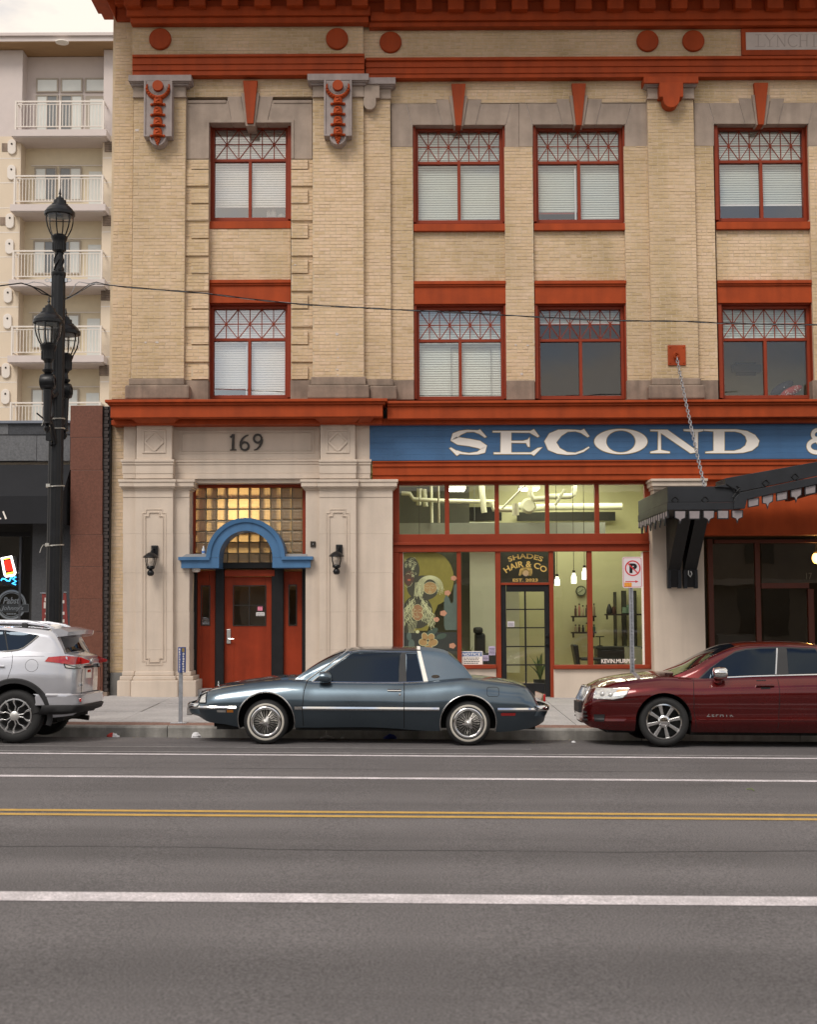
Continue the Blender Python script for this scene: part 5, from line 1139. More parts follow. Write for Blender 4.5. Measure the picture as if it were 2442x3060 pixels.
patch('cactus', [(800, 1100), (800, 720), (830, 660), (870, 700), (900, 780), (930, 760), (940, 520), (985, 490), (985, 1160), (820, 1160)], grn2, .0021)
patch('cactus', ell(300, 1250, 34, 60), grn2, .003); patch('cactus', ell(335, 1370, 45, 80), grn2, .0032); patch('leaf', ell(620, 1200, 110, 45, 16, -.6), grn, .003); patch('leaf', ell(760, 1250, 80, 40, 16, -.3), grn, .0033); patch('dark_foot', [(215, 1200), (985, 1190), (985, 1460), (215, 1460)], mu((.03, .035, .028), 'mural_base'), .0015)
tan = mu((.36, .225, .085), 'mural_tan'); tan2 = mu((.30, .16, .07), 'mural_brown'); lnm = mu((.52, .54, .29), 'mural_line'); pk = mu((.50, .25, .15), 'mural_peach')
patch('painted_face', ell(300, 420, 70, 110, 20, .15), mu((.09, .05, .03), 'mural_deep'), .0035); patch('painted_face', ell(600, 560, 95, 85), tan, .0036); patch('painted_face', ell(420, 910, 82, 115), tan2, .0037)
for (cx, cy, r) in ((940, 420, 45), (850, 630, 48), (790, 920, 52), (690, 1010, 45), (420, 1185, 30), (920, 1385, 50)):
    for j in range(5): patch('petal', ell(cx+r*.5*math.cos(j*1.257), cy+r*.5*math.sin(j*1.257)*.8, r*.5, r*.42, 10), pk if r != 30 else lnm, .004+.0003*j)
for (cx, cy, rx, ry, ro) in ((525, 1255, 40, 55, -.4), (615, 1260, 45, 48, .6), (500, 1335, 60, 48, .2), (640, 1340, 68, 48, -.2), (578, 1415, 55, 35, 0)):
    patch('petal', ell(cx, cy, rx+6, ry+6, 16, ro), lnm, .0042); patch('petal', ell(cx, cy, rx, ry, 16, ro), tan, .0046)
q = MB(); dd = 0
def curl(pts, w):
    global dd
    dd += 1; q.stroke([(*U(xm_(x), ym_(y), YL), w) for x, y in pts], YL-.0052-.00002*(dd % 20), YL-.0045)
for k in range(44):                                        # wavy hair of the lower face
    a0 = PI*(1.02+.96*k/43); x0, y0 = 420+(80+k % 3*22)*math.cos(a0), 830+(130+(k % 4)*26)*math.sin(a0)*.75
    side = -1 if k < 22 else 1; spread = abs(k-21.5)/21.5; pts = []
    for i in range(15):
        u = i/14; x = x0+side*(16+112*spread*min(1, u*2.2))+15*math.sin(u*19+k*.9); y = y0+u*(290+60*((k*7) % 5)/4); pts.append((max(222, x), y))
    if abs(pts[6][0]-420) > 60: curl(pts, .0075)
for sd in (-1, 1):                                         # straight hair parted over the upper right face
    for k in range(11):
        pts = [(598+sd*(96+9*k)*math.sin(u*1.5), 545-(112+5*k)*math.cos(u*1.5)) for u in fr(0, 1, 9)]
        e = pts[-1]; pts += [(e[0]+sd*(4+k*1.5)*u+6*math.sin(u*3+k), e[1]+(40+((k*5) % 7)*14+(70 if sd < 0 else 0))*u) for u in (.33, .66, 1)]
        curl(pts, .0068)
for k in range(16): curl([(360+k*10, 480), (350+k*11+8*math.sin(k), 570), (345+k*9, 680)], .0055) if k > 2 else None
for k in range(46):                                        # curls of the upper left head
    cx, cy = 245+random.uniform(0, 150), 130+random.uniform(0, 300)
    if cx > 330 or cy < 280: curl([(cx+16*math.cos(a*2.4+k), cy+14*math.sin(a*2.4+k)) for a in fr(0, 2, 8)], .006)
for (cx, cy, r) in ((600, 560, 1), (420, 910, 1)):         # closed eyes, nose, lips
    curl([(cx-62, cy-10), (cx-40, cy+6), (cx-16, cy-8)], .006); curl([(cx+14, cy-8), (cx+40, cy+6), (cx+62, cy-8)], .006); curl([(cx, cy-30), (cx-8, cy+30), (cx+8, cy+34)], .005); curl([(cx-24, cy+58), (cx, cy+48), (cx+24, cy+58)], .006); curl([(cx-20, cy+62), (cx, cy+74), (cx+22, cy+62)], .006)
    curl([(cx-60, cy-34), (cx-38, cy-44), (cx-16, cy-34)], .005); curl([(cx+14, cy-36), (cx+40, cy-44), (cx+60, cy-30)], .005)
    curl(ell(cx, cy, 97 if cx > 500 else 84, 87 if cx > 500 else 117, 24)+ell(cx, cy, 97 if cx > 500 else 84, 87 if cx > 500 else 117, 24)[:1], .006)
curl([(255, 365), (285, 350), (320, 365)], .006); curl([(235, 520), (270, 550), (320, 530), (350, 480)], .006); 
for k in range(6): curl([(300+k*14, 1200), (290+k*22, 1100), (330+k*16, 1030)], .0065)
q.build('hair_strand', lnm, t, kind='stuff')
patch('lips', ell(300, 445, 24, 15), mu((.42, .12, .06), 'mural_lip'), .0044)

# things behind the upper panes
def winthing(nm, cxp, cyp, Y, label, cat): X, Z = U(cxp, cyp, Y); return thing(nm, (X, Y, Z), label, cat), X, Z
for (x, y, w, h, lab) in ((xc(0)-600+560/S1, ya(1795), .045, .14, 'white jar on the sill behind the top left window'), (600+600/S1, ya(1795), .06, .15, 'white box-shaped carton on the sill behind the top left window'), (600+665/S1, ya(1797), .07, .06, 'low white bowl on the sill behind the top left window')):
    t, X, Z = winthing('sill_ornament', x, y, 27.12, lab, 'ornament'); MB().lathe([(w*.9, 0), (w, .01), (w*.95, h*.7), (w*.6, h*.85), (w*.7, h)], (X, 27.12, Z), 12).build('body', M['white'], t, smooth=40); MB().lathe([(w*.72, h), (w*.6, h+.012)], (X, 27.12, Z), 12).build('rim', M['plaque'], t)
t, X, Z = winthing('cushion', xd(1505), yb(1345), 27.5, 'red cushion with white dots leaning in the lower right window', 'cushion')
q = MB(); q.ball((0, 0, 0), 1, 18); q.v = [(X+.23*x, 27.5+.09*y, Z+.11+.10*z+.09*x) for x, y, z in q.v]; q.build('cover', pm('cushion_red', (.36, .04, .035), .8, var=.1), t, smooth=60)
q = MB()
for i in range(26):
    a = random.uniform(-.8, .8); b = random.uniform(-.7, .7)
    if a*a+b*b < .8: yy = -math.sqrt(max(0, 1-a*a-b*b)); q.ball((X+.23*a, 27.5+.092*yy, Z+.11+.10*b+.09*a), .009, 6)
q.build('dots', M['white'], t)
t, X, Z = winthing('cushion', xd(1430), yb(1340), 27.62, 'dark blue cushion leaning behind the red dotted cushion', 'cushion'); q = MB(); q.ball((0, 0, 0), 1, 16); q.v = [(X+.24*x, 27.62+.09*y, Z+.17+.11*z+.11*x) for x, y, z in q.v]; q.build('cover', pm('cushion_blue', (.03, .035, .06), .8, var=.1), t, smooth=60)
q = MB(); q.ball((X+.02, 27.53, Z+.17), .012, 6); q.build('button', M['white'], t)
X0, X1, Z0, Z1 = FR(xd(1015), yb(1140), xd(1258), yb(1075), 28.55); t = thing('wall_screen', ((X0+X1)/2, 28.55, Z0), 'dark horizontal panel on the olive wall behind the lower right window', 'panel'); MB().box(X0, X1, 28.55, 28.6, Z0, Z1).build('face', pm('dark_panel', (.03, .032, .035), .4, var=.05), t, bev=.01); MB().box(X0+.1, X1-.1, 28.6, 28.66, Z0+.05, Z1-.05).build('mount', M['black'], t)
# ================================================================== canopy over the right entrance
xk, yk = crop(1880, 1380, 3.062)
CF = 23.3; CW = 26.30                                                 # front edge and wall
ch_ = M['charcoal']
CX0 = U(xk(357), yk(340), CF)[0]; CX1 = CX0+8.2
ZT = U(xk(600), yk(226), CF)[1]; ZM1 = U(xk(600), yk(372), CF)[1]; ZB = U(xk(600), yk(440), CF)[1]
cn = thing('entrance_canopy', (CX0+2, CF, ZB), 'black projecting entrance canopy with a scalloped valance and raised gable front', 'canopy')
q = MB(); q.box(CX0+.03, CX0+1.05, CF+.05, CW, ZT-.09, ZT-.03); q.build('deck', ch_, cn)
for i in range(6): MB().box(CX0+1.6+1.2*i, CX0+1.68+1.2*i, CF+.06, CW, ZT-.02, ZT+.1).build('roof_beam', M['black'], cn)
MB().box(CX0+1.05, CX1, CF+.1, CW, ZT+.1, ZT+.11).build('dimming_sheet', glass('light_dimmer', (.3, .3, .3), .04), cn)  # unseen grey sheet, added to set how much daylight reaches the red header
q = MB(); q.box(CX0+.06, CX0+1.05, CF+.06, CW, ZB+.04, ZB+.07); q.build('soffit', M['black'], cn)
bd = lambda nm, x0, x1, y0, y1, z0, z1: MB().box(x0, x1, y0, y1, z0, z1).build(nm, ch_, cn, bev=.006)
bd('side_board', CX0, CX0+.04, CF+.04, CW, ZM1+.004, ZT); bd('side_board', CX0-.012, CX0+.04, CF+.04, CW, ZB, ZM1)
xg = U(xk(965), yk(350), CF)[0]
bd('front_board', CX0, xg+.1, CF, CF+.04, ZM1+.004, ZT); bd('front_board', CX0-.012, xg+.1, CF-.012, CF+.04, ZB, ZM1)
# gable front
GY = CF-.05; Pk = lambda x, y: U(xk(x), yk(y), GY)
sl_ = (0-150)/(1721-885)
far = 2600
gt = lambda x: 150+sl_*(x-885); gm_ = lambda x: 277+(130-277)/(1721-1010)*(x-1010); gb_ = lambda x: 342+(205-342)/(1721-1090)*(x-1090)
q = MB(); q.prism([Pk(790, 228), Pk(885, 205), Pk(885, 150), Pk(1900, gt(1900)), Pk(1900, gm_(1900)), Pk(1010, 277), Pk(960, 240)], GY, GY+.06); q.build('gable_board', ch_, cn, bev=.006)
q = MB(); q.prism([Pk(965, 340), Pk(1000, 300), Pk(1012, 283), Pk(1900, gm_(1900)+5), Pk(1900, gb_(1900)), Pk(1085, gb_(1085)), Pk(1062, 428), Pk(965, 432)], GY-.012, GY+.05); q.build('gable_board', ch_, cn, bev=.006)
q = MB(); q.prism([Pk(885, 150), Pk(1900, gt(1900)), Pk(1900, gt(1900)+90), Pk(885, 240)], GY+.06, CF+.7); q.build('gable_roof', ch_, cn)
q = MB(); q.tube([(*Pk(890, 203)[:1], GY-.004, Pk(890, 203)[1]), *[(Pk(x, y)[0], GY-.006, Pk(x, y)[1]) for x, y in ((930, 228), (968, 258), (975, 290), (950, 325), (975, 340), (960, 365))]], .011, 5)
q.build('scroll_moulding', M['black'], cn)
q = MB(); q.tube([(Pk(x, y)[0], GY-.014, Pk(x, y)[1]) for x, y in ((985, 222), (1015, 240), (985, 275), (1010, 285))], .011, 5); q.build('scroll_moulding', M['black'], cn)
for (x, y) in ((428, 347), (703, 345), (1253, 194), (1520, 137), (1800, 80)):
    q = MB(); f = Pk; Y_ = (CF if x < 900 else GY)-.008
    pts = [(Pk(x+a, y+b)[0], Y_, Pk(x+a, y+b)[1]) for a, b in ((-32, 0), (-8, -26), (8, -26), (32, 0), (8, 26), (-8, 26))]
    q.tube(pts[1:4], .008, 4); q.tube(pts[4:]+pts[:1], .008, 4) if False else q.tube([pts[4], pts[3]], .008, 4); q.tube([pts[1], pts[0], pts[5]], .008, 4); q.build('diamond_ornament', M['black'], cn)
pz = pm('pale_pink_insert', (.25, .22, .225), .6, var=.1, vs=10)
def dagger(x, y0, w, hgt, pointed, Y, skew=0):
    # one valance tab: dark frame with pale insert
    o = [(x, y0), (x+w, y0+skew), (x+w-3, y0+hgt*.78+skew), (x+w*.64, y0+hgt*.92+skew*.6), (x+w*.5, y0+hgt*1.42), (x+w*.36, y0+hgt*.92+skew*.4), (x+3, y0+hgt*.78)] if pointed else [(x, y0), (x+w, y0+skew), (x+w-3, y0+hgt+skew), (x+3, y0+hgt)]
    i = [(x+9, y0+6), (x+w-9, y0+6+skew), (x+w-12, y0+hgt*.72+skew), (x+w*.6, y0+hgt*.88+skew*.6), (x+w*.5, y0+hgt*1.12), (x+w*.4, y0+hgt*.88+skew*.4), (x+12, y0+hgt*.72)] if pointed else [(x+9, y0+6), (x+w-9, y0+6+skew), (x+w-12, y0+hgt-9+skew), (x+12, y0+hgt-9)]
    q = MB(); q.prism([U(xk(a), yk(b), Y) for a, b in o], Y, Y+.022); t_ = q.build('valance_tab', ch_, cn, bev=.003)
    q = MB(); q.prism([U(xk(a), yk(b), Y) for a, b in i], Y-.006, Y+.01); q.build('pale_insert', pz, t_)
for i in range(5): dagger(416+i*131, 447-i*1.5, 110, 88 if i % 2 == 0 else 82, i % 2 == 0, CF+.01)
for i in range(8): x = 1088+i*130.5; dagger(x, 340-i*28.5, 108, 88 if i % 2 else 80, i % 2 == 1, GY+.03, -17)
n = 13
for i in range(n):                                                    # tabs along the side, seen edge-on
    y = CF+.12+(CW-.1-CF-.12)*i/(n-1)
    w = .20; z0 = ZB-.16 if i % 2 else ZB-.13
    q = MB(); pts = [(y-w/2+.015, ZB), (y+w/2-.015, ZB), (y+w/2-.02, z0), (y, z0-(.09 if i % 2 else 0)), (y-w/2+.02, z0)]
    q.add([(CX0-.005, a, b) for a, b in pts]+[(CX0+.02, a, b) for a, b in pts], [(0, 1, 2, 3, 4), (9, 8, 7, 6, 5)]+[(k, 5+k, 5+(k+1) % 5, (k+1) % 5) for k in range(5)]); t_ = q.build('valance_tab', ch_, cn)
    q = MB(); q.box(CX0-.012, CX0-.005, y-w/2+.04, y+w/2-.04, z0+.03, ZB-.02); q.build('pale_insert', pz, t_)
for (xl, xr) in ((352, 464), (499, 614)):                             # raking brackets on the pier
    A, Z0 = U(xk(xl), yk(1150), CW); B = U(xk(xr), yk(1150), CW)[0]; Zk = U(xk(xl), yk(990), CW)[1]
    q = MB(); prof = [(CW, Z0), (CW-.13, Z0), (CW-.15, Zk), (CF+1.7, ZB+.04), (CW, ZB+.04)]
    q.add([(A, y, z) for y, z in prof]+[(B, y, z) for y, z in prof], [(0, 1, 2, 3, 4), (9, 8, 7, 6, 5)]+[(k, 5+k, 5+(k+1) % 5, (k+1) % 5) for k in range(5)][::-1])
    br = q.build('bracket', M['black'], cn, bev=.008)
    q = MB()
    for (a, b) in ((A-.012, A+.05), (B-.05, B+.012)): q.box(a, b, CW-.16, CW-.02, Z0-.02, Zk); 
    q.box(A+.05, B-.05, CW-.155, CW-.14, Zk-.01, Zk+.02); q.build('bracket_foot', ch_, br, bev=.005)
X, Z = U(xk(562), yk(1020), CW-.16); q = MB(); q.tube([(X-.03, CW-.17, Z+.05), (X-.035, CW-.18, Z-.02), (X, CW-.18, Z-.07), (X+.03, CW-.18, Z-.01), (X+.01, CW-.175, Z+.04)], .012, 5); q.build('hook', M['silverplate'], cn)
# chain from the wall plate to the canopy
t = thing('support_chain', (U(xd(558), yb(1000), YQ)[0], YQ, U(xd(558), yb(1000), YQ)[1]), 'slanting steel chain from a square red wall plate to the black canopy', 'chain')
X0, X1, Z0, Z1 = FR(xd(485), yb(915), xd(632), yb(1082), YQ-.03); mb = MB(); mb.box(X0, X1, YQ-.03, YQ+.01, Z0, Z1); ap = mb.build('anchor_plate', red, t, bev=.004)
q = MB()
for (a, b) in ((.12, .12), (.88, .12), (.12, .88), (.88, .88)): q.ball((X0+(X1-X0)*a, YQ-.034, Z0+(Z1-Z0)*b), .013, 8)
q.build('bolt', red, ap)
X, Z = U(xd(553), yb(998), YQ-.1); q = MB(); q.tube([(X+.045*math.cos(a), YQ-.05-.05*math.sin(a/2), Z+.05*math.sin(a)) for a in fr(0, 2*PI, 14)[:-1]], .02, 6, True); q.build('anchor_ring', red, ap)
A = Vector((X+.01, YQ-.1, Z-.05)); bx, bz = U(2107.8, 1455, CF+.12); B = Vector((bx, CF+.12, ZT-.03)); Ld = (B-A).length; n = int(Ld/.085); d = (B-A).normalized()
s1 = d.cross(Vector((1, 0, 0))).normalized(); s2 = d.cross(s1)
lm = []
for s_ in (s1, s2):
    q = MB(); q.tube([tuple(d*(.034*math.cos(a)+(.02 if math.cos(a) > 0 else -.02))+s_*(.024*math.sin(a))) for a in fr(0, 2*PI, 12)[:-1]], .0095, 5, True); lm.append(q.mesh('chain_link', M['steel'], 60))
for i in range(n): link('chain_link', lm[i % 2], t, loc=A+d*(Ld*(i+.5)/n)+Vector((0, 0, -.05*math.sin(PI*(i+.5)/n))))
q = MB(); q.tube([tuple(B+Vector((-.02, 0, -.02))), tuple(B+Vector((0, 0, -.09)))], .022, 6); q.build('turnbuckle', pm('pale_blue_steel', (.3, .36, .5), .4, .4, var=0), t)

# ================================================================== bar building on the left
YBr = 26.62
bb = thing('bar_building', (U(60, 1900, YBr)[0], YBr, .2), 'low dark shop building with a granite fascia and red granite pier', 'building')
gdk = pm('dark_granite', (.050, .053, .060), .5, spec=.3, var=.25, vs=30, fine=.3); glt = pm('grey_granite', (.115, .118, .125), .5, var=.25, vs=26, fine=.3); grd = pm('red_granite', (.145, .058, .038), .42, spec=.3, var=.18, vs=24, fine=.25)
X00 = U(-320, 1500, YBr)[0]
def bbx(nm, x0, y0, x1, y1, Y, mat, d=.3, bev=.004): X0, X1, Z0, Z1 = FR(x0, y0, x1, y1, Y); return MB().box(X0, X1, Y, Y+d, Z0, Z1).build(nm, mat, bb, bev=bev)
bbx('coping', -320, yb(1540), xa(577), yb(1562), YBr-.06, pm('coping', (.17, .19, .23), .6, var=.1), 3)
for (a, b) in ((-320, -120), (-119, xa(66)), (xa(68), xa(577))): bbx('granite_slab', a, yb(1564), b, yb(1655), YBr, gdk if b > xa(70) else glt)
for (a, b) in ((-320, -91), (-90, 108), (109, xa(577))): bbx('granite_slab', a, yb(1658), b, yb(1872), YBr+.02, glt)
ys_ = [yb(1413), yb(1678), yb(1948), 1598, 1693, 1790, 1888, 1986, 2084]
for i in range(len(ys_)-1): bbx('granite_slab', xa(578)-(i > 3)*2, ys_[i]+.5, xa(843), ys_[i+1]-.2, 26.28, grd, .5)
bbx('pier_core', xa(585), yb(1420), xa(840), 2090, 26.32, M['black'], .8)
i = 0; y = yb(1422)
dbk = pm('dark_brick', (.045, .034, .032), .7, var=.2, vs=12, bump=.3)
while y < 2076:                                                       # dark brick edge with open joints
    e = 1.5 if i % 2 else -1.5; bbx('brick', xa(846)+(e if i % 2 else 0)-4*(y > 1400)*(y-1400)/680, y, xa(893)-4*(y > 1400)*(y-1400)/680+e, y+9.0, 26.34+random.uniform(-.01, .01), dbk, .35, 0); y += 10.4; i += 1
bbx('brick_joint', xa(843)-2, yb(1422), xa(905)-2, 2080, 26.38, M['black'], .3)
bbx('pier_foot', xa(838)-5, 2068, xa(892)-4, 2092, 26.30, M['brownstone'], .3)
# dark awning
q = MB(); X0, X1, Z0, Z1 = FR(-320, yb(1876), 188, 1557, 26.0); Zc = U(90, 1482, 25.9)[1]
q.add([(X0, YBr, Z1), (X1, YBr, Z1), (X1, 25.9, Zc), (X0, 25.9, Zc), (X0, 25.9, Zc-.52), (X1, 25.9, Zc-.52), (X1, YBr, Zc-.52), (X0, YBr, Zc-.52)], [(3, 2, 1, 0), (4, 5, 2, 3), (5, 6, 1, 2), (7, 4, 3, 0)]); q.build('awning', pm('awning_canvas', (.022, .023, .026), .9, spec=.2, var=.1, bump=.2, bs=200), bb)
q = MB(); X0, X1, Z0, Z1 = FR(1, 1527, 20, 1552, 25.89)
tl = thing('awning_lettering', (X0, 25.89, Z0), 'end of white slanted lettering on the dark awning edge', 'lettering')
q = MB(); q.stroke([(*U(8, 1528, 25.89), .028), (*U(17, 1551, 25.89), .03)], 25.885, 25.899); q.build('letter', M['white'], tl); q = MB(); q.stroke([(*U(-3, 1549, 25.89), .02), (*U(2, 1550, 25.89), .03)], 25.886, 25.899); q.build('full_stop', M['white'], tl)
# shop window, post and dark interior
bbx('window_pier', xe(238), 1560, 188, 2090, YBr+.1, pm('dark_pier', (.055, .057, .062), .5, var=.2, vs=26, fine=.2), .3)
bbx('side_pier', 187, 1560, xa(578), 2090, YBr-.05, gdk, .3)
bbx('window_post', 53, 1600, 60, 2090, YBr+.5, pm('dull_metal', (.07, .075, .085), .5, .4, var=.1), .06); bbx('window_head', -320, 1590, 95, 1604, YBr+.48, M['black'], .1)
bbx('stall_riser', -320, 1990, 95, 2090, YBr+.48, M['black'], .1)
bbx('pane', -320, 1604, 53, 1990, YBr+.53, M['shopglass'], .006, 0)
q = MB(); X0, X1, Z0, Z1 = FR(-320, 1560, 190, 2100, YBr+3); q.box(X0, X1, YBr+3, YBr+3.1, Z0-.1, Z1+.8); q.box(X1, X1+.1, YBr+.3, YBr+3.1, Z0-.1, Z1+.8); q.box(X0, X1, YBr, YBr+3.1, Z1+.5, Z1+.6); q.box(X0, X1, YBr+.3, YBr+3.1, Z0-.15, Z0-.05); q.build('interior', pm('bar_interior', (.022, .021, .02), .9, var=.2), bb)
q = MB(); X0, X1, Z0, Z1 = FR(-320, yb(1562), xa(560), yb(1580), YBr); q.box(X0, X1, YBr+.05, 44, Z1-.25, Z1-.2); q.build('roof', M['gutter'], bb)
# neon sign: a tilted can with a blue underline
xn, yn = crop(0, 1500, 5.0618); YNn = YBr+.45
cx_, cz_ = U(xn(125), yn(970), YNn); t = thing('neon_sign', (cx_, YNn, cz_), 'glowing neon can sign, white and yellow outline around red, over blue script', 'neon sign')
def neon(nm, pts, r, col, st_, closed=False): q = MB(); q.tube([(U(xn(x), yn(y), YNn)[0], YNn-.01, U(xn(x), yn(y), YNn)[1]) for x, y in pts], r, 8, closed); q.build(nm, pm('neon_'+nm, col, .4, var=0, emis=col, estr=st_), t, smooth=60)
neon('white_tube', [(22, 850), (165, 822), (228, 1075), (210, 1105), (85, 1125), (68, 1100)], .021, (1, .95, .88), 2.6, True)
neon('yellow_tube', [(40, 868), (165, 842)], .011, (1, .55, .05), 3); neon('yellow_tube', [(78, 1090), (205, 1062)], .012, (1, .5, .04), 3)
q = MB(); q.prism([U(xn(x), yn(y), YNn) for x, y in ((58, 905), (80, 885), (155, 878), (165, 930), (168, 985), (192, 1045), (150, 1035), (128, 1050), (92, 1040), (80, 990))], YNn, YNn+.02); q.build('red_glow', pm('neon_red', (1, .02, .01), .5, var=0, emis=(1, .015, .005), estr=1.5), t)
neon('blue_tube', [(12, 1190), (30, 1160), (70, 1165), (100, 1190), (140, 1195), (160, 1150), (200, 1120), (240, 1135), (190, 1165), (240, 1200), (180, 1235), (235, 1250)], .013, (.05, .45, 1), 2.6)
q = MB(); q.box(U(xn(20), yn(1000), YNn)[0], U(xn(245), yn(1000), YNn)[0], YNn+.04, YNn+.055, U(0, yn(1260), YNn)[1], U(0, yn(820), YNn)[1]); q.build('backing', M['black'], t)
# round etched window emblem
xr, yr = crop(0, 1820-320, 5.0618); ex_, ez_ = U(xn(180), yn(1560), YNn+.07)
t = thing('window_emblem', (ex_, YNn, ez_), 'round grey etched beer emblem with script low in the bar window', 'emblem'); et = pm('etched_grey', (.17, .19, .21), .7, var=.1); kE = (YNn+.07)/4139/5.0618; YEm = YNn+.055
cE = U(xn(165), yn(1555), YEm)
q = MB(); q.ringp([(cE[0]+225*kE*math.cos(a), cE[1]+225*kE*math.sin(a)) for a in fr(0, 2*PI, 48)[:-1]], [(cE[0]+196*kE*math.cos(a), cE[1]+196*kE*math.sin(a)) for a in fr(0, 2*PI, 48)[:-1]], YEm, YEm+.003)
q.ringp([(cE[0]+186*kE*math.cos(a), cE[1]+186*kE*math.sin(a)) for a in fr(0, 2*PI, 48)[:-1]], [(cE[0]+176*kE*math.cos(a), cE[1]+176*kE*math.sin(a)) for a in fr(0, 2*PI, 48)[:-1]], YEm, YEm+.003); q.build('ring', et, t)
MB().fbox(xn(10), yn(1545), xn(425), yn(1665), YEm-.004, YEm-.001).build('banner', pm('emblem_dark', (.025, .03, .035), .7, var=0), t)
q = MB(); 
for (a, b, c, d) in ((330, 1545, 425, 1550), (420, 1550, 425, 1660), (310, 1660, 425, 1666)): q.fbox(xn(a), yn(b), xn(c), yn(d), YEm-.006, YEm-.004)
q.build('banner_edge', et, t)
ftext('Pabst', xn(40), yn(1440), xn(290), yn(1540), YEm-.002, .003, 'lettering', et, t, shear=.3, bold=.02); ftext("Johnny's", xn(5), yn(1570), xn(350), yn(1655), YEm-.006, .003, 'lettering', et, t, shear=.3, bold=.015); ftext('BEER', xn(95), yn(1680), xn(250), yn(1705), YEm, .003, 'lettering', et, t, bold=.03)

# ================================================================== apartment block behind
YZ = 57.0; k57 = YZ/4139
ap = thing('apartment_building', (U(150, 1200, YZ)[0], YZ, 0), 'beige apartment block with stacked white railed balconies behind the brick building', 'building')
lil = pm('lilac_cladding', (.60, .53, .505), .8, var=.03); bei = pm('beige_render', (.67, .565, .44), .85, var=.04, vs=1); bei2 = pm('beige_recess', (.68, .60, .45), .85, var=.04); wht = pm('white_rail', (.72, .66, .60), .6, var=.02); trm = pm('taupe_frame', (.40, .35, .29), .7, var=.03)
AL, AR = U(-330, 900, YZ)[0], U(700, 900, YZ)[0]
xL, xR = U(xa(152), 900, YZ)[0], U(xa(832), 900, YZ)[0]                # recess edges
FH = 217.5*k57
slab_y = [ya(1060), ya(1660), yb(350), yb(990), yb(1620)]
zs = [U(150, v, YZ-.7)[1] for v in slab_y]; FHm = (zs[0]-zs[3])/3
zs = [zs[0]-FHm*i for i in range(7)]                                   # balcony floor levels, top first
zroof = U(150, ya(340), YZ-.8)[1]; ztop = zroof-.45
q = MB(); zc = zs[0]-.1
q.box(AL, xL, YZ, YZ+12, zc, ztop+.4); q.box(xR, AR, YZ, YZ+12, zc, ztop+.4); q.box(xL, xR, YZ+.72, YZ+12, zc, ztop+.4); q.build('upper_wall', lil, ap)
q = MB(); q.box(AL, xL, YZ-.03, YZ+12, -1, zc); q.box(xR, AR, YZ-.03, YZ+12, -1, zc); q.build('wall', bei, ap)
q = MB(); q.box(xL, xR, YZ+.7, YZ+12, -1, zc); q.build('recess_wall', bei2, ap)
zroof = U(150, ya(340), YZ-.8)[1]; ztop = zroof-.5
q = MB(); q.box(AL, AR, YZ-.8, YZ+12, zroof, U(150, ya(290), YZ-.8)[1]); q.box(AL, AR, YZ-.9, YZ+12, U(150, ya(292), YZ-.9)[1], U(150, ya(268), YZ-.9)[1]); q.build('roof', lil, ap)
q = MB(); q.box(AL, AR, YZ-.78, YZ+2, zroof-.03, zroof-.002)
for i in range(9): pass
q.build('roof_soffit', pm('cedar_soffit', (.36, .22, .105), .7, var=.15, vs=3, stretch=(.5, 6, 1)), ap)
q = MB(); X, Z = U(xa(510), ya(396), YZ-.8); q.lathe([(.28, -.04), (.28, 0)], (X, YZ-.8, zroof-.03), 14); q.build('downlight', M['white'], ap)
q = MB()
for dv in (100, 200, 300, 400, 500, 620):
    pass
for i in range(7):
    for e in (.33, .66, 1.0): z = zs[i]-FHm*e; q.box(AL, xL-.01, YZ-.036, YZ-.02, z-.02, z+.02); q.box(xR+.01, AR, YZ-.036, YZ-.02, z-.02, z+.02)
q.build('render_joint', wht, ap)
gpan = pm('pale_pane', (.66, .68, .64), .15, var=.03, coat=.6); dpn = pm('grey_pane', (.17, .18, .18), .15, var=.05, coat=.6)
bl, br_ = U(xa(85), 500, YZ-.75)[0], U(xa(872), 500, YZ-.75)[0]
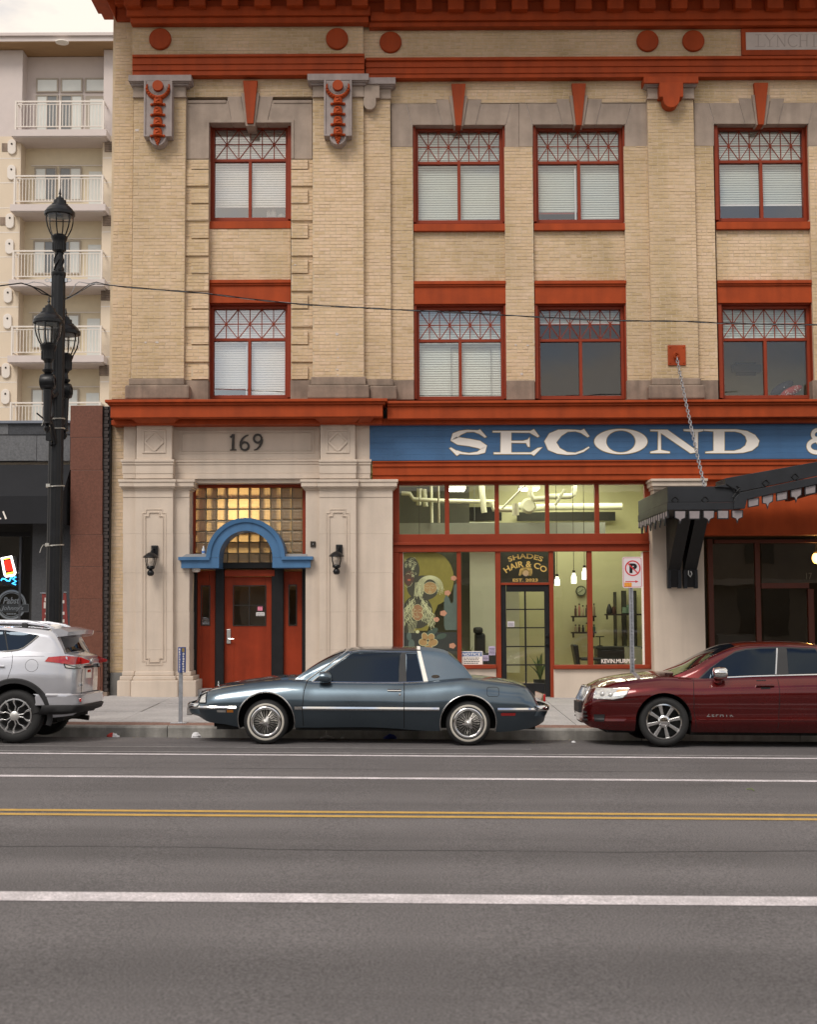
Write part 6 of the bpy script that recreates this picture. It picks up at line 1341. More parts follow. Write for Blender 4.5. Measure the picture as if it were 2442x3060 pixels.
for i in range(6):
    z = zs[i]; top = i == 0
    if top: bt_ = ztop
    yw = YZ+.7 if not top else YZ+.72
    # balcony slab, railing
    q = MB(); q.box(bl, br_, YZ-.75, YZ+.7, z-.34, z-.06); q.box(bl+.1, br_-.1, YZ-.7, YZ+.7, z-.38, z-.34); bal = q.build('balcony', lil, ap)
    q = MB(); Y0 = YZ-.7; h = 1.12*FHm/3.0
    q.box(bl+.12, br_-.12, Y0, Y0+.06, z+h-.06, z+h); q.box(bl+.12, br_-.12, Y0, Y0+.05, z+.06, z+.10); q.box(bl+.12, br_-.12, Y0+.005, Y0+.045, z+h-.17, z+h-.14)
    for x in (bl+.12, (bl+br_)/2, br_-.18): q.box(x, x+.07, Y0-.01, Y0+.06, z-.1, z+h)
    for s_ in (bl+.12, br_-.17): q.box(s_, s_+.05, Y0, YZ, z+h-.06, z+h); q.box(s_, s_+.05, Y0, YZ, z+.06, z+.1)
    q.build('railing', wht, bal)
    nb = 27
    for b in range(nb):
        x = bl+.22+(br_-bl-.44)*b/(nb-1)
        if b == nb//2: continue
        MB().box(x-.014, x+.014, Y0+.01, Y0+.035, z+.1, z+h-.14).build('baluster', wht, bal)
    # windows and door on the recess wall
    W0 = yw-.03; xx = lambda v: U(xa(v)-0, slab_y[min(i, 4)]-100, yw)[0] if False else xL+(xR-xL)*(v-152)/(832-152)
    def win(a, b, z0, z1, left_pale, half=True):
        q = MB(); q.box(a-.06, b+.06, W0-.03, W0+.02, z0-.06, z0); q.box(a-.06, b+.06, W0-.03, W0+.02, z1, z1+.06); q.box(a-.06, a, W0-.03, W0+.02, z0, z1); q.box(b, b+.06, W0-.03, W0+.02, z0, z1)
        if half: q.box((a+b)/2-.02, (a+b)/2+.02, W0-.02, W0+.02, z0, z1)
        w = q.build('window', trm, ap)
        if half:
            MB().box(a, (a+b)/2-.02, W0, W0+.02, z0, z1).build('pane', gpan if left_pale else dpn, w); MB().box((a+b)/2+.02, b, W0, W0+.02, z0, z1).build('pane', dpn if left_pale else gpan, w)
        else: MB().box(a, b, W0, W0+.02, z0, z1).build('pane', gpan, w)
    zt = z+FHm*.60
    win(xx(242), xx(405), z+.15 if top else z+FHm*.18, zt, True); win(xx(448), xx(615), z+.15 if top else z+FHm*.18, zt, False)
    if top:
        for (a, b) in ((242, 410), (450, 616), (655, 833)): win(xx(a), xx(b)-.02, z+FHm*.67, z+FHm*.83, True, False)
    q = MB(); a, b = xx(650), xx(820); q.box(a, b, W0-.02, W0+.02, z-.05, zt); dd_ = q.build('door', trm if top else bei2, ap)
    MB().box(xx(690), xx(798), W0-.035, W0-.022, z+.2, zt-.14).build('pane', gpan, dd_)
    if not top: MB().box(xx(200), xR, W0-.01, W0+.02, z+FHm*.635, z+FHm*.65).build('string_course', wht, ap)
# vents and lamps on the flank of the apartments
for i in range(6):
    z = zs[i]-FHm*.18
    if True:
        X = U(xa(97-6*i), 500, YZ)[0]
        for (zz, nm) in ((z, 'a'), (z-FHm*.345, 'b')):
            q = MB(); q.prism([(X+.18*math.cos(a), zz+.14*(1 if math.sin(a) > 0 else -1)+.18*math.sin(a)) for a in fr(0, 2*PI, 20)[:-1]], YZ-.12, YZ-.03); sp = q.build('wall_vent', wht, ap, bev=.02)
            q = MB(); q.ball((X, YZ-.12, zz+.12), .045, 8); q.build('sensor', M['bronze'], sp)
        X1_ = U(xa(902), 500, YZ)[0]-.04*i
        q = MB(); q.box(X1_-.2, X1_+.2, YZ-.06, YZ-.02, z-.22, z+.22)
        for j in range(4): q.box(X1_-.2, X1_+.2, YZ-.09, YZ-.06, z-.2+.1*j, z-.16+.1*j)
        q.build('louvre', M['brownstone'], ap)
        if i in (0, 1, 3):
            X2_ = U(xa(42-6*i), 500, YZ)[0]; MB().box(X2_-.15, X2_+.15, YZ-.06, YZ-.02, z-.17, z+.17).build('louvre', M['brownstone'], ap)

# ================================================================== street lamp
YLm = 21.7; LX = -5.50
lt = thing('street_lamp', (LX, YLm, walk_z(LX, YLm)), 'tall black iron street lamp with one top lantern and two lower lanterns', 'street lamp')
ib = M['ironblack']; kL = YLm/4139
zz = lambda v: U(168, v, YLm)[1]
def head_(px, vtop, vbase, Y, wide=1.0):
    # lantern: finial tip at photo row vtop, cup base at row vbase
    X, zT = U(px, vtop, Y); zB = U(px, vbase, Y)[1]; s_ = (zT-zB)/1050; z = lambda r: zT-r*s_
    c = (X, Y, 0); s_x = s_*wide
    P = lambda l: [(r*s_x, z(h)) for r, h in l]
    cap = MB().lathe(P([(5, 10), (18, 80), (26, 98), (10, 105), (14, 120), (30, 150), (60, 163), (62, 196), (98, 203), (103, 262), (130, 266), (132, 290), (158, 298), (204, 345), (226, 385), (240, 392), (240, 440), (205, 452)][::-1]), c, 20).build('lantern_cap', ib, lt, smooth=35)
    for a in range(6):
        co, si = math.cos(PI/6+PI/3*a), math.sin(PI/6+PI/3*a); q = MB()
        q.tube([(X+r*s_x*co, Y+r*s_x*si, z(h)) for r, h in ((212, 440), (212, 540), (190, 640), (150, 730), (118, 785))], 11*s_, 5); q.build('cage_rib', ib, cap)
    MB().lathe(P([(60, 785), (140, 730), (180, 640), (202, 540), (203, 450)]), c, 20).build('lantern_glass', lglass, cap, smooth=60)
    MB().lathe(P([(60, 1050), (68, 1035), (100, 1010), (102, 890), (115, 840), (130, 800), (132, 788), (112, 780), (95, 755), (50, 738), (5, 735)]), c, 20).build('lantern_cup', ib, cap, smooth=35)
    q = MB()
    for a in range(16): co, si = math.cos(PI/8*a), math.sin(PI/8*a); q.tube([(X+103*s_x*co, Y+103*s_x*si, z(885)), (X+101*s_x*co, Y+101*s_x*si, z(1010))], 7*s_, 4)
    q.build('cup_flute', ib, cap)
    q = MB(); q.tube([(X-180*s_x, Y, z(530)), (X, Y, z(538)), (X+180*s_x, Y, z(545))], 7*s_, 5); q.lathe(P([(40, 470), (90, 455)]), c, 12); q.build('lamp_holder', ib, cap)
    return X, zB, s_
lglass = glass('lantern_glass', (.97, .97, .96), .01)
X, zB, s_ = head_(178.5, 562, 757, YLm)
# neck, collar and fluted pole, straight between two measured points
xt, xb0 = U(173, 820, YLm)[0], U(162, 1850, YLm)[0]
zp = lambda v: U(170, v, YLm)[1]
q = MB(); q.lathe([(.065, zp(812)), (.062, zp(790)), (.07, zp(770)), (.058, zp(757))], (X, YLm, 0), 16)
for k in range(4):                                                    # cast leaves round the neck
    q.tube([(X+.07*math.cos(a+k*1.6), YLm+.07*math.sin(a+k*1.6), zp(812)+(zp(757)-zp(812))*a/3) for a in fr(0, 3, 10)], .014, 5)
q.build('neck', ib, lt, smooth=50)
q = MB(); q.lathe([(.105, zp(828)), (.115, zp(824)), (.115, zp(815)), (.085, zp(811)), (.07, zp(810))], (X-.005, YLm, 0), 20); q.build('collar', ib, lt, smooth=35)
q = MB(); zb_ = walk_z(LX, YLm); zt_ = zp(824)
n = 40; nz = 3; prof_ = [.107+.006*math.cos(2*PI*10*k/n*1.0)*(1) for k in range(n)]
for j in range(nz+1):
    u = j/nz; xx_ = X-.005+(xb0-xt)*(1-u)*1.0*0; z = zb_+.5+(zt_-zb_-.5)*u; rs = 1.14-.14*u
    q.v += [(xx_+prof_[k]*rs*math.cos(2*PI*k/n), YLm+prof_[k]*rs*math.sin(2*PI*k/n), z) for k in range(n)]
q.f += [(j*n+k, j*n+(k+1) % n, (j+1)*n+(k+1) % n, (j+1)*n+k) for j in range(nz) for k in range(n)]
q.build('pole', ib, lt, smooth=60)
MB().lathe([(.25, zb_), (.25, zb_+.12), (.21, zb_+.16), (.2, zb_+.4), (.14, zb_+.5), (.12, zb_+.62)], (X-.005, YLm, 0), 20).build('pedestal', ib, lt, smooth=35)
PXx = X-.005
for (px, vt, vb, Y) in ((145.5, 884, 1082, 21.15), (196, 919, 1112, 22.2)):
    Xh, zB2, s2 = head_(px, vt, vb, Y)
    q = MB(); q.lathe([(.03, zB2-.20), (.05, zB2-.18), (.085, zB2-.14), (.09, zB2-.125), (.06, zB2-.11), (.05, zB2-.02), (.065, zB2)], (Xh, Y, 0), 16); 
    q.build('knob', ib, lt, smooth=35)
    sg = -1 if Y < YLm else 1
    q = MB(); q.lathe([(.02, -.1), (.115, -.1), (.13, -.05), (.13, .05), (.115, .1), (.02, .1)], (Xh, Y, zB2-.31), 20, 'y' if False else 'x')
    for e in (-.102, .102): q.tube([(Xh+e, Y+.075*math.cos(a), zB2-.31+.075*math.sin(a)) for a in fr(0, 2*PI, 16)[:-1]], .014, 5, True)
    q.build('scroll', ib, lt, smooth=35)
    q = MB(); q.lathe([(.012, zB2-1.10), (.045, zB2-1.06), (.05, zB2-1.02), (.025, zB2-.98), (.075, zB2-.955), (.055, zB2-.93), (.062, zB2-.7), (.07, zB2-.43)], (Xh, Y, 0), 14); q.build('pendant', ib, lt, smooth=35)
    q = MB(); ym = Y; q.tube([(Xh, Y, zB2-.33), (PXx, (Y+YLm)/2, zB2-.5), (PXx, YLm-sg*-.1, zB2-.42)], [.05, .04, .06], 8); q.tube([(Xh, Y, zB2-.78), (PXx, (Y+YLm)/2, zB2-.95), (PXx, YLm+sg*.1, zB2-1.2)], [.035, .035, .05], 8)
    q.tube([(Xh+(PXx-Xh)*.5, Y+(YLm-Y)*(.35+.25*math.cos(a)), zB2-.65+.2*math.sin(a)) for a in fr(0, 2*PI, 16)[:-1]], .022, 6, True); q.build('arm', ib, lt, smooth=50)
for v in (1253, 1282, 1454, 1630):
    z = zp(v); q = MB(); rr = .128+.008*(v > 1400); q.tube([(PXx+rr*math.cos(a), YLm+rr*math.sin(a), z+.012*math.sin(a*1.0+1)) for a in fr(0, 2*PI, 20)[:-1]], .011, 5, True); q.box(PXx-.11, PXx-.05, YLm-rr-.02, YLm-rr+.02, z-.015, z+.03)
    if v in (1630, 1253): q.tube([(PXx-.09, YLm-rr, z), (PXx-.14, YLm-rr-.02, z+.0), (PXx-.17, YLm-rr-.02, z-.05), (PXx-.19, YLm-rr-.02, z-.12)], .006, 4)
    q.build('strap', pm('aluminium_strap', (.55, .53, .48), .35, .7, var=0) if v == 1253 else bpy.data.materials['aluminium_strap'], lt)
q = MB(); zr = zp(1268); q.tube([(PXx-.08, YLm-.15, zr), (PXx-.26, YLm-.2, zr+.15)], .013, 5); q.build('broken_rod', M['black'], lt)
q = MB(); q.box(PXx-.12, PXx+.0, YLm-.17, YLm-.1, zp(1320), zp(1288)); q.lathe([(.02, -.2), (.028, -.19), (.028, -.1)], (PXx-.04, YLm, zp(1331)), 10, 'y'); q.build('bracket_box', ib, lt)
for sg in (-1, 1):                                                    # eye bolts
    X_ = PXx+sg*.12; q = MB(); z = zp(838); q.tube([(X_+sg*.055+.032*math.cos(a), YLm-.02, z+.026*math.sin(a)) for a in fr(0, 2*PI, 14)[:-1]], .006, 5, True); q.box(X_-.01, X_+.025, YLm-.03, YLm+.02, z-.03, z+.03); q.build('eye_bolt', M['steel'], lt)
# overhead cable
def cable(pts, r, nm='strand', mat=M['black'], par=None):
    q = MB(); q.tube([(*U(x, y, Y)[:1], Y, U(x, y, Y)[1]) for x, y, Y in pts], r, 5); return q.build(nm, mat, par, smooth=60)
cbl = thing('overhead_cable', (PXx, YLm, zp(890)), 'thin twisted cable strung from the street lamp across the brick front', 'cable')
cy_ = pchip([(190, 896), (225, 878), (262, 855), (278, 845), (330, 853), (600, 876), (805, 900), (900, 909), (1220, 927), (1400, 936), (1600, 947), (1840, 958), (2020, 960), (2150, 965), (2300, 969), (2500, 971)])
for ph, r, mt in ((0, .006, 'black'), (PI, .006, 'black'), (PI/2, .005, 'steel')):
    pts = []
    for i in range(120):
        x = 190+(2500-190)*i/119; am = 1.6 if x > 300 else 3; pts.append((x, cy_(x)+am*math.sin(x/38+ph+.6*math.sin(x/171)), YLm+(24.9-YLm)*(i/119)*.5))
    cable(pts, r, 'strand', M[mt], cbl)
cable([(-40, 856, 21.5), (0, 854, 21.5), (62, 846, 21.5), (90, 854, 21.5), (120, 866, 21.6), (152, 887, YLm)], .011, 'strand', M['black'], cbl); cable([(62, 846, 21.5), (95, 856, 21.5), (125, 878, 21.6), (152, 885, YLm)], .009, 'strand', M['black'], cbl); cable([(60, 847, 21.5), (80, 848, 21.5), (102, 842, 21.5)], .006, 'strand', M['steel'], cbl)
cable([(192, 885, YLm), (205, 886, YLm), (215, 872, YLm), (225, 850, YLm), (235, 842, YLm), (262, 847, YLm), (300, 850, YLm+.1)], .006, 'strand', M['steel'], cbl); cable([(95, 842, 21.6), (125, 846, 21.6), (145, 856, YLm)], .005, 'strand', M['steel'], cbl)

# ================================================================== street signs
def signpost(): pass
YP1 = 21.15
X, Zt = U(1892, 1664, YP1); _, Zb = U(1890, 1757, YP1); Xl, Xr, _, _ = FR(1861, 1700, 1921, 1720, YP1); zg = walk_z(X, YP1)
t = thing('parking_sign', (X, YP1, zg), 'white no parking sign with a red ring and arrow on a perforated steel post', 'sign')
px_ = U(1889, 1850, YP1)[0]; q = MB(); q.box(px_-.032, px_-.024, YP1+.006, YP1+.05, zg, Zt-.06); q.box(px_+.024, px_+.032, YP1+.006, YP1+.05, zg, Zt-.06); q.box(px_-.024, px_+.024, YP1+.046, YP1+.05, zg, Zt-.06)
z = zg+.05
q.box(px_-.024, px_-.012, YP1+.006, YP1+.012, zg, Zt-.06); q.box(px_+.012, px_+.024, YP1+.006, YP1+.012, zg, Zt-.06)
while z < Zt-.1: q.box(px_-.012, px_+.012, YP1+.006, YP1+.012, z, z+.026); z += .05
q.build('post', M['steel'], t)
def rrect(x0, x1, z0, z1, r, n=5): return [(cx+r*math.cos(a), cz+r*math.sin(a)) for cx, cz, a0 in ((x1-r, z1-r, 0), (x0+r, z1-r, PI/2), (x0+r, z0+r, PI), (x1-r, z0+r, 3*PI/2)) for a in fr(a0, a0+PI/2, n)]
sp_ = pm('sign_white', (.66, .60, .62), .5, var=.04); sr = pm('sign_red', (.55, .025, .03), .5, var=.05)
q = MB(); q.prism(rrect(Xl, Xr, Zb, Zt, .035), YP1, YP1+.004); q.build('plate', sp_, t)
q = MB(); q.ringp(rrect(Xl+.012, Xr-.012, Zb+.012, Zt-.012, .028), rrect(Xl+.018, Xr-.018, Zb+.018, Zt-.018, .024), YP1-.001, YP1); q.build('border', sr, t)
cx2, cz2 = U(1892, 1698, YP1); R_ = 23.5*YP1/4139
text('P', cx2-R_*.42, cx2+R_*.55, cz2-R_*.62, cz2+R_*.62, YP1-.001, .0006, 'letter', M['black'], t, bold=.06)
q = MB(); q.ringp([(cx2+R_*math.cos(a), cz2+R_*math.sin(a)) for a in fr(0, 2*PI, 36)[:-1]], [(cx2+R_*.84*math.cos(a), cz2+R_*.84*math.sin(a)) for a in fr(0, 2*PI, 36)[:-1]], YP1-.0015, YP1)
q.stroke([(cx2-R_*.62, cz2+R_*.62, .018), (cx2+R_*.62, cz2-R_*.62, .018)], YP1-.0022, YP1); q.build('prohibition_ring', sr, t)
q = MB(); a0, az = U(1870, 1738, YP1); a1 = U(1909, 1738, YP1)[0]; q.stroke([(a0, az, .014), (a1-.03, az, .014)], YP1-.0012, YP1); q.prism([(a1, az), (a1-.045, az+.022), (a1-.045, az-.022)], YP1-.0013, YP1); q.build('arrow', sr, t)
q = MB(); q.fbox(1867, 1741, 1889, 1753, YP1-.002, YP1-.0013); q.build('sticker', pm('orange_sticker', (.72, .28, .03), .5, var=.3, vs=60), t)
# blue payment-zone post
YP2 = 21.2; X, zt = U(540, 1934, YP2); zb2 = U(540, 2010, YP2)[1]; zg = walk_z(X, YP2)
t = thing('parking_zone_post', (X, YP2, zg), 'short grey post with a narrow folded blue and white parking panel', 'post')
q = MB(); q.box(X-.03, X+.03, YP2, YP2+.03, zg, zb2+.3); q.build('post', M['steel'], t, bev=.004); MB().box(X-.15, X+.1, YP2-.05, YP2+.08, zg, zg+.012).build('foot', M['steel'], t, bev=.003)
bp_ = pm('blue_panel', (.03, .065, .25), .45, var=.06); xl2, xm2, xr2 = U(530, 1970, YP2)[0], U(541.5, 1970, YP2)[0], U(553, 1970, YP2)[0]
q = MB(); q.add([(xl2, YP2+.04, zb2), (xm2, YP2-.04, zb2), (xr2, YP2+.04, zb2), (xl2, YP2+.04, zt), (xm2, YP2-.04, zt), (xr2, YP2+.04, zt), (xl2, YP2+.06, zb2), (xr2, YP2+.06, zb2), (xl2, YP2+.06, zt), (xr2, YP2+.06, zt)], [(0, 1, 4, 3), (1, 2, 5, 4), (2, 7, 9, 5), (6, 0, 3, 8), (3, 4, 5, 9, 8), (7, 6, 8, 9)]); q.build('panel', bp_, t)
q = MB()
for sd, (A, B) in enumerate((((xl2, YP2+.04), (xm2, YP2-.04)), ((xm2, YP2-.04), (xr2, YP2+.04)))):
    z = zt-.02-.03*sd
    for k in range(9):
        hh = .028; u0, u1 = random.uniform(.28, .36), random.uniform(.6, .72); p = lambda u, dz: (A[0]+(B[0]-A[0])*u, A[1]+(B[1]-A[1])*u-.0015, z-dz)
        q.add([p(u0, hh), p(u1, hh), p(u1, 0), p(u0, 0)], [(0, 1, 2, 3)]); z -= .038
q.build('lettering', M['white'], t)
q = MB(); q.add([(xm2+.012, YP2-.03, zt-.07), (xm2+.045, YP2+.002, zt-.07), (xm2+.045, YP2+.002, zt-.015), (xm2+.012, YP2-.03, zt-.015)], [(0, 1, 2, 3)]); q.build('badge', pm('badge_gold', (.35, .25, .08), .6, var=0), t)
# red and white barrier boards behind the lamp
rb = pm('barrier_red', (.19, .024, .02), .6, var=.2, vs=8)
def barrier(pts, marks, Y, label, rod=None):
    X, Z = U(pts[0][0], pts[0][1], Y); t = thing('barrier_board', (X, Y, Z), label, 'barrier', 'red barrier boards behind the street lamp')
    MB().fprism(pts, Y, Y+.03).build('board', rb, t, bev=.004)
    for (a, b, c, d) in marks: MB().fbox(a, b, c, d, Y-.002, Y).build('reflector', M['plaque'], t)
    if rod: q = MB(); q.tube([(U(x, y, Y)[0], Y-.01, U(x, y, Y)[1]) for x, y in rod], .008, 5); q.build('rod', M['steel'], t)
barrier([(124, 1773), (138, 1773), (136, 2080), (124, 2080)], [(132, 1786, 137, 1797), (129.5, 1800, 137, 1818), (133, 1831, 136, 1836), (131, 1848, 136, 1858)], 23.5, 'narrow upright red board with white patches left of the lamp post', [(119, 1772), (137, 1773)])
barrier([(188, 1772), (196, 1772), (199, 1830), (203, 1880), (201, 2080), (186, 2080)], [(186, 1794, 191, 1803), (186, 1828, 191.5, 1837), (186, 1851, 191.5, 1860)], 23.5, 'flaring red board with white patches right of the lamp post', [(190, 1770), (198, 1770)])
# ================================================================== litter along the kerb
def crumple(px, py, w, h, d, mat, nm, label, cat, Y=None, extra=None):
    Y = Y or 20.3; w *= 1.25; h *= 1.3; X = U(px, py, Y)[0]; z = road_z(X, Y); t = thing(nm, (X, Y, z), label, cat)
    q = MB(); n, m_ = 12, 6; b = []
    for j in range(m_+1):
        for k in range(n):
            a = 2*PI*k/n; ph = PI/2*j/m_; r = math.cos(ph)*random.uniform(.72, 1.1); b.append((X+w/2*r*math.cos(a), Y+d/2*r*math.sin(a), z+.002+h*math.sin(ph)*random.uniform(.7, 1.05)))
    q.add(b, [(j*n+k, j*n+(k+1) % n, (j+1)*n+(k+1) % n, (j+1)*n+k) for j in range(m_) for k in range(n)]); q.build('sheet', mat, t)
    if extra: q = MB(); q.add([(x+ (0 if True else 0), y-.006, zz_+.004) for x, y, zz_ in b if True], [(j*n+k, j*n+(k+1) % n, (j+1)*n+(k+1) % n, (j+1)*n+k) for j in range(m_) for k in extra]); q.build('print', rb2, t, kind='stuff')
    return t
rb2 = pm('litter_red', (.55, .04, .03), .6, var=.1); lw = pm('litter_white', (.72, .72, .74), .7, var=.05)
crumple(585, 2210, .13, .075, .1, lw, 'crumpled_napkin', 'upright crumpled white napkin in the gutter by the coupe front bumper', 'litter')
crumple(337, 2212, .17, .06, .09, lw, 'crushed_cup', 'crushed white and red cup lying below the kerb behind the silver car', 'litter', extra=(4, 5, 6, 7, 8))
crumple(977, 2210, .2, .045, .1, lw, 'crumpled_napkin', 'flat crumpled white napkin under the blue coupe', 'litter'); crumple(1024, 2211, .06, .035, .05, lw, 'crumpled_napkin', 'tiny scrap of white paper beside a flat napkin under the coupe', 'litter')
crumple(1167, 2208, .17, .065, .09, pm('blue_wrapper_foil', (.03, .06, .4), .3, var=.3, vs=30), 'snack_wrapper', 'crumpled bright blue wrapper under the rear of the coupe', 'litter')
crumple(1715, 2229, .05, .02, .04, lw, 'paper_scrap', 'tiny white scrap on the road in front of the maroon sedan', 'litter', 19.4)
q = MB(); st_ = []
for i in range(260):
    X = random.uniform(-5, 6.5); Y = random.choice((random.uniform(20.55, 20.7), random.gauss(20.6, .08), random.uniform(19.3, 20.6))); Y = min(Y, 20.7); z = road_z(X, Y)+.003; a = random.uniform(0, PI); l = random.uniform(.008, .03); c, s2 = math.cos(a)*l, math.sin(a)*l
    q.add([(X-c, Y-s2, z), (X+s2*.5, Y-c*.5, z+.004), (X+c, Y+s2, z+.003), (X-s2*.5, Y+c*.5, z+.006)], [(0, 1, 2, 3)])
q.build('fallen_leaves', pm('dry_leaf', (.30, .23, .12), .8, var=.5, vs=9), kind='stuff')
X, Y = U(2246, 2361, 14.2)[0], 14.2; t = thing('grass_sprig', (X, Y, road_z(X, Y)), 'small pale green sprig lying on the road near the sedan', 'sprig'); q = MB(); q.tube([(X-.03, Y+.06, road_z(X, Y)+.01), (X+.01, Y+.02, road_z(X, Y)+.02), (X+.02, Y-.04, road_z(X, Y)+.008)], .006, 5); q.build('stem', lf[1], t)

# the other side of the street, behind the camera: unseen, added only to darken reflections in glass and car bodies
op = thing('reflection_building', (0, -15, 0), 'unseen long tan building added across the street for the reflections', 'building')
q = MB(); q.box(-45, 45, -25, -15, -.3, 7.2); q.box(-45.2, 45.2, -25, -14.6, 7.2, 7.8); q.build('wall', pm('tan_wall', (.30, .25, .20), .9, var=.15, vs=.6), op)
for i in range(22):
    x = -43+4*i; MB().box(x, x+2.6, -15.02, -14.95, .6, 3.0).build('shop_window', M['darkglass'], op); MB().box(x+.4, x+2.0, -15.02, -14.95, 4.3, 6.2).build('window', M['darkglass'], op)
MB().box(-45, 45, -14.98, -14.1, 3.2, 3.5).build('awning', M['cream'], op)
# ================================================================== cars
class Shell:
    """a body surface: for each station x, a side from lo(x) to hi(x) with half width w(x)-ins(t), then a crowned top to the centre line"""
    def __init__(s, lo, hi, ctr, w, ins, arches=(), rows=14, tops=8, crown=.5):
        s.lo, s.hi, s.ctr, s.w, s.ins, s.arches, s.rows, s.tops, s.crown = lo, hi, ctr, w, ins, arches, rows, tops, crown
    def y(s, x, z):
        a, b = s.lo(x), s.hi(x); t = (z-a)/max(1e-4, b-a); return max(.0, s.w(x)-s.ins(min(1, max(0, t))))
    def arch(s, x):
        m = -9
        for (xc, zc, r) in s.arches:
            if abs(x-xc) < r: m = max(m, zc+math.sqrt(r*r-(x-xc)**2))
        return m
    def top(s, x, u):                                     # u = 0 at the shoulder, 1 at the centre
        yt = s.w(x)-s.ins(1); h, c = s.hi(x), s.ctr(x); return yt*(1-u), h+(c-h)*(1-(1-u)**2)
    def stations(s, x0, x1, step, extra=()):
        xs = set(round(x0+(x1-x0)*i/int((x1-x0)/step), 4) for i in range(int((x1-x0)/step)+1))
        for (xc, zc, r) in s.arches:
            for i in range(33): xs.add(round(xc-r*math.cos(PI*i/32), 4))
            xs.add(round(xc-r-.002, 4)); xs.add(round(xc+r+.002, 4))
        for e in extra: xs.add(round(e, 4))
        return sorted(x for x in xs if x0-1e-6 <= x <= x1+1e-6)
    def build(s, xs, groups, cap0=True, cap1=True):
        """groups(x) -> key of the panel a column belongs to; returns {key: MB}"""
        T = [i/s.rows for i in range(s.rows+1)]; rings = []
        for x in xs:
            a, b = s.lo(x), s.hi(x); ar = s.arch(x); R = []
            for t in T:
                z = a+(b-a)*t; z2 = min(max(z, ar), b); R.append((x, -s.y(x, z2), z2))
            for j in range(1, s.tops+1):
                yy, z = s.top(x, j/s.tops); R.append((x, -yy, z))
            L_ = [(p[0], -p[1], p[2]) for p in R[:-1]][::-1]
            rings.append(R+L_)
        n = len(rings[0]); out = {}
        for i in range(len(xs)-1):
            xm = (xs[i]+xs[i+1])/2
            for k in range(n-1):
                zc = sum(r[k][2] for r in (rings[i], rings[i+1]))/2
                side = 'near' if k < s.rows else ('far' if k >= n-1-s.rows else 'top')
                key = groups(xm, side); mb = out.setdefault(key, MB())
                P = [rings[i][k], rings[i+1][k], rings[i+1][k+1], rings[i][k+1]]
                if len(set(P)) < 3: continue
                area = (Vector(P[2])-Vector(P[0])).cross(Vector(P[3])-Vector(P[1])).length
                if area < 1e-7: continue
                mb.add(P, [(0, 1, 2, 3)])
        for flag, r, rev in ((cap0, rings[0], 0), (cap1, rings[-1], 1)):
            if flag:
                m = n//2; mb = out.setdefault(groups(r[0][0], 'cap'), MB()); vs = r; b = len(mb.v)
                mb.v += [tuple(p) for p in r]
                for k in range(m):
                    f = (b+k, b+k+1, b+n-2-k, b+n-1-k); mb.f.append(f if rev else f[::-1])
        return out
def weld(mb, name, mat, par, smooth=38, **kw):
    me = bpy.data.meshes.new(name); me.from_pydata(mb.v, [], mb.f); bm = bmesh.new(); bm.from_mesh(me)
    bmesh.ops.remove_doubles(bm, verts=bm.verts, dist=.0004); bmesh.ops.dissolve_degenerate(bm, dist=.0003, edges=bm.edges); bmesh.ops.recalc_face_normals(bm, faces=bm.faces)
    bm.to_mesh(me); bm.free(); me.materials.append(mat); me.polygons.foreach_set('use_smooth', [True]*len(me.polygons)); me.set_sharp_from_angle(angle=math.radians(smooth)); me.update()
    return link(name, me, par, **kw)
def ribbon(sh, pts, h, d, sides=(-1, 1), lift=0):
    """a raised strip along the side; pts = (x, z) centre line, h = height, d = how proud"""
    q = MB()
    for sg in sides:
        b = len(q.v)
        for x, z in pts:
            for dz, o in ((-h/2, -.004), (-h/2*.75, d*.8), (h*.0, d), (h/2, -.002)): q.v.append((x, sg*(sh.y(x, z+dz)+o+lift), z+dz))
        n = 4
        q.f += [(b+i*n+k, b+(i+1)*n+k, b+(i+1)*n+k+1, b+i*n+k+1) for i in range(len(pts)-1) for k in range(n-1)]
        q.f += [(b, b+1, b+2, b+3), (b+(len(pts)-1)*n+3, b+(len(pts)-1)*n+2, b+(len(pts)-1)*n+1, b+(len(pts)-1)*n)]
    return q
def line_on(sh, pts, r, lift=.002, sides=(-1, 1), n=5):
    q = MB()
    for sg in sides: q.tube([(x, sg*(sh.y(x, z)+lift), z) for x, z in pts], r, n)
    return q
def seg(a, b, n=8): return [(a[0]+(b[0]-a[0])*i/n, a[1]+(b[1]-a[1])*i/n) for i in range(n+1)]
def path(pts, n=6):
    out = []
    for i in range(len(pts)-1): out += seg(pts[i], pts[i+1], n)[:-1]
    return out+[pts[-1]]
def patch_on(sh, poly, lift, nx=20, nz=8, sides=(-1,), th=.0):
    """a thin panel lying on the side surface; poly in (x, z), monotone in x"""
    q = MB(); xs = [p[0] for p in poly]; x0, x1 = min(xs)+1e-5, max(xs)-1e-5
    cols = sorted(set([x0+(x1-x0)*i/nx for i in range(nx+1)]+[min(max(x, x0), x1) for x in xs]))
    for sg in sides:
        b = len(q.v)
        for x in cols:
            zs_ = []
            for i in range(len(poly)):
                (xa_, za), (xb_, zb) = poly[i], poly[(i+1) % len(poly)]
                if (xa_-x)*(xb_-x) <= 0 and abs(xa_-xb_) > 1e-9: zs_.append(za+(zb-za)*(x-xa_)/(xb_-xa_))
            lo, hi = min(zs_), max(zs_)
            for j in range(nz+1): z = lo+(hi-lo)*j/nz; q.v.append((x, sg*(sh.y(x, z)+lift), z))
        m = nz+1
        q.f += [(b+i*m+j, b+(i+1)*m+j, b+(i+1)*m+j+1, b+i*m+j+1) for i in range(len(cols)-1) for j in range(nz)]
    return q
def outline_on(sh, poly, r, lift, sides=(-1,)):
    q = MB()
    for sg in sides: q.tube([(x, sg*(sh.y(x, z)+lift), z) for x, z in path(poly+[poly[0]], 6)[:-1]], r, 5, True)
    return q
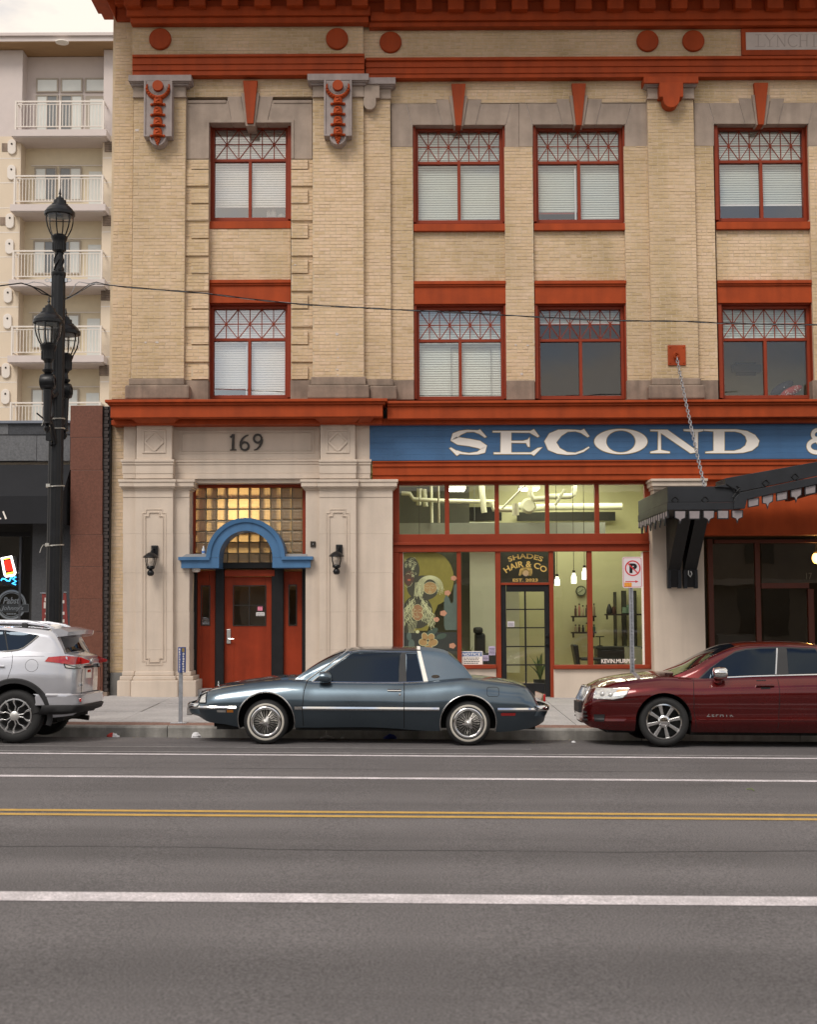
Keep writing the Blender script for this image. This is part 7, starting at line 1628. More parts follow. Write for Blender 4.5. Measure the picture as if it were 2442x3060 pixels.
def mpoly(spread): return spread
M['tyre'] = pm('tyre_rubber', (.014, .014, .014), .75, var=.2, vs=30); M['plastic_black'] = pm('black_trim', (.016, .016, .017), .6, var=.15, vs=10, bump=.1, bs=200)
M['spoke'] = pm('spoke_metal', (.62, .60, .56), .35, .9, var=0); M['under'] = pm('underbody', (.008, .008, .008), .9, var=0); M['whitewall'] = pm('whitewall', (.50, .47, .41), .7, var=.08, vs=10)
M['tint'] = pm('tinted_glass', (.004, .006, .010), .015, var=0, spec=.5); M['tint'].node_tree.nodes['Principled BSDF'].inputs['Specular Tint'].default_value = (.65, .82, 1, 1); M['alloy'] = pm('alloy', (.58, .58, .58), .25, .9, var=0); M['lens_red'] = pm('red_lens', (.42, .015, .015), .12, var=.15, vs=18, coat=1); M['lens_clear'] = pm('clear_lens', (.55, .55, .53), .08, .3, var=.25, vs=25, coat=1); M['amber'] = pm('amber_lens', (.65, .22, .02), .15, var=0, coat=1)  # blue specular tint puts a sky-blue reflection into the car glass
def paint(nm, col, metal=.45, rough=.28, flake=.1): return pm(nm, col, rough, metal, var=flake, vs=2.0, coat=1.0, spec=.15)
def wheel(car, x, z, yn, R, W_, rimR, kind, steer=0):
    """both wheels of an axle; yn = half track to the outer face"""
    for sg in (-1, 1):
        h = bpy.data.objects.new('wheel', None); COL.objects.link(h); h.parent = car; h.location = (x, sg*yn, z); h.rotation_euler = (0, 0, steer if sg < 0 else steer+0)
        o = sg                                             # outward direction along y
        P = lambda l: [(r, o*a) for r, a in l]
        MB().lathe(P([(rimR, -W_), (R-.03, -W_-.0), (R-.008, -W_+.02), (R, -W_+.05), (R, -.05), (R-.006, -.022), (R-.03, -.002), ((R+rimR)/2, .008), (rimR+.012, .0), (rimR, -.012)]), n=48, axis='y', caps=False).build('tyre', M['tyre'], h, smooth=40)
        q = MB()
        for k in range(60):                                # tread blocks
            a = 2*PI*k/60; c, s2 = math.cos(a), math.sin(a); q.add([((R+.003)*math.cos(a+da), o*yy, (R+.003)*math.sin(a+da)) for da, yy in ((0, -.03), (.06, -.03), (.085, -.1), (.025, -.1))], [(0, 1, 2, 3)])
            q.add([((R+.003)*math.cos(a+da), o*yy, (R+.003)*math.sin(a+da)) for da, yy in ((0, -.11), (.06, -.11), (.06, -W_+.04), (0, -W_+.04))], [(0, 1, 2, 3)])
        q.build('tread', M['tyre'], h)
        if kind == 'wire':
            MB().lathe(P([(rimR+.048, .0085), (rimR+.046, .0105), (rimR+.022, .0115), (rimR+.02, .008)]), n=48, axis='y', caps=False).build('whitewall', M['whitewall'], h, smooth=50)
            MB().lathe(P([(rimR+.004, -.012), (rimR+.004, .008), (rimR-.012, .016), (rimR-.03, .010), (rimR-.038, -.006), (rimR-.045, -.05)]), n=48, axis='y', caps=False).build('rim', M['chrome'], h, smooth=50)
            MB().lathe(P([(rimR-.04, -.06), (.02, -.06)]), n=32, axis='y').build('rim_back', M['under'], h)
            q = MB()
            for k in range(40):
                a = 2*PI*k/40; da = .1 if k % 2 else -.1
                q.tube([((rimR-.04)*math.cos(a), o*-.012, (rimR-.04)*math.sin(a)), (.045*math.cos(a+da*1.5), o*(.024 if k % 2 else .008), .045*math.sin(a+da*1.5))], .0024, 4)
            q.build('spoke', M['spoke'], h)
            MB().lathe(P([(.05, -.02), (.048, .015), (.04, .028), (.026, .036), (.024, .06), (.015, .066), (.001, .067)]), n=24, axis='y').build('hub_cap', M['silverplate'], h, smooth=40)
            q = MB()
            for k in range(3):
                a = 2*PI*k/3-.95; c, s2 = math.cos(a), math.sin(a)
                q.add([(r*c-t_*s2, o*y_, r*s2+t_*c) for r, t_, y_ in ((.015, -.016, .05), (.085, -.021, .034), (.088, .021, .034), (.015, .016, .05), (.015, -.016, .066), (.08, -.015, .052), (.083, .015, .052), (.015, .016, .066))], [(4, 5, 6, 7), (0, 1, 5, 4), (1, 2, 6, 5), (2, 3, 7, 6)])
            q.build('knock_off', M['chrome'], h)
        else:
            MB().lathe(P([(rimR+.006, -.012), (rimR+.004, .004), (rimR-.012, .006), (rimR-.022, -.01), (rimR-.03, -.05), (rimR-.04, -.14)]), n=48, axis='y', caps=False).build('rim', M['chrome'] if kind == 'eight' else M['alloy'], h, smooth=50)
            MB().lathe(P([(rimR-.03, -.13), (.02, -.13)]), n=32, axis='y').build('brake_disc', pm('brake_disc', (.05, .05, .05), .5, .4, var=.1) if 'brake_disc' not in bpy.data.materials else bpy.data.materials['brake_disc'], h)
            if kind == 'eight':
                for k in range(8):
                    a = 2*PI*(k+.28)/8; c, s2 = math.cos(a), math.sin(a)
                    q = MB().add([(r*c-t_*s2, o*y_, r*s2+t_*c) for r, t_, y_ in ((.05, -.019, -.05), (rimR-.008, -.03, -.05), (rimR-.008, .03, -.05), (.05, .019, -.05), (.05, -.016, -.008), (rimR-.01, -.025, -.002), (rimR-.01, .025, -.002), (.05, .016, -.008))], [(4, 5, 6, 7), (0, 1, 5, 4), (1, 2, 6, 5), (2, 3, 7, 6)]); q.build('spoke', M['alloy'], h, bev=.004)
                MB().lathe(P([(.085, -.04), (.082, -.004), (.06, .004), (.055, .012), (.02, .016), (.001, .016)]), n=24, axis='y').build('hub_cap', M['chrome'], h, smooth=40)
                q = MB()
                for k in range(5):
                    a = 2*PI*k/5; q.ball((.066*math.cos(a), o*.004, .066*math.sin(a)), .009, 8)
                q.build('wheel_nut', M['chrome'], h, smooth=60)
            else:
                for k in range(5):
                    for e in (-1, 1):
                        a = 2*PI*(k+.02)/5; c, s2 = math.cos(a), math.sin(a)
                        f = lambda r, t_: (r*c-t_*s2, r*s2+t_*c)
                        q = MB(); pts = [(.045, e*.012), (.12, e*.022), (rimR-.07, e*.062), (rimR-.006, e*.082)]; wd = [.022, .020, .030, .052]
                        for (r, t_), w2 in zip(pts, wd):
                            for yy, ww in ((-.045, w2), (0.002, w2*.72)):
                                for d2 in (-.5, .5): x_, z_ = f(r, t_+ww*d2); q.v.append((x_, o*yy, z_))
                        for i in range(3): b = i*4; q.f += [(b+2, b+6, b+7, b+3), (b, b+4, b+6, b+2), (b+3, b+7, b+5, b+1)]
                        q.build('spoke', M['alloy'], h, bev=.003)
                MB().lathe(P([(.065, -.05), (.062, .004), (.05, .012), (.001, .014)]), n=24, axis='y').build('hub_cap', M['silverplate'], h, smooth=40)
def arch_liner(car, sh, x, z, r, yin):
    for sg in (-1, 1):
        q = MB(); b = 0; n = 24
        for i in range(n+1):
            a = PI*i/n; xx, zz_ = x+(r+.004)*math.cos(a), z+(r+.004)*math.sin(a); q.v += [(xx, sg*(sh.y(xx, zz_)-.012), zz_), (xx, sg*yin, zz_)]
        q.f += [(b+2*i, b+2*i+1, b+2*i+3, b+2*i+2) for i in range(n)]
        b2 = len(q.v); q.v += [(x+r*math.cos(PI*i/n), sg*yin, z+r*math.sin(PI*i/n)) for i in range(n+1)]; q.f.append(tuple(range(b2, b2+n+1))); q.build('wheel_well', M['under'], car)
def place(car, X, Y, tilt=-.0, yaw=0):
    car.location = (X, Y, 0); return car

# ---------------------------------------------------------------- blue coupe
def coupe():
    YNr, HW = 18.75, .91; Yc = YNr+HW; xc_ = U(1098, 2160, YNr)[0]; z0 = GR*xc_
    car = thing('coupe', (xc_, Yc, z0), 'blue two door coupe with white roof band and whitewall wire wheels at the kerb', 'car', local=True)
    c6x, c6y = crop(540, 1900, 3.073); c7x, c7y = crop(1080, 1900, 2.868)
    def c6(x, y, Y=YNr): a, b = U(c6x(x), c6y(y), Y); return a-xc_, b-z0
    def c7(x, y, Y=YNr): a, b = U(c7x(x), c7y(y), Y); return a-xc_, b-z0
    pt = paint('coupe_blue', (.088, .122, .150), .8, .3); 
    zb = lambda p: p
    hi = pchip(sorted([c6(62, 668), c6(110, 640), c6(150, 585), c6(200, 556), c6(260, 522), c6(400, 492), c6(600, 462), c6(800, 438), c6(1000, 424), c6(1100, 424), c6(1200, 437), c6(1700, 437), c7(340, 408), c7(565, 396), c7(760, 376), c7(870, 368), c7(1000, 380), c7(1200, 402), c7(1400, 428), c7(1450, 462), c7(1500, 520), c7(1540, 612), c7(1585, 640)]))
    ctr = pchip(sorted([(c6(62, 668)[0], c6(62, 668)[1]), (c6(150, 575)[0], hi(c6(150, 575)[0])+.015), (c6(260, 512)[0], hi(c6(260, 512)[0])+.03), (c6(600, 450)[0], hi(c6(600, 450)[0])+.05), (c6(1000, 424)[0], hi(c6(1000, 424)[0])+.055), (c6(1200, 437)[0], hi(c6(1200, 437)[0])+.05), (c7(500, 400)[0], hi(c7(500, 400)[0])+.03), (c7(900, 370)[0], hi(c7(900, 370)[0])+.035), (c7(1400, 428)[0], hi(c7(1400, 428)[0])+.03), (c7(1530, 590)[0], hi(c7(1530, 590)[0])+.005), (c7(1585, 640)[0], hi(c7(1585, 640)[0]))]))
    x0, x1 = c6(60, 700)[0], c7(1590, 650)[0]
    lo = pchip(sorted([(x0, c6(60, 770)[1]), c6(110, 775), c6(230, 830), c6(400, 850), c6(520, 870), c6(1040, 870), c6(1700, 860), c7(650, 830), c7(1170, 832), c7(1350, 818), c7(1520, 780), (x1, c7(1590, 745)[1])]))
    w = pchip([(x0, .66), (x0+.05, .74), (x0+.16, .82), (x0+.4, .875), (x0+.9, .90), (0, HW), (x1-1.0, .905), (x1-.45, .87), (x1-.15, .80), (x1-.04, .73), (x1, .66)])
    ins = pchip([(0, .20), (.12, .145), (.25, .09), (.38, .04), (.47, .008), (.55, .0), (.64, .008), (.74, .026), (.84, .056), (.91, .09), (.96, .122), (1, .17)])
    fw, rw = c6(772, 808), c7(918, 757)
    ar = [(fw[0], fw[1]+.005, .385), (rw[0], rw[1]+.005, .382)]
    sh = Shell(lo, hi, ctr, w, ins, ar, rows=18, tops=8)
    d0, d1 = c6(1110, 600)[0], c7(362, 500)[0]; hd1 = c6(1010, 410)[0]; tk0 = c7(930, 370)[0]
    def grp(x, side):
        if side in ('near', 'far') and d0 < x < d1: return 'door_'+side
        if side == 'top' and x < hd1: return 'bonnet'
        if side == 'top' and x > tk0: return 'boot_lid'
        return 'body'
    parts = sh.build(sh.stations(x0, x1, .05, (d0-.003, d0, d1, d1+.003, hd1, tk0)), grp)
    ob = {}
    for k, mb in parts.items(): ob[k] = weld(mb, k.replace('_near', '').replace('_far', ''), pt, car)
    # seams
    q = line_on(sh, path([(d0+.055, hi(d0)-.02), (d0+.02, hi(d0)-.15), (d0, lo(d0)+.25), (d0+.008, lo(d0)+.02)], 8), .006, -.002)
    s_ = line_on(sh, seg((d1, hi(d1)-.005), (d1+.003, lo(d1)+.02), 16), .006, -.002); q.add(s_.v, s_.f); q.build('seam', M['under'], car)
    # greenhouse
    Yg = YNr+.22
    def g6(x, y): a, b = U(c6x(x), c6y(y), Yg); return a-xc_, b-z0
    def g7(x, y): a, b = U(c7x(x), c7y(y), Yg); return a-xc_, b-z0
    gx0, gx1 = g6(1030, 415)[0], g7(945, 352)[0]
    rl = pchip(sorted([(gx0, g6(1030, 415)[1]-.02), g6(1050, 405), g6(1500, 160), g6(1560, 146), (g6(1721, 138)), g7(200, 127), g7(470, 126), g7(600, 134), g7(700, 150), g7(760, 175), g7(800, 203), g7(850, 246), g7(900, 295), (gx1, g7(945, 352)[1])]))
    gl = lambda x: hi(x)-.035
    rise = lambda x: min(1, max(0, (rl(x)-gl(x))/.38))
    gctr = lambda x: rl(x)+.045*rise(x)
    gw = pchip([(gx0, .74), (gx0+.3, .755), (0, .765), (gx1-.5, .745), (gx1, .70)])
    gin = lambda t: .0
    class G(Shell):
        def y(s, x, z): 
            dz = max(0, z-gl(x)); k = dz*.42 + max(0, dz-(rl(x)-gl(x))+.05)*.9*rise(x); return s.w(x)-k
        def top(s, x, u):
            yt = s.y(x, s.hi(x)); h, c = s.hi(x), s.ctr(x); return yt*(1-u), h+(c-h)*(1-(1-u)**2)
    gh = G(gl, rl, gctr, gw, gin, (), rows=12, tops=8)
    px0, px1 = g7(497, 140)[0], gx1
    vinyl = pm('padded_vinyl', (.075, .115, .155), .42, var=.08, vs=3, bump=.25, bs=220, spec=.5)
    ws0, ws1 = g6(1060, 400)[0], g6(1500, 160)[0]; bl0 = g7(735, 165)[0]
    def gg(x, side): return 'vinyl' if x > px0 and side != 'cap' else 'roof'
    pr = gh.build(gh.stations(gx0, gx1, .04, (px0, ws1, bl0)), gg, False, False)
    roof = weld(pr['roof'], 'roof', pt, car); weld(pr['vinyl'], 'padded_roof', vinyl, car)
    # white band and crest
    wb = patch_on(gh, [g7(470, 133), g7(500, 133), g7(567, 395), g7(530, 398)], .006, 10, 14, (-1, 1)); wb.build('roof_band', M['white'], car, smooth=40)
    q = MB()
    for sg in (-1, 1):
        for u0 in (0,):
            pts = []
            for j in range(9): yy, z = gh.top((g7(470, 133)[0]+g7(500, 133)[0])/2, j/8); pts.append((yy, z))
            xa_, xb_ = g7(470, 133)[0], g7(498, 133)[0]; b = len(q.v)
            for yy, z in pts: q.v += [(xa_, sg*yy, z+.006), (xb_, sg*yy, z+.006)]
            q.f += [(b+2*j, b+2*j+1, b+2*j+3, b+2*j+2) for j in range(8)]
    q.build('roof_band', M['white'], car, smooth=40)
    cx_, cz_ = g7(630, 350); q = MB(); q.prism([(cx_+.055*math.cos(a), cz_+.024*math.sin(a)) for a in fr(0, 2*PI, 20)[:-1]], -gh.y(cx_, cz_)-.01, -gh.y(cx_, cz_)+.01); q.build('roof_crest', M['chrome'], car)
    # side glass and chrome surrounds
    G1 = [g6(1218, 432), g6(1380, 308), g6(1562, 172), g6(1640, 158), g7(335, 152), g7(312, 402)]; G2 = [g7(372, 156), g7(466, 158), g7(522, 388), g7(400, 398), g7(382, 400)]
    for P in (G1, G2): 
        for sg in (-1, 1): patch_on(gh, P, .005, 26, 8, (sg,)).build('side_window', M['tint'], car, smooth=60)
    for sg in (-1, 1): patch_on(gh, [g7(328, 152), g7(378, 152), g7(390, 402), g7(306, 404)], .0035, 6, 12, (sg,)).build('door_pillar', M['plastic_black'], car, smooth=60)
    for sg in (-1, 1): line_on(gh, path([g6(1200, 436), g6(1380, 296), g6(1556, 160), g6(1640, 147), g7(200, 143), g7(470, 146)], 8), .008, .006, (sg,)).build('window_trim', M['chrome'], car)
    for sg in (-1, 1): line_on(gh, path([g6(1200, 437), g6(1700, 437), g7(312, 406), g7(400, 402), g7(530, 394)], 10), .009, .012, (sg,)).build('belt_trim', M['chrome'], car)
    for sg in (-1, 1): line_on(gh, path([g6(1130, 440), g6(1330, 292), g6(1500, 158), g6(1530, 150)], 8), .007, .004, (sg,)).build('pillar_trim', M['chrome'], car)
    # front and rear screens, laid just over the shell's top
    def screen(nm, xa_, xb_, k):
        q = MB(); n, m_ = 14, 12
        for i in range(n+1):
            x = xa_+(xb_-xa_)*i/n
            for j in range(m_+1):
                u = j/m_*2-1; yy, z = gh.top(x, 1-abs(u)*k); q.v.append((x, yy*(1 if u > 0 else -1), z+.006))
        q.f = [(i*(m_+1)+j, (i+1)*(m_+1)+j, (i+1)*(m_+1)+j+1, i*(m_+1)+j+1) for i in range(n) for j in range(m_)]
        return q.build(nm, M['tint'], car, smooth=60)
    screen('windscreen', ws0+.03, ws1-.02, .93); screen('rear_window', bl0+.02, gx1-.05, .86)
    # chrome side strips and bumpers
    zs_ = c6(1300, 685)[1]; hS = .052
    xa0 = c6(120, 680)[0]
    for (a, b) in ((xa0, ar[0][0]-ar[0][2]-.012), (ar[0][0]+ar[0][2]+.004, d0-.004), (d0+.006, d1-.005), (d1+.005, ar[1][0]-ar[1][2]-.012), (ar[1][0]+ar[1][2]+.012, x1-.03)):
        for sg in (-1, 1): ribbon(sh, seg((a, zs_), (b, zs_), 14), hS, .016, (sg,)).build('side_moulding', M['chrome'], car, smooth=30)
        for sg in (-1, 1): ribbon(sh, seg((a+.01, zs_-.004), (b-.01, zs_-.004), 14), .018, .019, (sg,)).build('moulding_insert', pm('grey_insert', (.2, .2, .21), .5, var=0) if 'grey_insert' not in bpy.data.materials else bpy.data.materials['grey_insert'], car)
    for nm, xe_, sg in (('front_bumper', x0, -1), ('rear_bumper', x1, 1)):
        q = MB(); n = 24; zc_ = zs_+.012
        for i in range(n+1):
            a = PI*i/n; u = -math.cos(a); yy = .80*abs(u)**.8*(1 if u > 0 else -1); ex = xe_+sg*(.045*max(0, math.sin(a))**.5)-sg*(.15*abs(u)**6)
            for dz, dx in ((-.10, -.01), (-.06, .012), (-.03, .018), (.0, .03), (.03, .022), (.04, -.02)): q.v.append((ex+sg*dx, yy, zc_+dz))
        q.f = [(i*6+k, (i+1)*6+k, (i+1)*6+k+1, i*6+k+1) for i in range(n) for k in range(5)]; bo = q.build(nm, pt, car, smooth=40)
        q = MB()
        for i in range(n+1):
            a = PI*i/n; u = -math.cos(a); yy = .805*abs(u)**.8*(1 if u > 0 else -1); ex = xe_+sg*(.045*max(0, math.sin(a))**.5)-sg*(.15*abs(u)**6)
            for dz, dx in ((-.034, .022), (-.02, .04), (.022, .04), (.04, .02)): q.v.append((ex+sg*dx, yy, zc_+dz))
        q.f = [(i*4+k, (i+1)*4+k, (i+1)*4+k+1, i*4+k+1) for i in range(n) for k in range(3)]; q.build('bumper_trim', M['chrome'], bo, smooth=40)
    q = MB(); q.box(x0-.04, x0+.01, -.45, .45, zs_-.11, zs_-.02); q.build('number_plate', M['plastic_black'], car)
    for x_ in (-.5, .5): MB().box(x0-.075, x0+.0, x_-.05, x_+.05, zs_-.12, zs_+.045).build('bumper_guard', M['chrome'], car, bev=.012)
    # lamps, arches, grille
    q = MB(); 
    for sg in (-1, 1):
        P = [c6(150, 640), c6(162, 590), c6(208, 562), c6(212, 640), c6(196, 650)]
        lm_ = patch_on(sh, P, .008, 8, 6, (sg,)); lm_.build('headlight', M['lens_clear'], car, smooth=60)
    outline_on(sh, [c6(148, 648), c6(160, 588), c6(212, 556), c6(216, 648)], .008, .008, (-1, 1)).build('headlight_trim', M['plastic_black'], car)
    xg = c6(130, 600)[0]; q = MB(); q.add([(xg-.04, -.55, zs_+.06), (xg-.04, .55, zs_+.06), (xg+.02, .52, zs_+.21), (xg+.02, -.52, zs_+.21)], [(0, 1, 2, 3)])
    for i in range(22): y_ = -.53+i*.05; q.tube([(xg-.046, y_, zs_+.06), (xg+.012, y_*.96, zs_+.21)], .006, 4)
    q.build('grille', M['chrome'], car)
    for sg in (-1, 1): ribbon(sh, path([c6(150, 572), c6(210, 545), c6(300, 518), c6(420, 494), c6(560, 472)], 8), .012, .006, (sg,)).build('wing_trim', M['chrome'], car)
    for sg in (-1, 1):
        patch_on(sh, [c6(316, 712), c6(400, 708), c6(402, 732), c6(320, 732)], .006, 6, 2, (sg,)).build('cornering_lamp', M['lens_clear'], car); patch_on(sh, [c6(412, 706), c6(470, 705), c6(472, 732), c6(412, 733)], .007, 6, 2, (sg,)).build('marker_lamp', M['amber'], car)
        patch_on(sh, [c7(1198, 662), c7(1325, 660), c7(1322, 685), c7(1200, 686)], .007, 6, 2, (sg,)).build('rear_marker', M['lens_red'], car)
    for (xc2, zc2, r) in ar:
        for sg in (-1, 1): q = MB(); q.tube([(xc2+r*math.cos(a), sg*(sh.y(xc2+r*math.cos(a), zc2+r*math.sin(a))+.004), zc2+r*math.sin(a)) for a in fr(-.28, PI+.28, 40)], .010, 6); q.build('arch_trim', M['chrome'], car, smooth=60)
    for (xc2, zc2, r) in ar: arch_liner(car, sh, xc2, zc2, r, .52)
    Rf = .300
    wheel(car, fw[0], Rf-.012, .835, Rf, .2, .2, 'wire', .0); wheel(car, rw[0], Rf-.012, .835, Rf, .2, .2, 'wire')
    q = MB(); q.box(x0+.35, ar[0][0]-.40, -.6, .6, .17, .30); q.box(ar[0][0]+.39, ar[1][0]-.39, -.66, .66, .17, .34); q.box(ar[1][0]+.39, x1-.3, -.58, .58, .24, .36); q.box(x0+.3, x1-.3, -.5, .5, .2, .36); q.build('underbody', M['under'], car)
    q = MB(); q.tube([(x1-.55, -.45, .23), (x1-.12, -.5, .22)], .03, 8); q.build('exhaust', M['bronze'], car)
    # handle, mirror, fuel flap, hood ornament
    hx, hz = c7(275, 475)
    for sg in (-1, 1): q = ribbon(sh, seg(c7(218, 474), c7(335, 474), 4), .03, .022, (sg,)); o = q.build('handle', M['chrome'], ob['door_near' if sg < 0 else 'door_far'])
    q = MB(); lx, lz = c7(324, 513); q.lathe([(.016, 0), (.016, -.008), (.008, -.01)], (lx, -sh.y(lx, lz)+.002, lz), 12, 'y'); q.build('lock', M['chrome'], ob['door_near'])
    for sg in (-1, 1):
        q = MB(); mx_, mz_ = g6(1335, 395)
        q.v = []; q.lathe([(.02, -.115), (.07, -.11), (.085, -.05), (.08, .03), (.05, .08), (.01, .10)], (0, 0, 0), 14, 'x'); q.v = [(mx_+x*.85, sg*(gh.y(mx_, mz_)+.10+y*1.1), mz_+.005+z*.95) for x, y, z in q.v]; m = q.build('mirror', pt, car, smooth=50)
        q = MB(); q.box(mx_-.05, mx_+.06, sg*(gh.y(mx_, mz_)-.02), sg*(gh.y(mx_, mz_)+.08), mz_-.09, mz_-.04); q.build('mirror_arm', M['plastic_black'], m, bev=.01)
    fx0, fz0 = c7(1076, 442); fx1, fz1 = c7(1178, 520)
    outline_on(sh, [(fx0+.02, fz0), (fx1-.02, fz0), (fx1, fz0-.02), (fx1, fz1+.02), (fx1-.02, fz1), (fx0+.02, fz1), (fx0, fz1+.02), (fx0, fz0-.02)], .0035, -.0005).build('fuel_flap', M['under'], car)
    ox, oz = c6(252, 515); q = MB(); q.lathe([(.014, 0), (.008, .02), (.012, .035), (.004, .06)], (ox, 0, gctr(ox) if False else ctr(ox)), 8); q.build('bonnet_ornament', M['chrome'], car, smooth=50)
    q = MB(); q.box(x1-.02, x1+.012, -.62, .62, zs_+.1, zs_+.2); q.build('tail_light', M['lens_red'], car, bev=.008)
    q = MB(); q.box(-.2, .5, -.6, .6, .35, .8); q.build('interior', M['under'], car)
    car.rotation_euler = (-.018, .011, 0)
    return car
coupe()
# ---------------------------------------------------------------- maroon sedan
def sedan():
    YNr, HW = 18.66, .915; Yc = YNr+HW; xw = U(1988, 2170, YNr)[0]; xc_ = xw+1.36; z0 = GR*xc_
    car = thing('sedan', (xc_, Yc, z0), 'dark maroon four door sedan with chrome mirror parked under the black canopy', 'car', local=True)
    x8, y8 = crop(1700, 1850, 2.3194)
    def c(x, y, Y=YNr): a, b = U(x8(x), y8(y), Y); return a-xc_, b-z0
    pt = paint('sedan_maroon', (.10, .005, .005), .55, .26)
    R = .333; zw = R; fw, rw = -1.36, 1.37
    x0 = c(92, 640, 19.2)[0]; x1 = x0+4.84
    hi = pchip(sorted([(x0, c(75, 600)[1]-.05), (x0+.025, c(100, 590)[1]), (x0+.07, c(120, 545)[1]), (x0+.12, c(140, 510)[1]), (x0+.22, c(220, 496)[1]), c(350, 462), c(500, 438), c(700, 420), c(880, 424), c(1060, 416), c(1721, 392), (1.55, .985), (1.9, 1.0), (2.1, .985), (x1-.06, .93), (x1-.02, .8), (x1, .7)]))
    ctr = lambda x: hi(x)+.065*min(1, max(0, (x-x0-.03)/.25))*min(1, max(0, (x1-x)/.2))
    lo = pchip([(x0, .30), (x0+.1, .235), (x0+.4, .205), (x0+.7, .20), (-.9, .19), (.9, .19), (x1-.8, .22), (x1-.2, .28), (x1, .34)])
    w = pchip([(x0, .42), (x0+.035, .56), (x0+.09, .66), (x0+.2, .755), (x0+.42, .84), (x0+.75, .885), (x0+1.2, .905), (0, HW), (x1-1, .90), (x1-.4, .84), (x1-.1, .72), (x1, .55)])
    ins = pchip([(0, .14), (.08, .095), (.16, .06), (.22, .042), (.27, .055), (.4, .035), (.55, .010), (.66, .0), (.72, .004), (.80, .026), (.88, .065), (.95, .11), (1, .17)])
    ar = [(fw, zw+.01, .375), (rw, zw+.01, .37)]
    sh = Shell(lo, hi, ctr, w, ins, ar, rows=20, tops=8)
    d0, d1, d2 = c(868, 560)[0], c(1462, 520)[0], .98
    hd = c(770, 400)[0]
    def grp(x, side):
        if side in ('near', 'far') and d0 < x < d1: return 'door_front_'+side
        if side in ('near', 'far') and d1 < x < d2: return 'door_rear_'+side
        if side == 'top' and x0+.2 < x < hd: return 'bonnet'
        return 'body'
    ob = {}
    for k, mb in sh.build(sh.stations(x0, x1, .05, (d0, d1, d2, hd, x0+.2, x0+.012, x0+.03, x0+.06, x0+.1, x0+.15)), grp).items(): ob[k] = weld(mb, 'door' if k.startswith('door') else k, pt, car)
    q = MB()
    for s_ in (line_on(sh, path([(d0+.02, hi(d0)-.02), (d0, hi(d0)-.2), (d0+.005, .5), (d0+.045, .25)], 8), .004, -.001), line_on(sh, seg((d1+.005, hi(d1)-.01), (d1-.005, .25), 16), .004, -.001), line_on(sh, path([(d2, hi(d2)-.01), (d2-.03, .6), (d2-.12, .45)], 8), .004, -.001),
               line_on(sh, path([c(480, 572), c(380, 582), c(300, 590), c(200, 600)], 6), .003, -.0005)): q.add(s_.v, s_.f)
    q.build('seam', M['under'], car)
    Yg = YNr+.2
    def g(x, y): a, b = U(x8(x), y8(y), Yg); return a-xc_, b-z0
    gx0, gx1 = g(700, 412)[0], 2.02
    rl = pchip(sorted([(gx0, g(700, 412)[1]-.02), g(800, 380), g(900, 330), g(1000, 272), g(1100, 226), g(1190, 198), g(1300, 186), g(1500, 180), g(1721, 187), (.95, g(1500, 182)[1]-.05), (1.3, g(1500, 182)[1]-.14), (1.7, 1.16), (gx1, .98)]))
    gl = lambda x: hi(x)-.05
    rise = lambda x: min(1, max(0, (rl(x)-gl(x))/.4)); gctr = lambda x: rl(x)+.05*rise(x)
    gw = pchip([(gx0, .70), (gx0+.5, .775), (0, .785), (1.2, .77), (gx1, .66)])
    class G(Shell):
        def y(s, x, z):
            dz = max(0, z-gl(x)); return s.w(x)-dz*.40-max(0, dz-(rl(x)-gl(x))+.06)*.8*rise(x)
        def top(s, x, u):
            yt = s.y(x, s.hi(x)); h, cc = s.hi(x), s.ctr(x); return yt*(1-u), h+(cc-h)*(1-(1-u)**2)
    gh = G(gl, rl, gctr, gw, None, (), rows=12, tops=8)
    pr = gh.build(gh.stations(gx0, gx1, .04), lambda x, s_: 'roof', False, False); weld(pr['roof'], 'roof', pt, car)
    W1 = [g(905, 424), g(985, 352), g(1060, 296), g(1160, 242), g(1240, 222), g(1340, 212), g(1455, 208), g(1425, 392)]
    W2 = [g(1522, 207), g(1640, 208), g(1721, 214), (.78, g(1500, 240)[1]), (1.0, g(1500, 330)[1]), (.95, g(1500, 384)[1]), g(1721, 378), g(1518, 386)]
    for P in (W1, W2):
        for sg in (-1, 1): patch_on(gh, P, .006, 26, 8, (sg,)).build('side_window', M['tint'], car, smooth=60)
    patch_on(gh, [g(888, 428), g(980, 346), g(1160, 232), g(1240, 212), g(1340, 202), g(1500, 197), g(1721, 204), (.84, g(1500, 236)[1]), (1.08, g(1500, 336)[1]), (1.0, g(1500, 388)[1]), g(1500, 390)], .0035, 40, 8, (-1,)).build('window_surround', M['plastic_black'], car, smooth=60)
    for sg in (-1, 1): ribbon(gh, path([g(1040, 414), g(1250, 402), g(1460, 393), g(1721, 384), (1.0, g(1721, 384)[1]+.005)], 8), .024, .012, (sg,)).build('belt_trim', M['chrome'], car, smooth=30)
    for sg in (-1, 1): line_on(gh, seg(g(1455, 208), g(1428, 390), 8), .010, .006, (sg,)).build('pillar_trim', M['chrome'], car)
    def screen(nm, xa_, xb_, k):
        q = MB(); n, m_ = 16, 12
        for i in range(n+1):
            x = xa_+(xb_-xa_)*i/n
            for j in range(m_+1): u = j/m_*2-1; yy, z = gh.top(x, 1-abs(u)*k); q.v.append((x, yy*(1 if u > 0 else -1), z+.006))
        q.f = [(i*(m_+1)+j, (i+1)*(m_+1)+j, (i+1)*(m_+1)+j+1, i*(m_+1)+j+1) for i in range(n) for j in range(m_)]; q.build(nm, M['tint'], car, smooth=60)
    screen('windscreen', gx0+.06, g(1170, 200)[0], .95); screen('rear_window', 1.25, gx1-.08, .9)
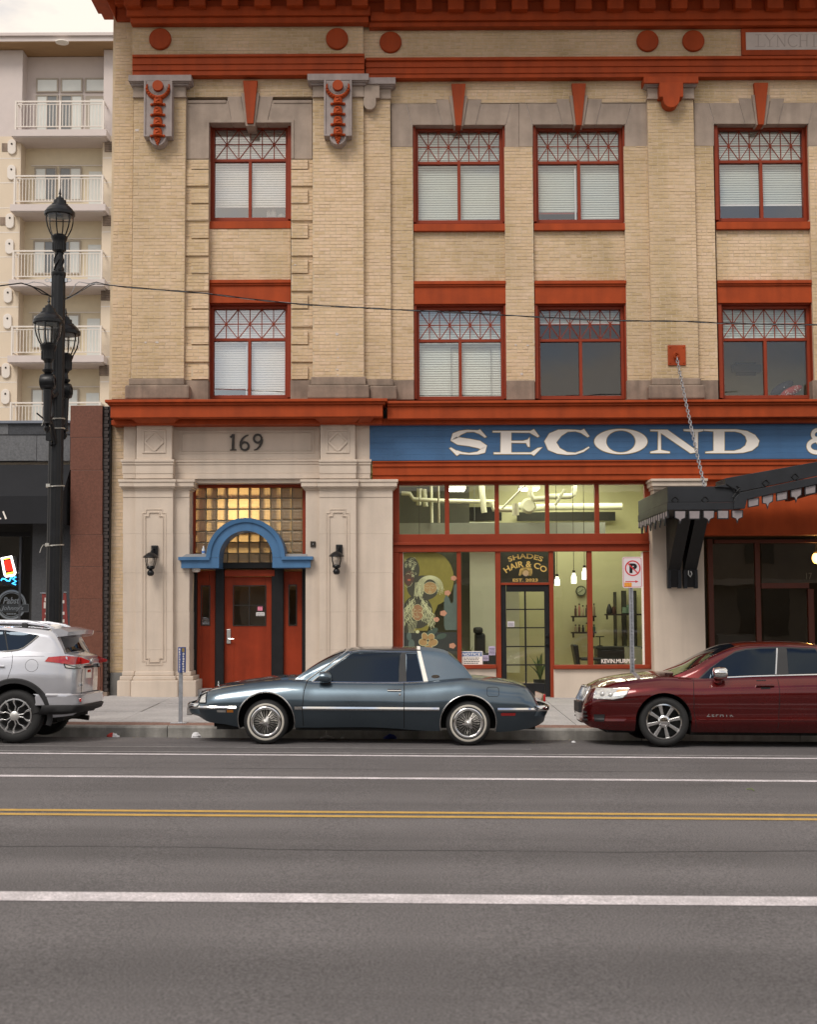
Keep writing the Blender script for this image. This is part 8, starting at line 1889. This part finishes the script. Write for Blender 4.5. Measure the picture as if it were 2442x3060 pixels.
    # face: grille, lamps, bumper details
    q = MB(); zg0, zg1 = c(150, 598)[1], c(180, 512)[1]
    for i in range(19):
        y_ = -.36+i*.04; xx = x0-.012+.16*abs(y_)**2; q.tube([(xx-.004, y_, zg0), (xx+.05, y_, (zg0+zg1)/2+.02), (xx+.085, y_*.97, zg1)], .0085, 5)
    q.add([(x0+.01, -.38, zg0-.01), (x0+.01, .38, zg0-.01), (x0+.09, .36, zg1), (x0+.09, -.36, zg1)], [(0, 1, 2, 3)]); q.build('grille', M['chrome'], car, smooth=40)
    q = MB(); q.tube([(x0+.02, -.40, zg0-.015), (x0+.06, -.405, (zg0+zg1)/2), (x0+.10, -.385, zg1+.015), (x0+.075, 0, zg1+.03), (x0+.10, .385, zg1+.015), (x0+.06, .405, (zg0+zg1)/2), (x0+.02, .40, zg0-.015), (x0-.005, 0, zg0-.02)], .016, 6, True); q.build('grille_frame', M['chrome'], car, smooth=60)
    for sg in (-1, 1):
        P = [c(186, 578), c(192, 545), c(210, 506), c(425, 502), c(400, 545), c(376, 566), c(320, 577)]
        patch_on(sh, P, .010, 20, 8, (sg,)).build('headlight', M['lens_clear'], car, smooth=60)
        patch_on(sh, [c(330, 530), c(345, 512), c(422, 506), c(404, 532), c(350, 536)], .013, 10, 4, (sg,)).build('indicator', pm('amber_pale', (.60, .36, .16), .15, var=.1, coat=1) if 'amber_pale' not in bpy.data.materials else bpy.data.materials['amber_pale'], car, smooth=60)
        outline_on(sh, P, .006, .010, (sg,)).build('headlight_trim', M['chrome'], car)
        for (hx, hz, r) in ((250, 545, .045), (300, 548, .04)):
            a, b = c(hx, hz); q = MB(); q.ball((a, sg*(sh.y(a, b)-.01), b), r, 14); q.build('lamp_bowl', M['lens_clear'], car, smooth=60)
        patch_on(sh, [c(190, 690), c(262, 686), c(258, 738), c(196, 738)], .006, 6, 4, (sg,)).build('fog_lamp_recess', M['plastic_black'], car)
    q = MB(); q.box(x0-.035, x0+.01, -.28, .28, c(100, 688)[1], c(100, 610)[1]); q.build('number_plate', M['plastic_black'], car, bev=.006)
    q = MB()
    for i in range(3): z = c(130, 735)[1]+.05*i; q.box(x0-.004+.01, x0+.1, -.55, .55, z, z+.022)
    q.build('lower_grille', M['plastic_black'], car)
    q = line_on(sh, path([c(905, 716), c(1200, 714), c(1460, 711), c(1721, 710), (.9, c(1721, 709)[1])], 8), .012, -.004); q.build('crease_moulding', pt, car, smooth=60)
    # name letters along the door
    zx, zz_ = c(962, 692); ye_ = -(sh.y(zx+.2, zz_)+.002)
    text('ZEPHYR', zx, zx+.36, zz_, zz_+.05, ye_, .004, 'door_lettering', M['chrome'], car, spacing=1.35, bold=.02)
    for kx, kd in ((1362, 'door_front_near'), (1362, 'door_front_far')):
        sg = -1 if kd.endswith('near') else 1
        q = ribbon(sh, seg(c(1300, 470), c(1428, 468), 6), .028, .035, (sg,)); q.build('handle', pt, ob[kd], smooth=50)
        q = ribbon(sh, seg(c(1335, 488), c(1400, 486), 4), .035, .003, (sg,)); q.build('handle_recess', M['under'], ob[kd])
        q = ribbon(sh, seg(c(1312, 436), c(1378, 434), 4), .01, .006, (sg,)); q.build('keypad', M['plastic_black'], ob[kd])
    for sg in (-1, 1):
        mx_, mz_ = g(1030, 388); yy = gh.y(mx_, mz_)
        q = MB(); q.lathe([(.03, -.10), (.075, -.085), (.09, -.02), (.088, .06), (.07, .085), (.01, .088)], (0, 0, 0), 16, 'x'); q.v = [(mx_+x, sg*(yy+.14+y*1.15), mz_+.01+z*.92) for x, y, z in q.v]; m = q.build('mirror', M['chrome'], car, smooth=50)
        q = MB(); q.v = []; q.tube([(mx_-.03, sg*(yy+.13), mz_-.07), (mx_+.0, sg*(yy+.06), mz_-.12), (mx_+.03, sg*(yy+.02), mz_-.15)], [.06, .045, .04], 8); q.build('mirror_arm', pt, m, smooth=50)
    for (xc2, zc2, r) in ar: arch_liner(car, sh, xc2, zc2, r, .5)
    wheel(car, fw, zw, .845, R, .215, .232, 'eight', -.12); wheel(car, rw, zw, .845, R, .215, .232, 'eight')
    q = MB(); q.box(x0+.3, fw-.38, -.64, .64, .17, .3); q.box(fw+.38, rw-.38, -.70, .70, .15, .3); q.box(rw+.38, x1-.25, -.72, .72, .2, .34); q.box(x0+.3, x1-.3, -.48, .48, .2, .5); q.build('underbody', M['under'], car)
    q = MB(); q.box(x1-.03, x1+.01, -.5, .5, .72, .84); q.build('tail_light', M['lens_red'], car, bev=.01)
    car.rotation_euler = (-.018, .011, 0)
sedan()
# ---------------------------------------------------------------- silver suv
def suv():
    YNr, HW = 18.62, .92; Yc = YNr+HW; xw = U(36.7, 2147, YNr)[0]; xc_ = xw-1.33; z0 = GR*xc_
    car = thing('suv', (xc_, Yc, z0), 'silver grey suv with roof rails and red tail lamp parked below the street lamp', 'car', local=True)
    xq, yq = crop(0, 1820, 4.9)
    def c(x, y, Y=YNr): a, b = U(xq(x), yq(y), Y); return a-xc_, b-z0
    pt = paint('suv_silver', (.56, .57, .61), .6, .32, .05)
    R = .355; rw, fw = 1.33, -1.33; zw = R
    x1 = c(1270, 1380, Yc)[0]; x0 = x1-4.57; xr = c(1270, 1100, Yc)[0]
    x1 = xr
    hi = pchip([(x0, .72), (x0+.08, .86), (x0+.3, .98), (x0+1.0, 1.08), (-.9, c(0, 640)[1]-.01), c(0, 640), c(400, 625), c(620, 640), (c(880, 655)[0], c(880, 655)[1]), (c(1080, 690)[0], c(1080, 690)[1]), (x1-.03, c(1300, 705, Yc)[1]-.02), (x1, c(1300, 705, Yc)[1]-.1)])
    ctr = lambda x: hi(x)+.05*min(1, max(0, (x-x0)/.4))*min(1, max(0, (x1-x)/.15))
    lo = pchip([(x0, .34), (x0+.3, .25), (-.9, .26), (.9, .26), (c(650, 1600)[0], c(650, 1600)[1]), (c(1000, 1560)[0], c(1000, 1560)[1]), (x1, .42)])
    w = pchip([(x0, .5), (x0+.1, .7), (x0+.4, .84), (x0+.9, .90), (0, HW), (x1-.85, .915), (x1-.5, .895), (x1-.25, .85), (x1-.1, .77), (x1-.03, .69), (x1, .6)])
    ins = pchip([(0, .09), (.1, .04), (.2, .02), (.35, .012), (.5, .0), (.62, -.002), (.75, .012), (.88, .03), (1, .06)])
    ar = [(fw, zw+.01, .43), (rw, zw+.01, .43)]
    sh = Shell(lo, hi, ctr, w, ins, ar, rows=20, tops=6)
    d1 = c(125, 900)[0]; d0 = d1-.95; dm = d0-1.0
    def grp(x, side):
        if side in ('near', 'far') and d0 < x < d1: return 'door_rear_'+side
        if side in ('near', 'far') and dm < x < d0: return 'door_front_'+side
        return 'body'
    ob = {}
    for k, mb in sh.build(sh.stations(x0, x1, .05, (d0, d1, dm, x1-.2, x1-.12, x1-.06, x1-.015)), grp).items(): ob[k] = weld(mb, 'door' if k.startswith('door') else 'body', pt, car)
    q = line_on(sh, path([c(120, 620), c(145, 720), c(140, 850), c(110, 950), c(88, 1030)], 8), .004, -.001); s_ = line_on(sh, seg((d0, hi(d0)), (d0, .4), 12), .004, -.001); q.add(s_.v, s_.f); q.build('seam', M['under'], car)
    Yg = YNr+.14
    def g(x, y, Y=Yg): a, b = U(xq(x), yq(y), Y); return a-xc_, b-z0
    gx0, gx1 = x0+1.0, xr-.0
    rtop = g(0, 268)[1]
    rl = pchip(sorted([(gx0, 1.04), (gx0+.5, 1.38), (gx0+.85, rtop-.06), (gx0+1.3, rtop), g(0, 268), g(400, 285), g(690, 320), g(760, 375), g(800, 430), g(850, 520), (g(900, 610)), (g(935, 690)), (g(940, 690)[0]+.12, g(940, 690)[1]-.05)]))
    gl = lambda x: min(hi(x), rl(x))-.03
    gx1 = g(935, 690)[0]+.02
    rise = lambda x: min(1, max(0, (rl(x)-gl(x))/.5)); gctr = lambda x: rl(x)+.035*rise(x)
    gw = pchip([(gx0, .76), (gx0+.6, .84), (0, .85), (gx1-.6, .845), (gx1-.2, .81), (gx1, .76)])
    class G(Shell):
        def y(s, x, z):
            dz = max(0, z-gl(x)); return s.w(x)-dz*.25-max(0, dz-(rl(x)-gl(x))+.07)*.9*rise(x)
        def top(s, x, u):
            yt = s.y(x, s.hi(x)); h, cc = s.hi(x), s.ctr(x); return yt*(1-u), h+(cc-h)*(1-(1-u)**2)
    gh = G(gl, rl, gctr, gw, None, (), rows=14, tops=8)
    weld(gh.build(gh.stations(gx0, gx1, .03), lambda x, s_: 'r', False, False)['r'], 'roof', pt, car)
    W1 = [g(115, 605), g(38, 310), g(250, 335), g(530, 378), g(430, 480), g(330, 560), g(250, 590)]
    W2 = [g(-330, 330), g(-200, 300), g(20, 308), g(98, 606), g(-400, 640), g(-420, 600)]
    W3 = [g(-1000, 640), g(-800, 420), g(-650, 350), g(-380, 325), g(-440, 640)]
    for P in (W1, W2, W3):
        P = [p for p in P]
        for sg in (-1, 1): patch_on(gh, sorted_mono(P), .006, 26, 8, (sg,)).build('side_window', M['tint'], car, smooth=60)
    for sg in (-1, 1): line_on(gh, path([g(-400, 648), g(0, 632), g(250, 600), g(330, 568), g(430, 488), g(535, 385)], 6), .008, .006, (sg,)).build('window_trim', M['silverplate'], car)
    for sg in (-1, 1): patch_on(gh, [g(18, 308), g(42, 308), g(120, 610), g(96, 612)], .0045, 6, 12, (sg,)).build('door_pillar', M['plastic_black'], car)
    # rear screen and hatch face details
    def surf(y, z, out=.008):                               # a point on the raked rear, y across, z up
        xx = gx1-.02
        lo_, hi_ = gx1-.9, gx1+.1
        for _ in range(30):
            m = (lo_+hi_)/2
            if rl(m)+.0 > z: lo_ = m
            else: hi_ = m
        return (lo_+hi_)/2+out
    q = MB(); n, m_ = 10, 12; zA, zB_ = g(880, 655)[1]+.01, g(770, 400)[1]+.0
    for i in range(n+1):
        z = zA+(zB_-zA)*i/n
        for j in range(m_+1): u = j/m_*2-1; q.v.append((surf(0, z)+.012-.03*abs(u)**4+.03*(1-u*u)*.8, u*(.70-.10*i/n), z))
    q.f = [(i*(m_+1)+j, (i+1)*(m_+1)+j, (i+1)*(m_+1)+j+1, i*(m_+1)+j+1) for i in range(n) for j in range(m_)]; q.build('rear_window', M['tint'], car, smooth=60)
    q = MB(); za = g(700, 330)[1]; xs0 = g(695, 300)[0]; ns = 16
    for i in range(ns+1):
        u = i/ns*2-1; yy = u*.66; xe_ = g(940, 330)[0]+.14*(1-abs(u)**3); zt_ = za+.05+.03*(1-u*u)
        for (x, z) in ((xs0, zt_-.01), ((xs0+xe_)/2, zt_+.0), (xe_, zt_-.045), (xe_-.012, zt_-.10), ((xs0+xe_)/2+.02, zt_-.11), (xs0, zt_-.12)): q.v.append((x, yy, z))
    q.f = [(i*6+k, (i+1)*6+k, (i+1)*6+(k+1) % 6, i*6+(k+1) % 6) for i in range(ns) for k in range(6)]+[(0, 1, 2, 3, 4, 5), tuple(range(ns*6+5, ns*6-1, -1))]; q.build('roof_spoiler', pt, car, smooth=50)
    q = MB(); q.box(xs0+.18, xs0+.3, -.2, .2, za-.02, za-.01) ; q.build('brake_light', M['lens_red'], car)
    # rails and antenna fin
    for sg in (-1, 1):
        y_ = sg*.56; q = MB(); zr = rtop+.075; q.tube([(-1.1, y_, rtop), (-.95, y_, zr), (0, y_, zr+.015), (g(300, 200)[0], y_, zr), (g(560, 215)[0], y_, zr-.035), (g(700, 262)[0], y_, rtop-.01)], [.02, .026, .028, .028, .024, .015], 8); rr_ = q.build('roof_rail', pt, car, smooth=60)
        q = MB(); q.box(g(225, 200)[0], g(310, 200)[0], y_-.025, y_+.025, rtop-.02, zr-.01); q.build('rail_foot', M['plastic_black'], rr_, bev=.008)
    q = MB(); fx, fz = g(690, 240); q.lathe([(.055, 0), (.085, .05), (.08, .075), (.02, .085)], (0, 0, 0), 12); q.v = [(fx+x, y*.7-.45, rl(fx)+.012+z) for x, y, z in q.v]; q.build('antenna_fin', M['white'], car, smooth=50)
    # tail lamps: along the flank and round the corner
    for sg in (-1, 1):
        P = [c(615, 765), c(660, 702), c(880, 682), c(980, 690), c(1060, 702), c(1130, 728), c(1200, 752), c(1190, 785), c(1080, 806), c(1000, 815), c(880, 800), c(820, 788)]
        tl_ = patch_on(sh, mono(P), .012, 24, 8, (sg,)).build('tail_light', M['lens_red'], car, smooth=60)
        patch_on(sh, mono([c(885, 805), c(960, 815), c(1075, 805), c(1078, 862), c(1000, 866), c(905, 850)]), .013, 10, 4, (sg,)).build('reverse_lens', M['lens_clear'], tl_, smooth=60)
        outline_on(sh, [c(880, 800), c(905, 856), c(1000, 872), c(1080, 868)], .006, .012, (sg,)).build('lamp_trim', M['plastic_black'], tl_)
        z1_, z2_ = c(1060, 705)[1], c(1060, 800)[1]
        q = MB(); q.prism([(0, z2_+.02), (0, z1_+.0), (.25, z1_-.06), (.25, z2_+.045)], -.012, .012)
        q.v = [(x1-.0+.006+(-.03 if False else 0)+.0+(yv), sg*(.60-xv*1.0), zv) for xv, yv, zv in q.v]; q.build('tail_light', M['lens_red'], car)
    # tailgate garnish, plate, badge, wiper
    zg_ = c(1300, 760, Yc)[1]
    q = MB(); q.box(x1-.02, x1+.035, -.5, .5, zg_-.02, zg_+.05); q.build('tailgate_garnish', pt, car, bev=.015)
    q = MB(); q.box(x1, x1+.012, -.16, .16, c(1340, 985, Yc)[1], c(1340, 845, Yc)[1]); npl = q.build('number_plate', M['white'], car, bev=.003)
    q = MB(); q.box(x1+.0125, x1+.0135, -.10, .10, c(1340, 900, Yc)[1], c(1340, 860, Yc)[1]); q.build('plate_print', M['lens_red'], npl)
    q = MB(); q.box(x1-.01, x1+.02, -.26, .26, c(1340, 832, Yc)[1], c(1340, 806, Yc)[1]); q.build('plate_recess', M['under'], car)
    q = MB(); q.tube([(x1+.045, .07*math.cos(a), zg_+.02+.045*math.sin(a)) for a in fr(0, 2*PI, 20)[:-1]], .007, 5, True); q.tube([(x1+.047, .028*math.cos(a), zg_+.02+.043*math.sin(a)) for a in fr(0, 2*PI, 16)[:-1]], .005, 5, True); q.build('rear_emblem', M['chrome'], car)
    zR = c(1250, 1090, Yc)[1]; q = MB()
    for i, st_ in enumerate(([(0, 0), (0, 1), (1, .8), (0, .5), (1, 0)], [(0, 0), (.5, 1), (1, 0)], [(0, 1), (.5, 0), (1, 1)], [(.8, 0), (.8, 1), (0, .35), (1, .35)])): q.tube([(x1+.004, -.55+.055*i+.038*u, zR+.045*v) for u, v in st_], .0045, 4)
    q.build('badge_lettering', M['chrome'], car)
    q = MB(); q.tube([(surf(0, zA+.03)+.05, .18, zA+.03), (surf(0, zA+.05)+.055, -.1, zA+.055), (surf(0, zA+.06)+.05, -.36, zA+.05)], .011, 5); q.build('wiper', M['plastic_black'], car)
    for sg in (-1, 1): outline_on(sh, [(c(428+92*math.cos(a), 828+90*math.sin(a))) for a in fr(0, 2*PI, 28)[:-1]], .0028, -.0005, (sg,)).build('fuel_flap', M['under'], car) if sg < 0 else None
    q = line_on(sh, seg(c(1090, 880), c(1090, 1240), 12), .004, -.001); q.build('tailgate_seam', M['under'], car)
    q = line_on(sh, path([c(0, 712), c(140, 702), c(400, 695), c(600, 690)], 6), .004, -.0015); q.build('shoulder_crease', pt, car)
    # bumper, dark cladding, arches
    zb_ = c(640, 1255)[1]
    q = ribbon(sh, seg(c(640, 1260), (x1-.05, zb_-.01), 14), .05, .022); q.build('bumper_edge', pt, car, smooth=50)
    q = MB(); n = 26
    for i in range(n+1):
        a = PI*i/n; u = -math.cos(a); yy = .90*abs(u)**.7*(1 if u > 0 else -1); ex = x1+.12*max(0, math.sin(a))**.6-.40*abs(u)**7
        for dz, dx in ((c(1000, 1550)[1], -.16), (c(1000, 1500)[1], -.03), (c(1000, 1425)[1], 0), (c(1000, 1405)[1], -.03)): q.v.append((ex+dx, yy*(.955 if dx < -.1 else 1), dz))
    q.f = [(i*4+k, (i+1)*4+k, (i+1)*4+k+1, i*4+k+1) for i in range(n) for k in range(3)]; q.build('rear_bumper', M['plastic_black'], car, smooth=50)
    q = MB()
    for i in range(n+1):
        a = PI*i/n; u = -math.cos(a); yy = .885*abs(u)**.7*(1 if u > 0 else -1); ex = x1+.09*max(0, math.sin(a))**.6-.5*abs(u)**9
        for dz, dx in ((c(1000, 1408)[1], .0), (c(1000, 1372)[1], .012), (c(1000, 1290)[1], .0), (c(1000, 1262)[1], .01), (c(1000, 1245)[1], -.03)): q.v.append((ex+dx, yy, dz))
    q.f = [(i*5+k, (i+1)*5+k, (i+1)*5+k+1, i*5+k+1) for i in range(n) for k in range(4)]; rb_ = q.build('bumper_cover', pt, car, smooth=50)
    for sg in (-1, 1): q = MB(); q.box(x1+.02, x1+.075, sg*.60, sg*.70, c(1150, 1362)[1], c(1150, 1310)[1]); q.build('reflector', M['lens_red'], rb_, bev=.006)
    q = MB()
    for (xc2, zc2, r) in ar:
        for sg in (-1, 1):
            b = len(q.v); m2 = 40
            for i in range(m2+1):
                a = -.3+(PI+.6)*i/m2
                for dr, dy in ((-.004, -.03), (-.004, .016), (.05, .018), (.065, .0)): xx, zz_ = xc2+(r+dr)*math.cos(a), zc2+(r+dr)*math.sin(a); q.v.append((xx, sg*(sh.y(xx, max(zz_, lo(xx)))+dy), zz_))
            q.f += [(b+i*4+k, b+(i+1)*4+k, b+(i+1)*4+k+1, b+i*4+k+1) for i in range(m2) for k in range(3)]
    q.build('arch_cladding', M['plastic_black'], car, smooth=50)
    for sg in (-1, 1): patch_on(sh, [(fw+.44, .3), (rw-.44, .3), (rw-.44, .42), (fw+.44, .42)], .012, 20, 4, (sg,)).build('sill_cladding', M['plastic_black'], car)
    hx, hz = c(0, 840)
    for sg, k in ((-1, 'door_rear_near'), (1, 'door_rear_far')): q = ribbon(sh, seg((hx-.16, hz), (hx+.035, hz-.005), 5), .035, .03, (sg,)); q.build('handle', M['chrome'], ob[k], smooth=50)
    for (xc2, zc2, r) in ar: arch_liner(car, sh, xc2, zc2, r, .5)
    wheel(car, rw, zw, .86, R, .225, .228, 'five'); wheel(car, fw, zw, .86, R, .225, .228, 'five')
    q = MB(); q.box(x0+.3, fw-.42, -.75, .75, .22, .4); q.box(fw+.42, rw-.42, -.8, .8, .2, .36); q.box(rw+.42, x1-.15, -.7, .7, .3, .5); q.box(x0+.3, x1-.3, -.48, .48, .25, .6); q.build('underbody', M['under'], car)
    q = MB(); q.tube([(x1-.6, .25, .3), (x1-.2, .3, .29), (x1-.04, .3, .27)], .035, 8); q.lathe([(.1, -.25), (.12, -.2), (.12, .2), (.1, .25)], (x1-.55, .1, .3), 12, 'y'); q.build('exhaust', M['bronze'], car)
    car.rotation_euler = (-.018, .011, 0)
def mono(P): return P
def sorted_mono(P): return P
suv()
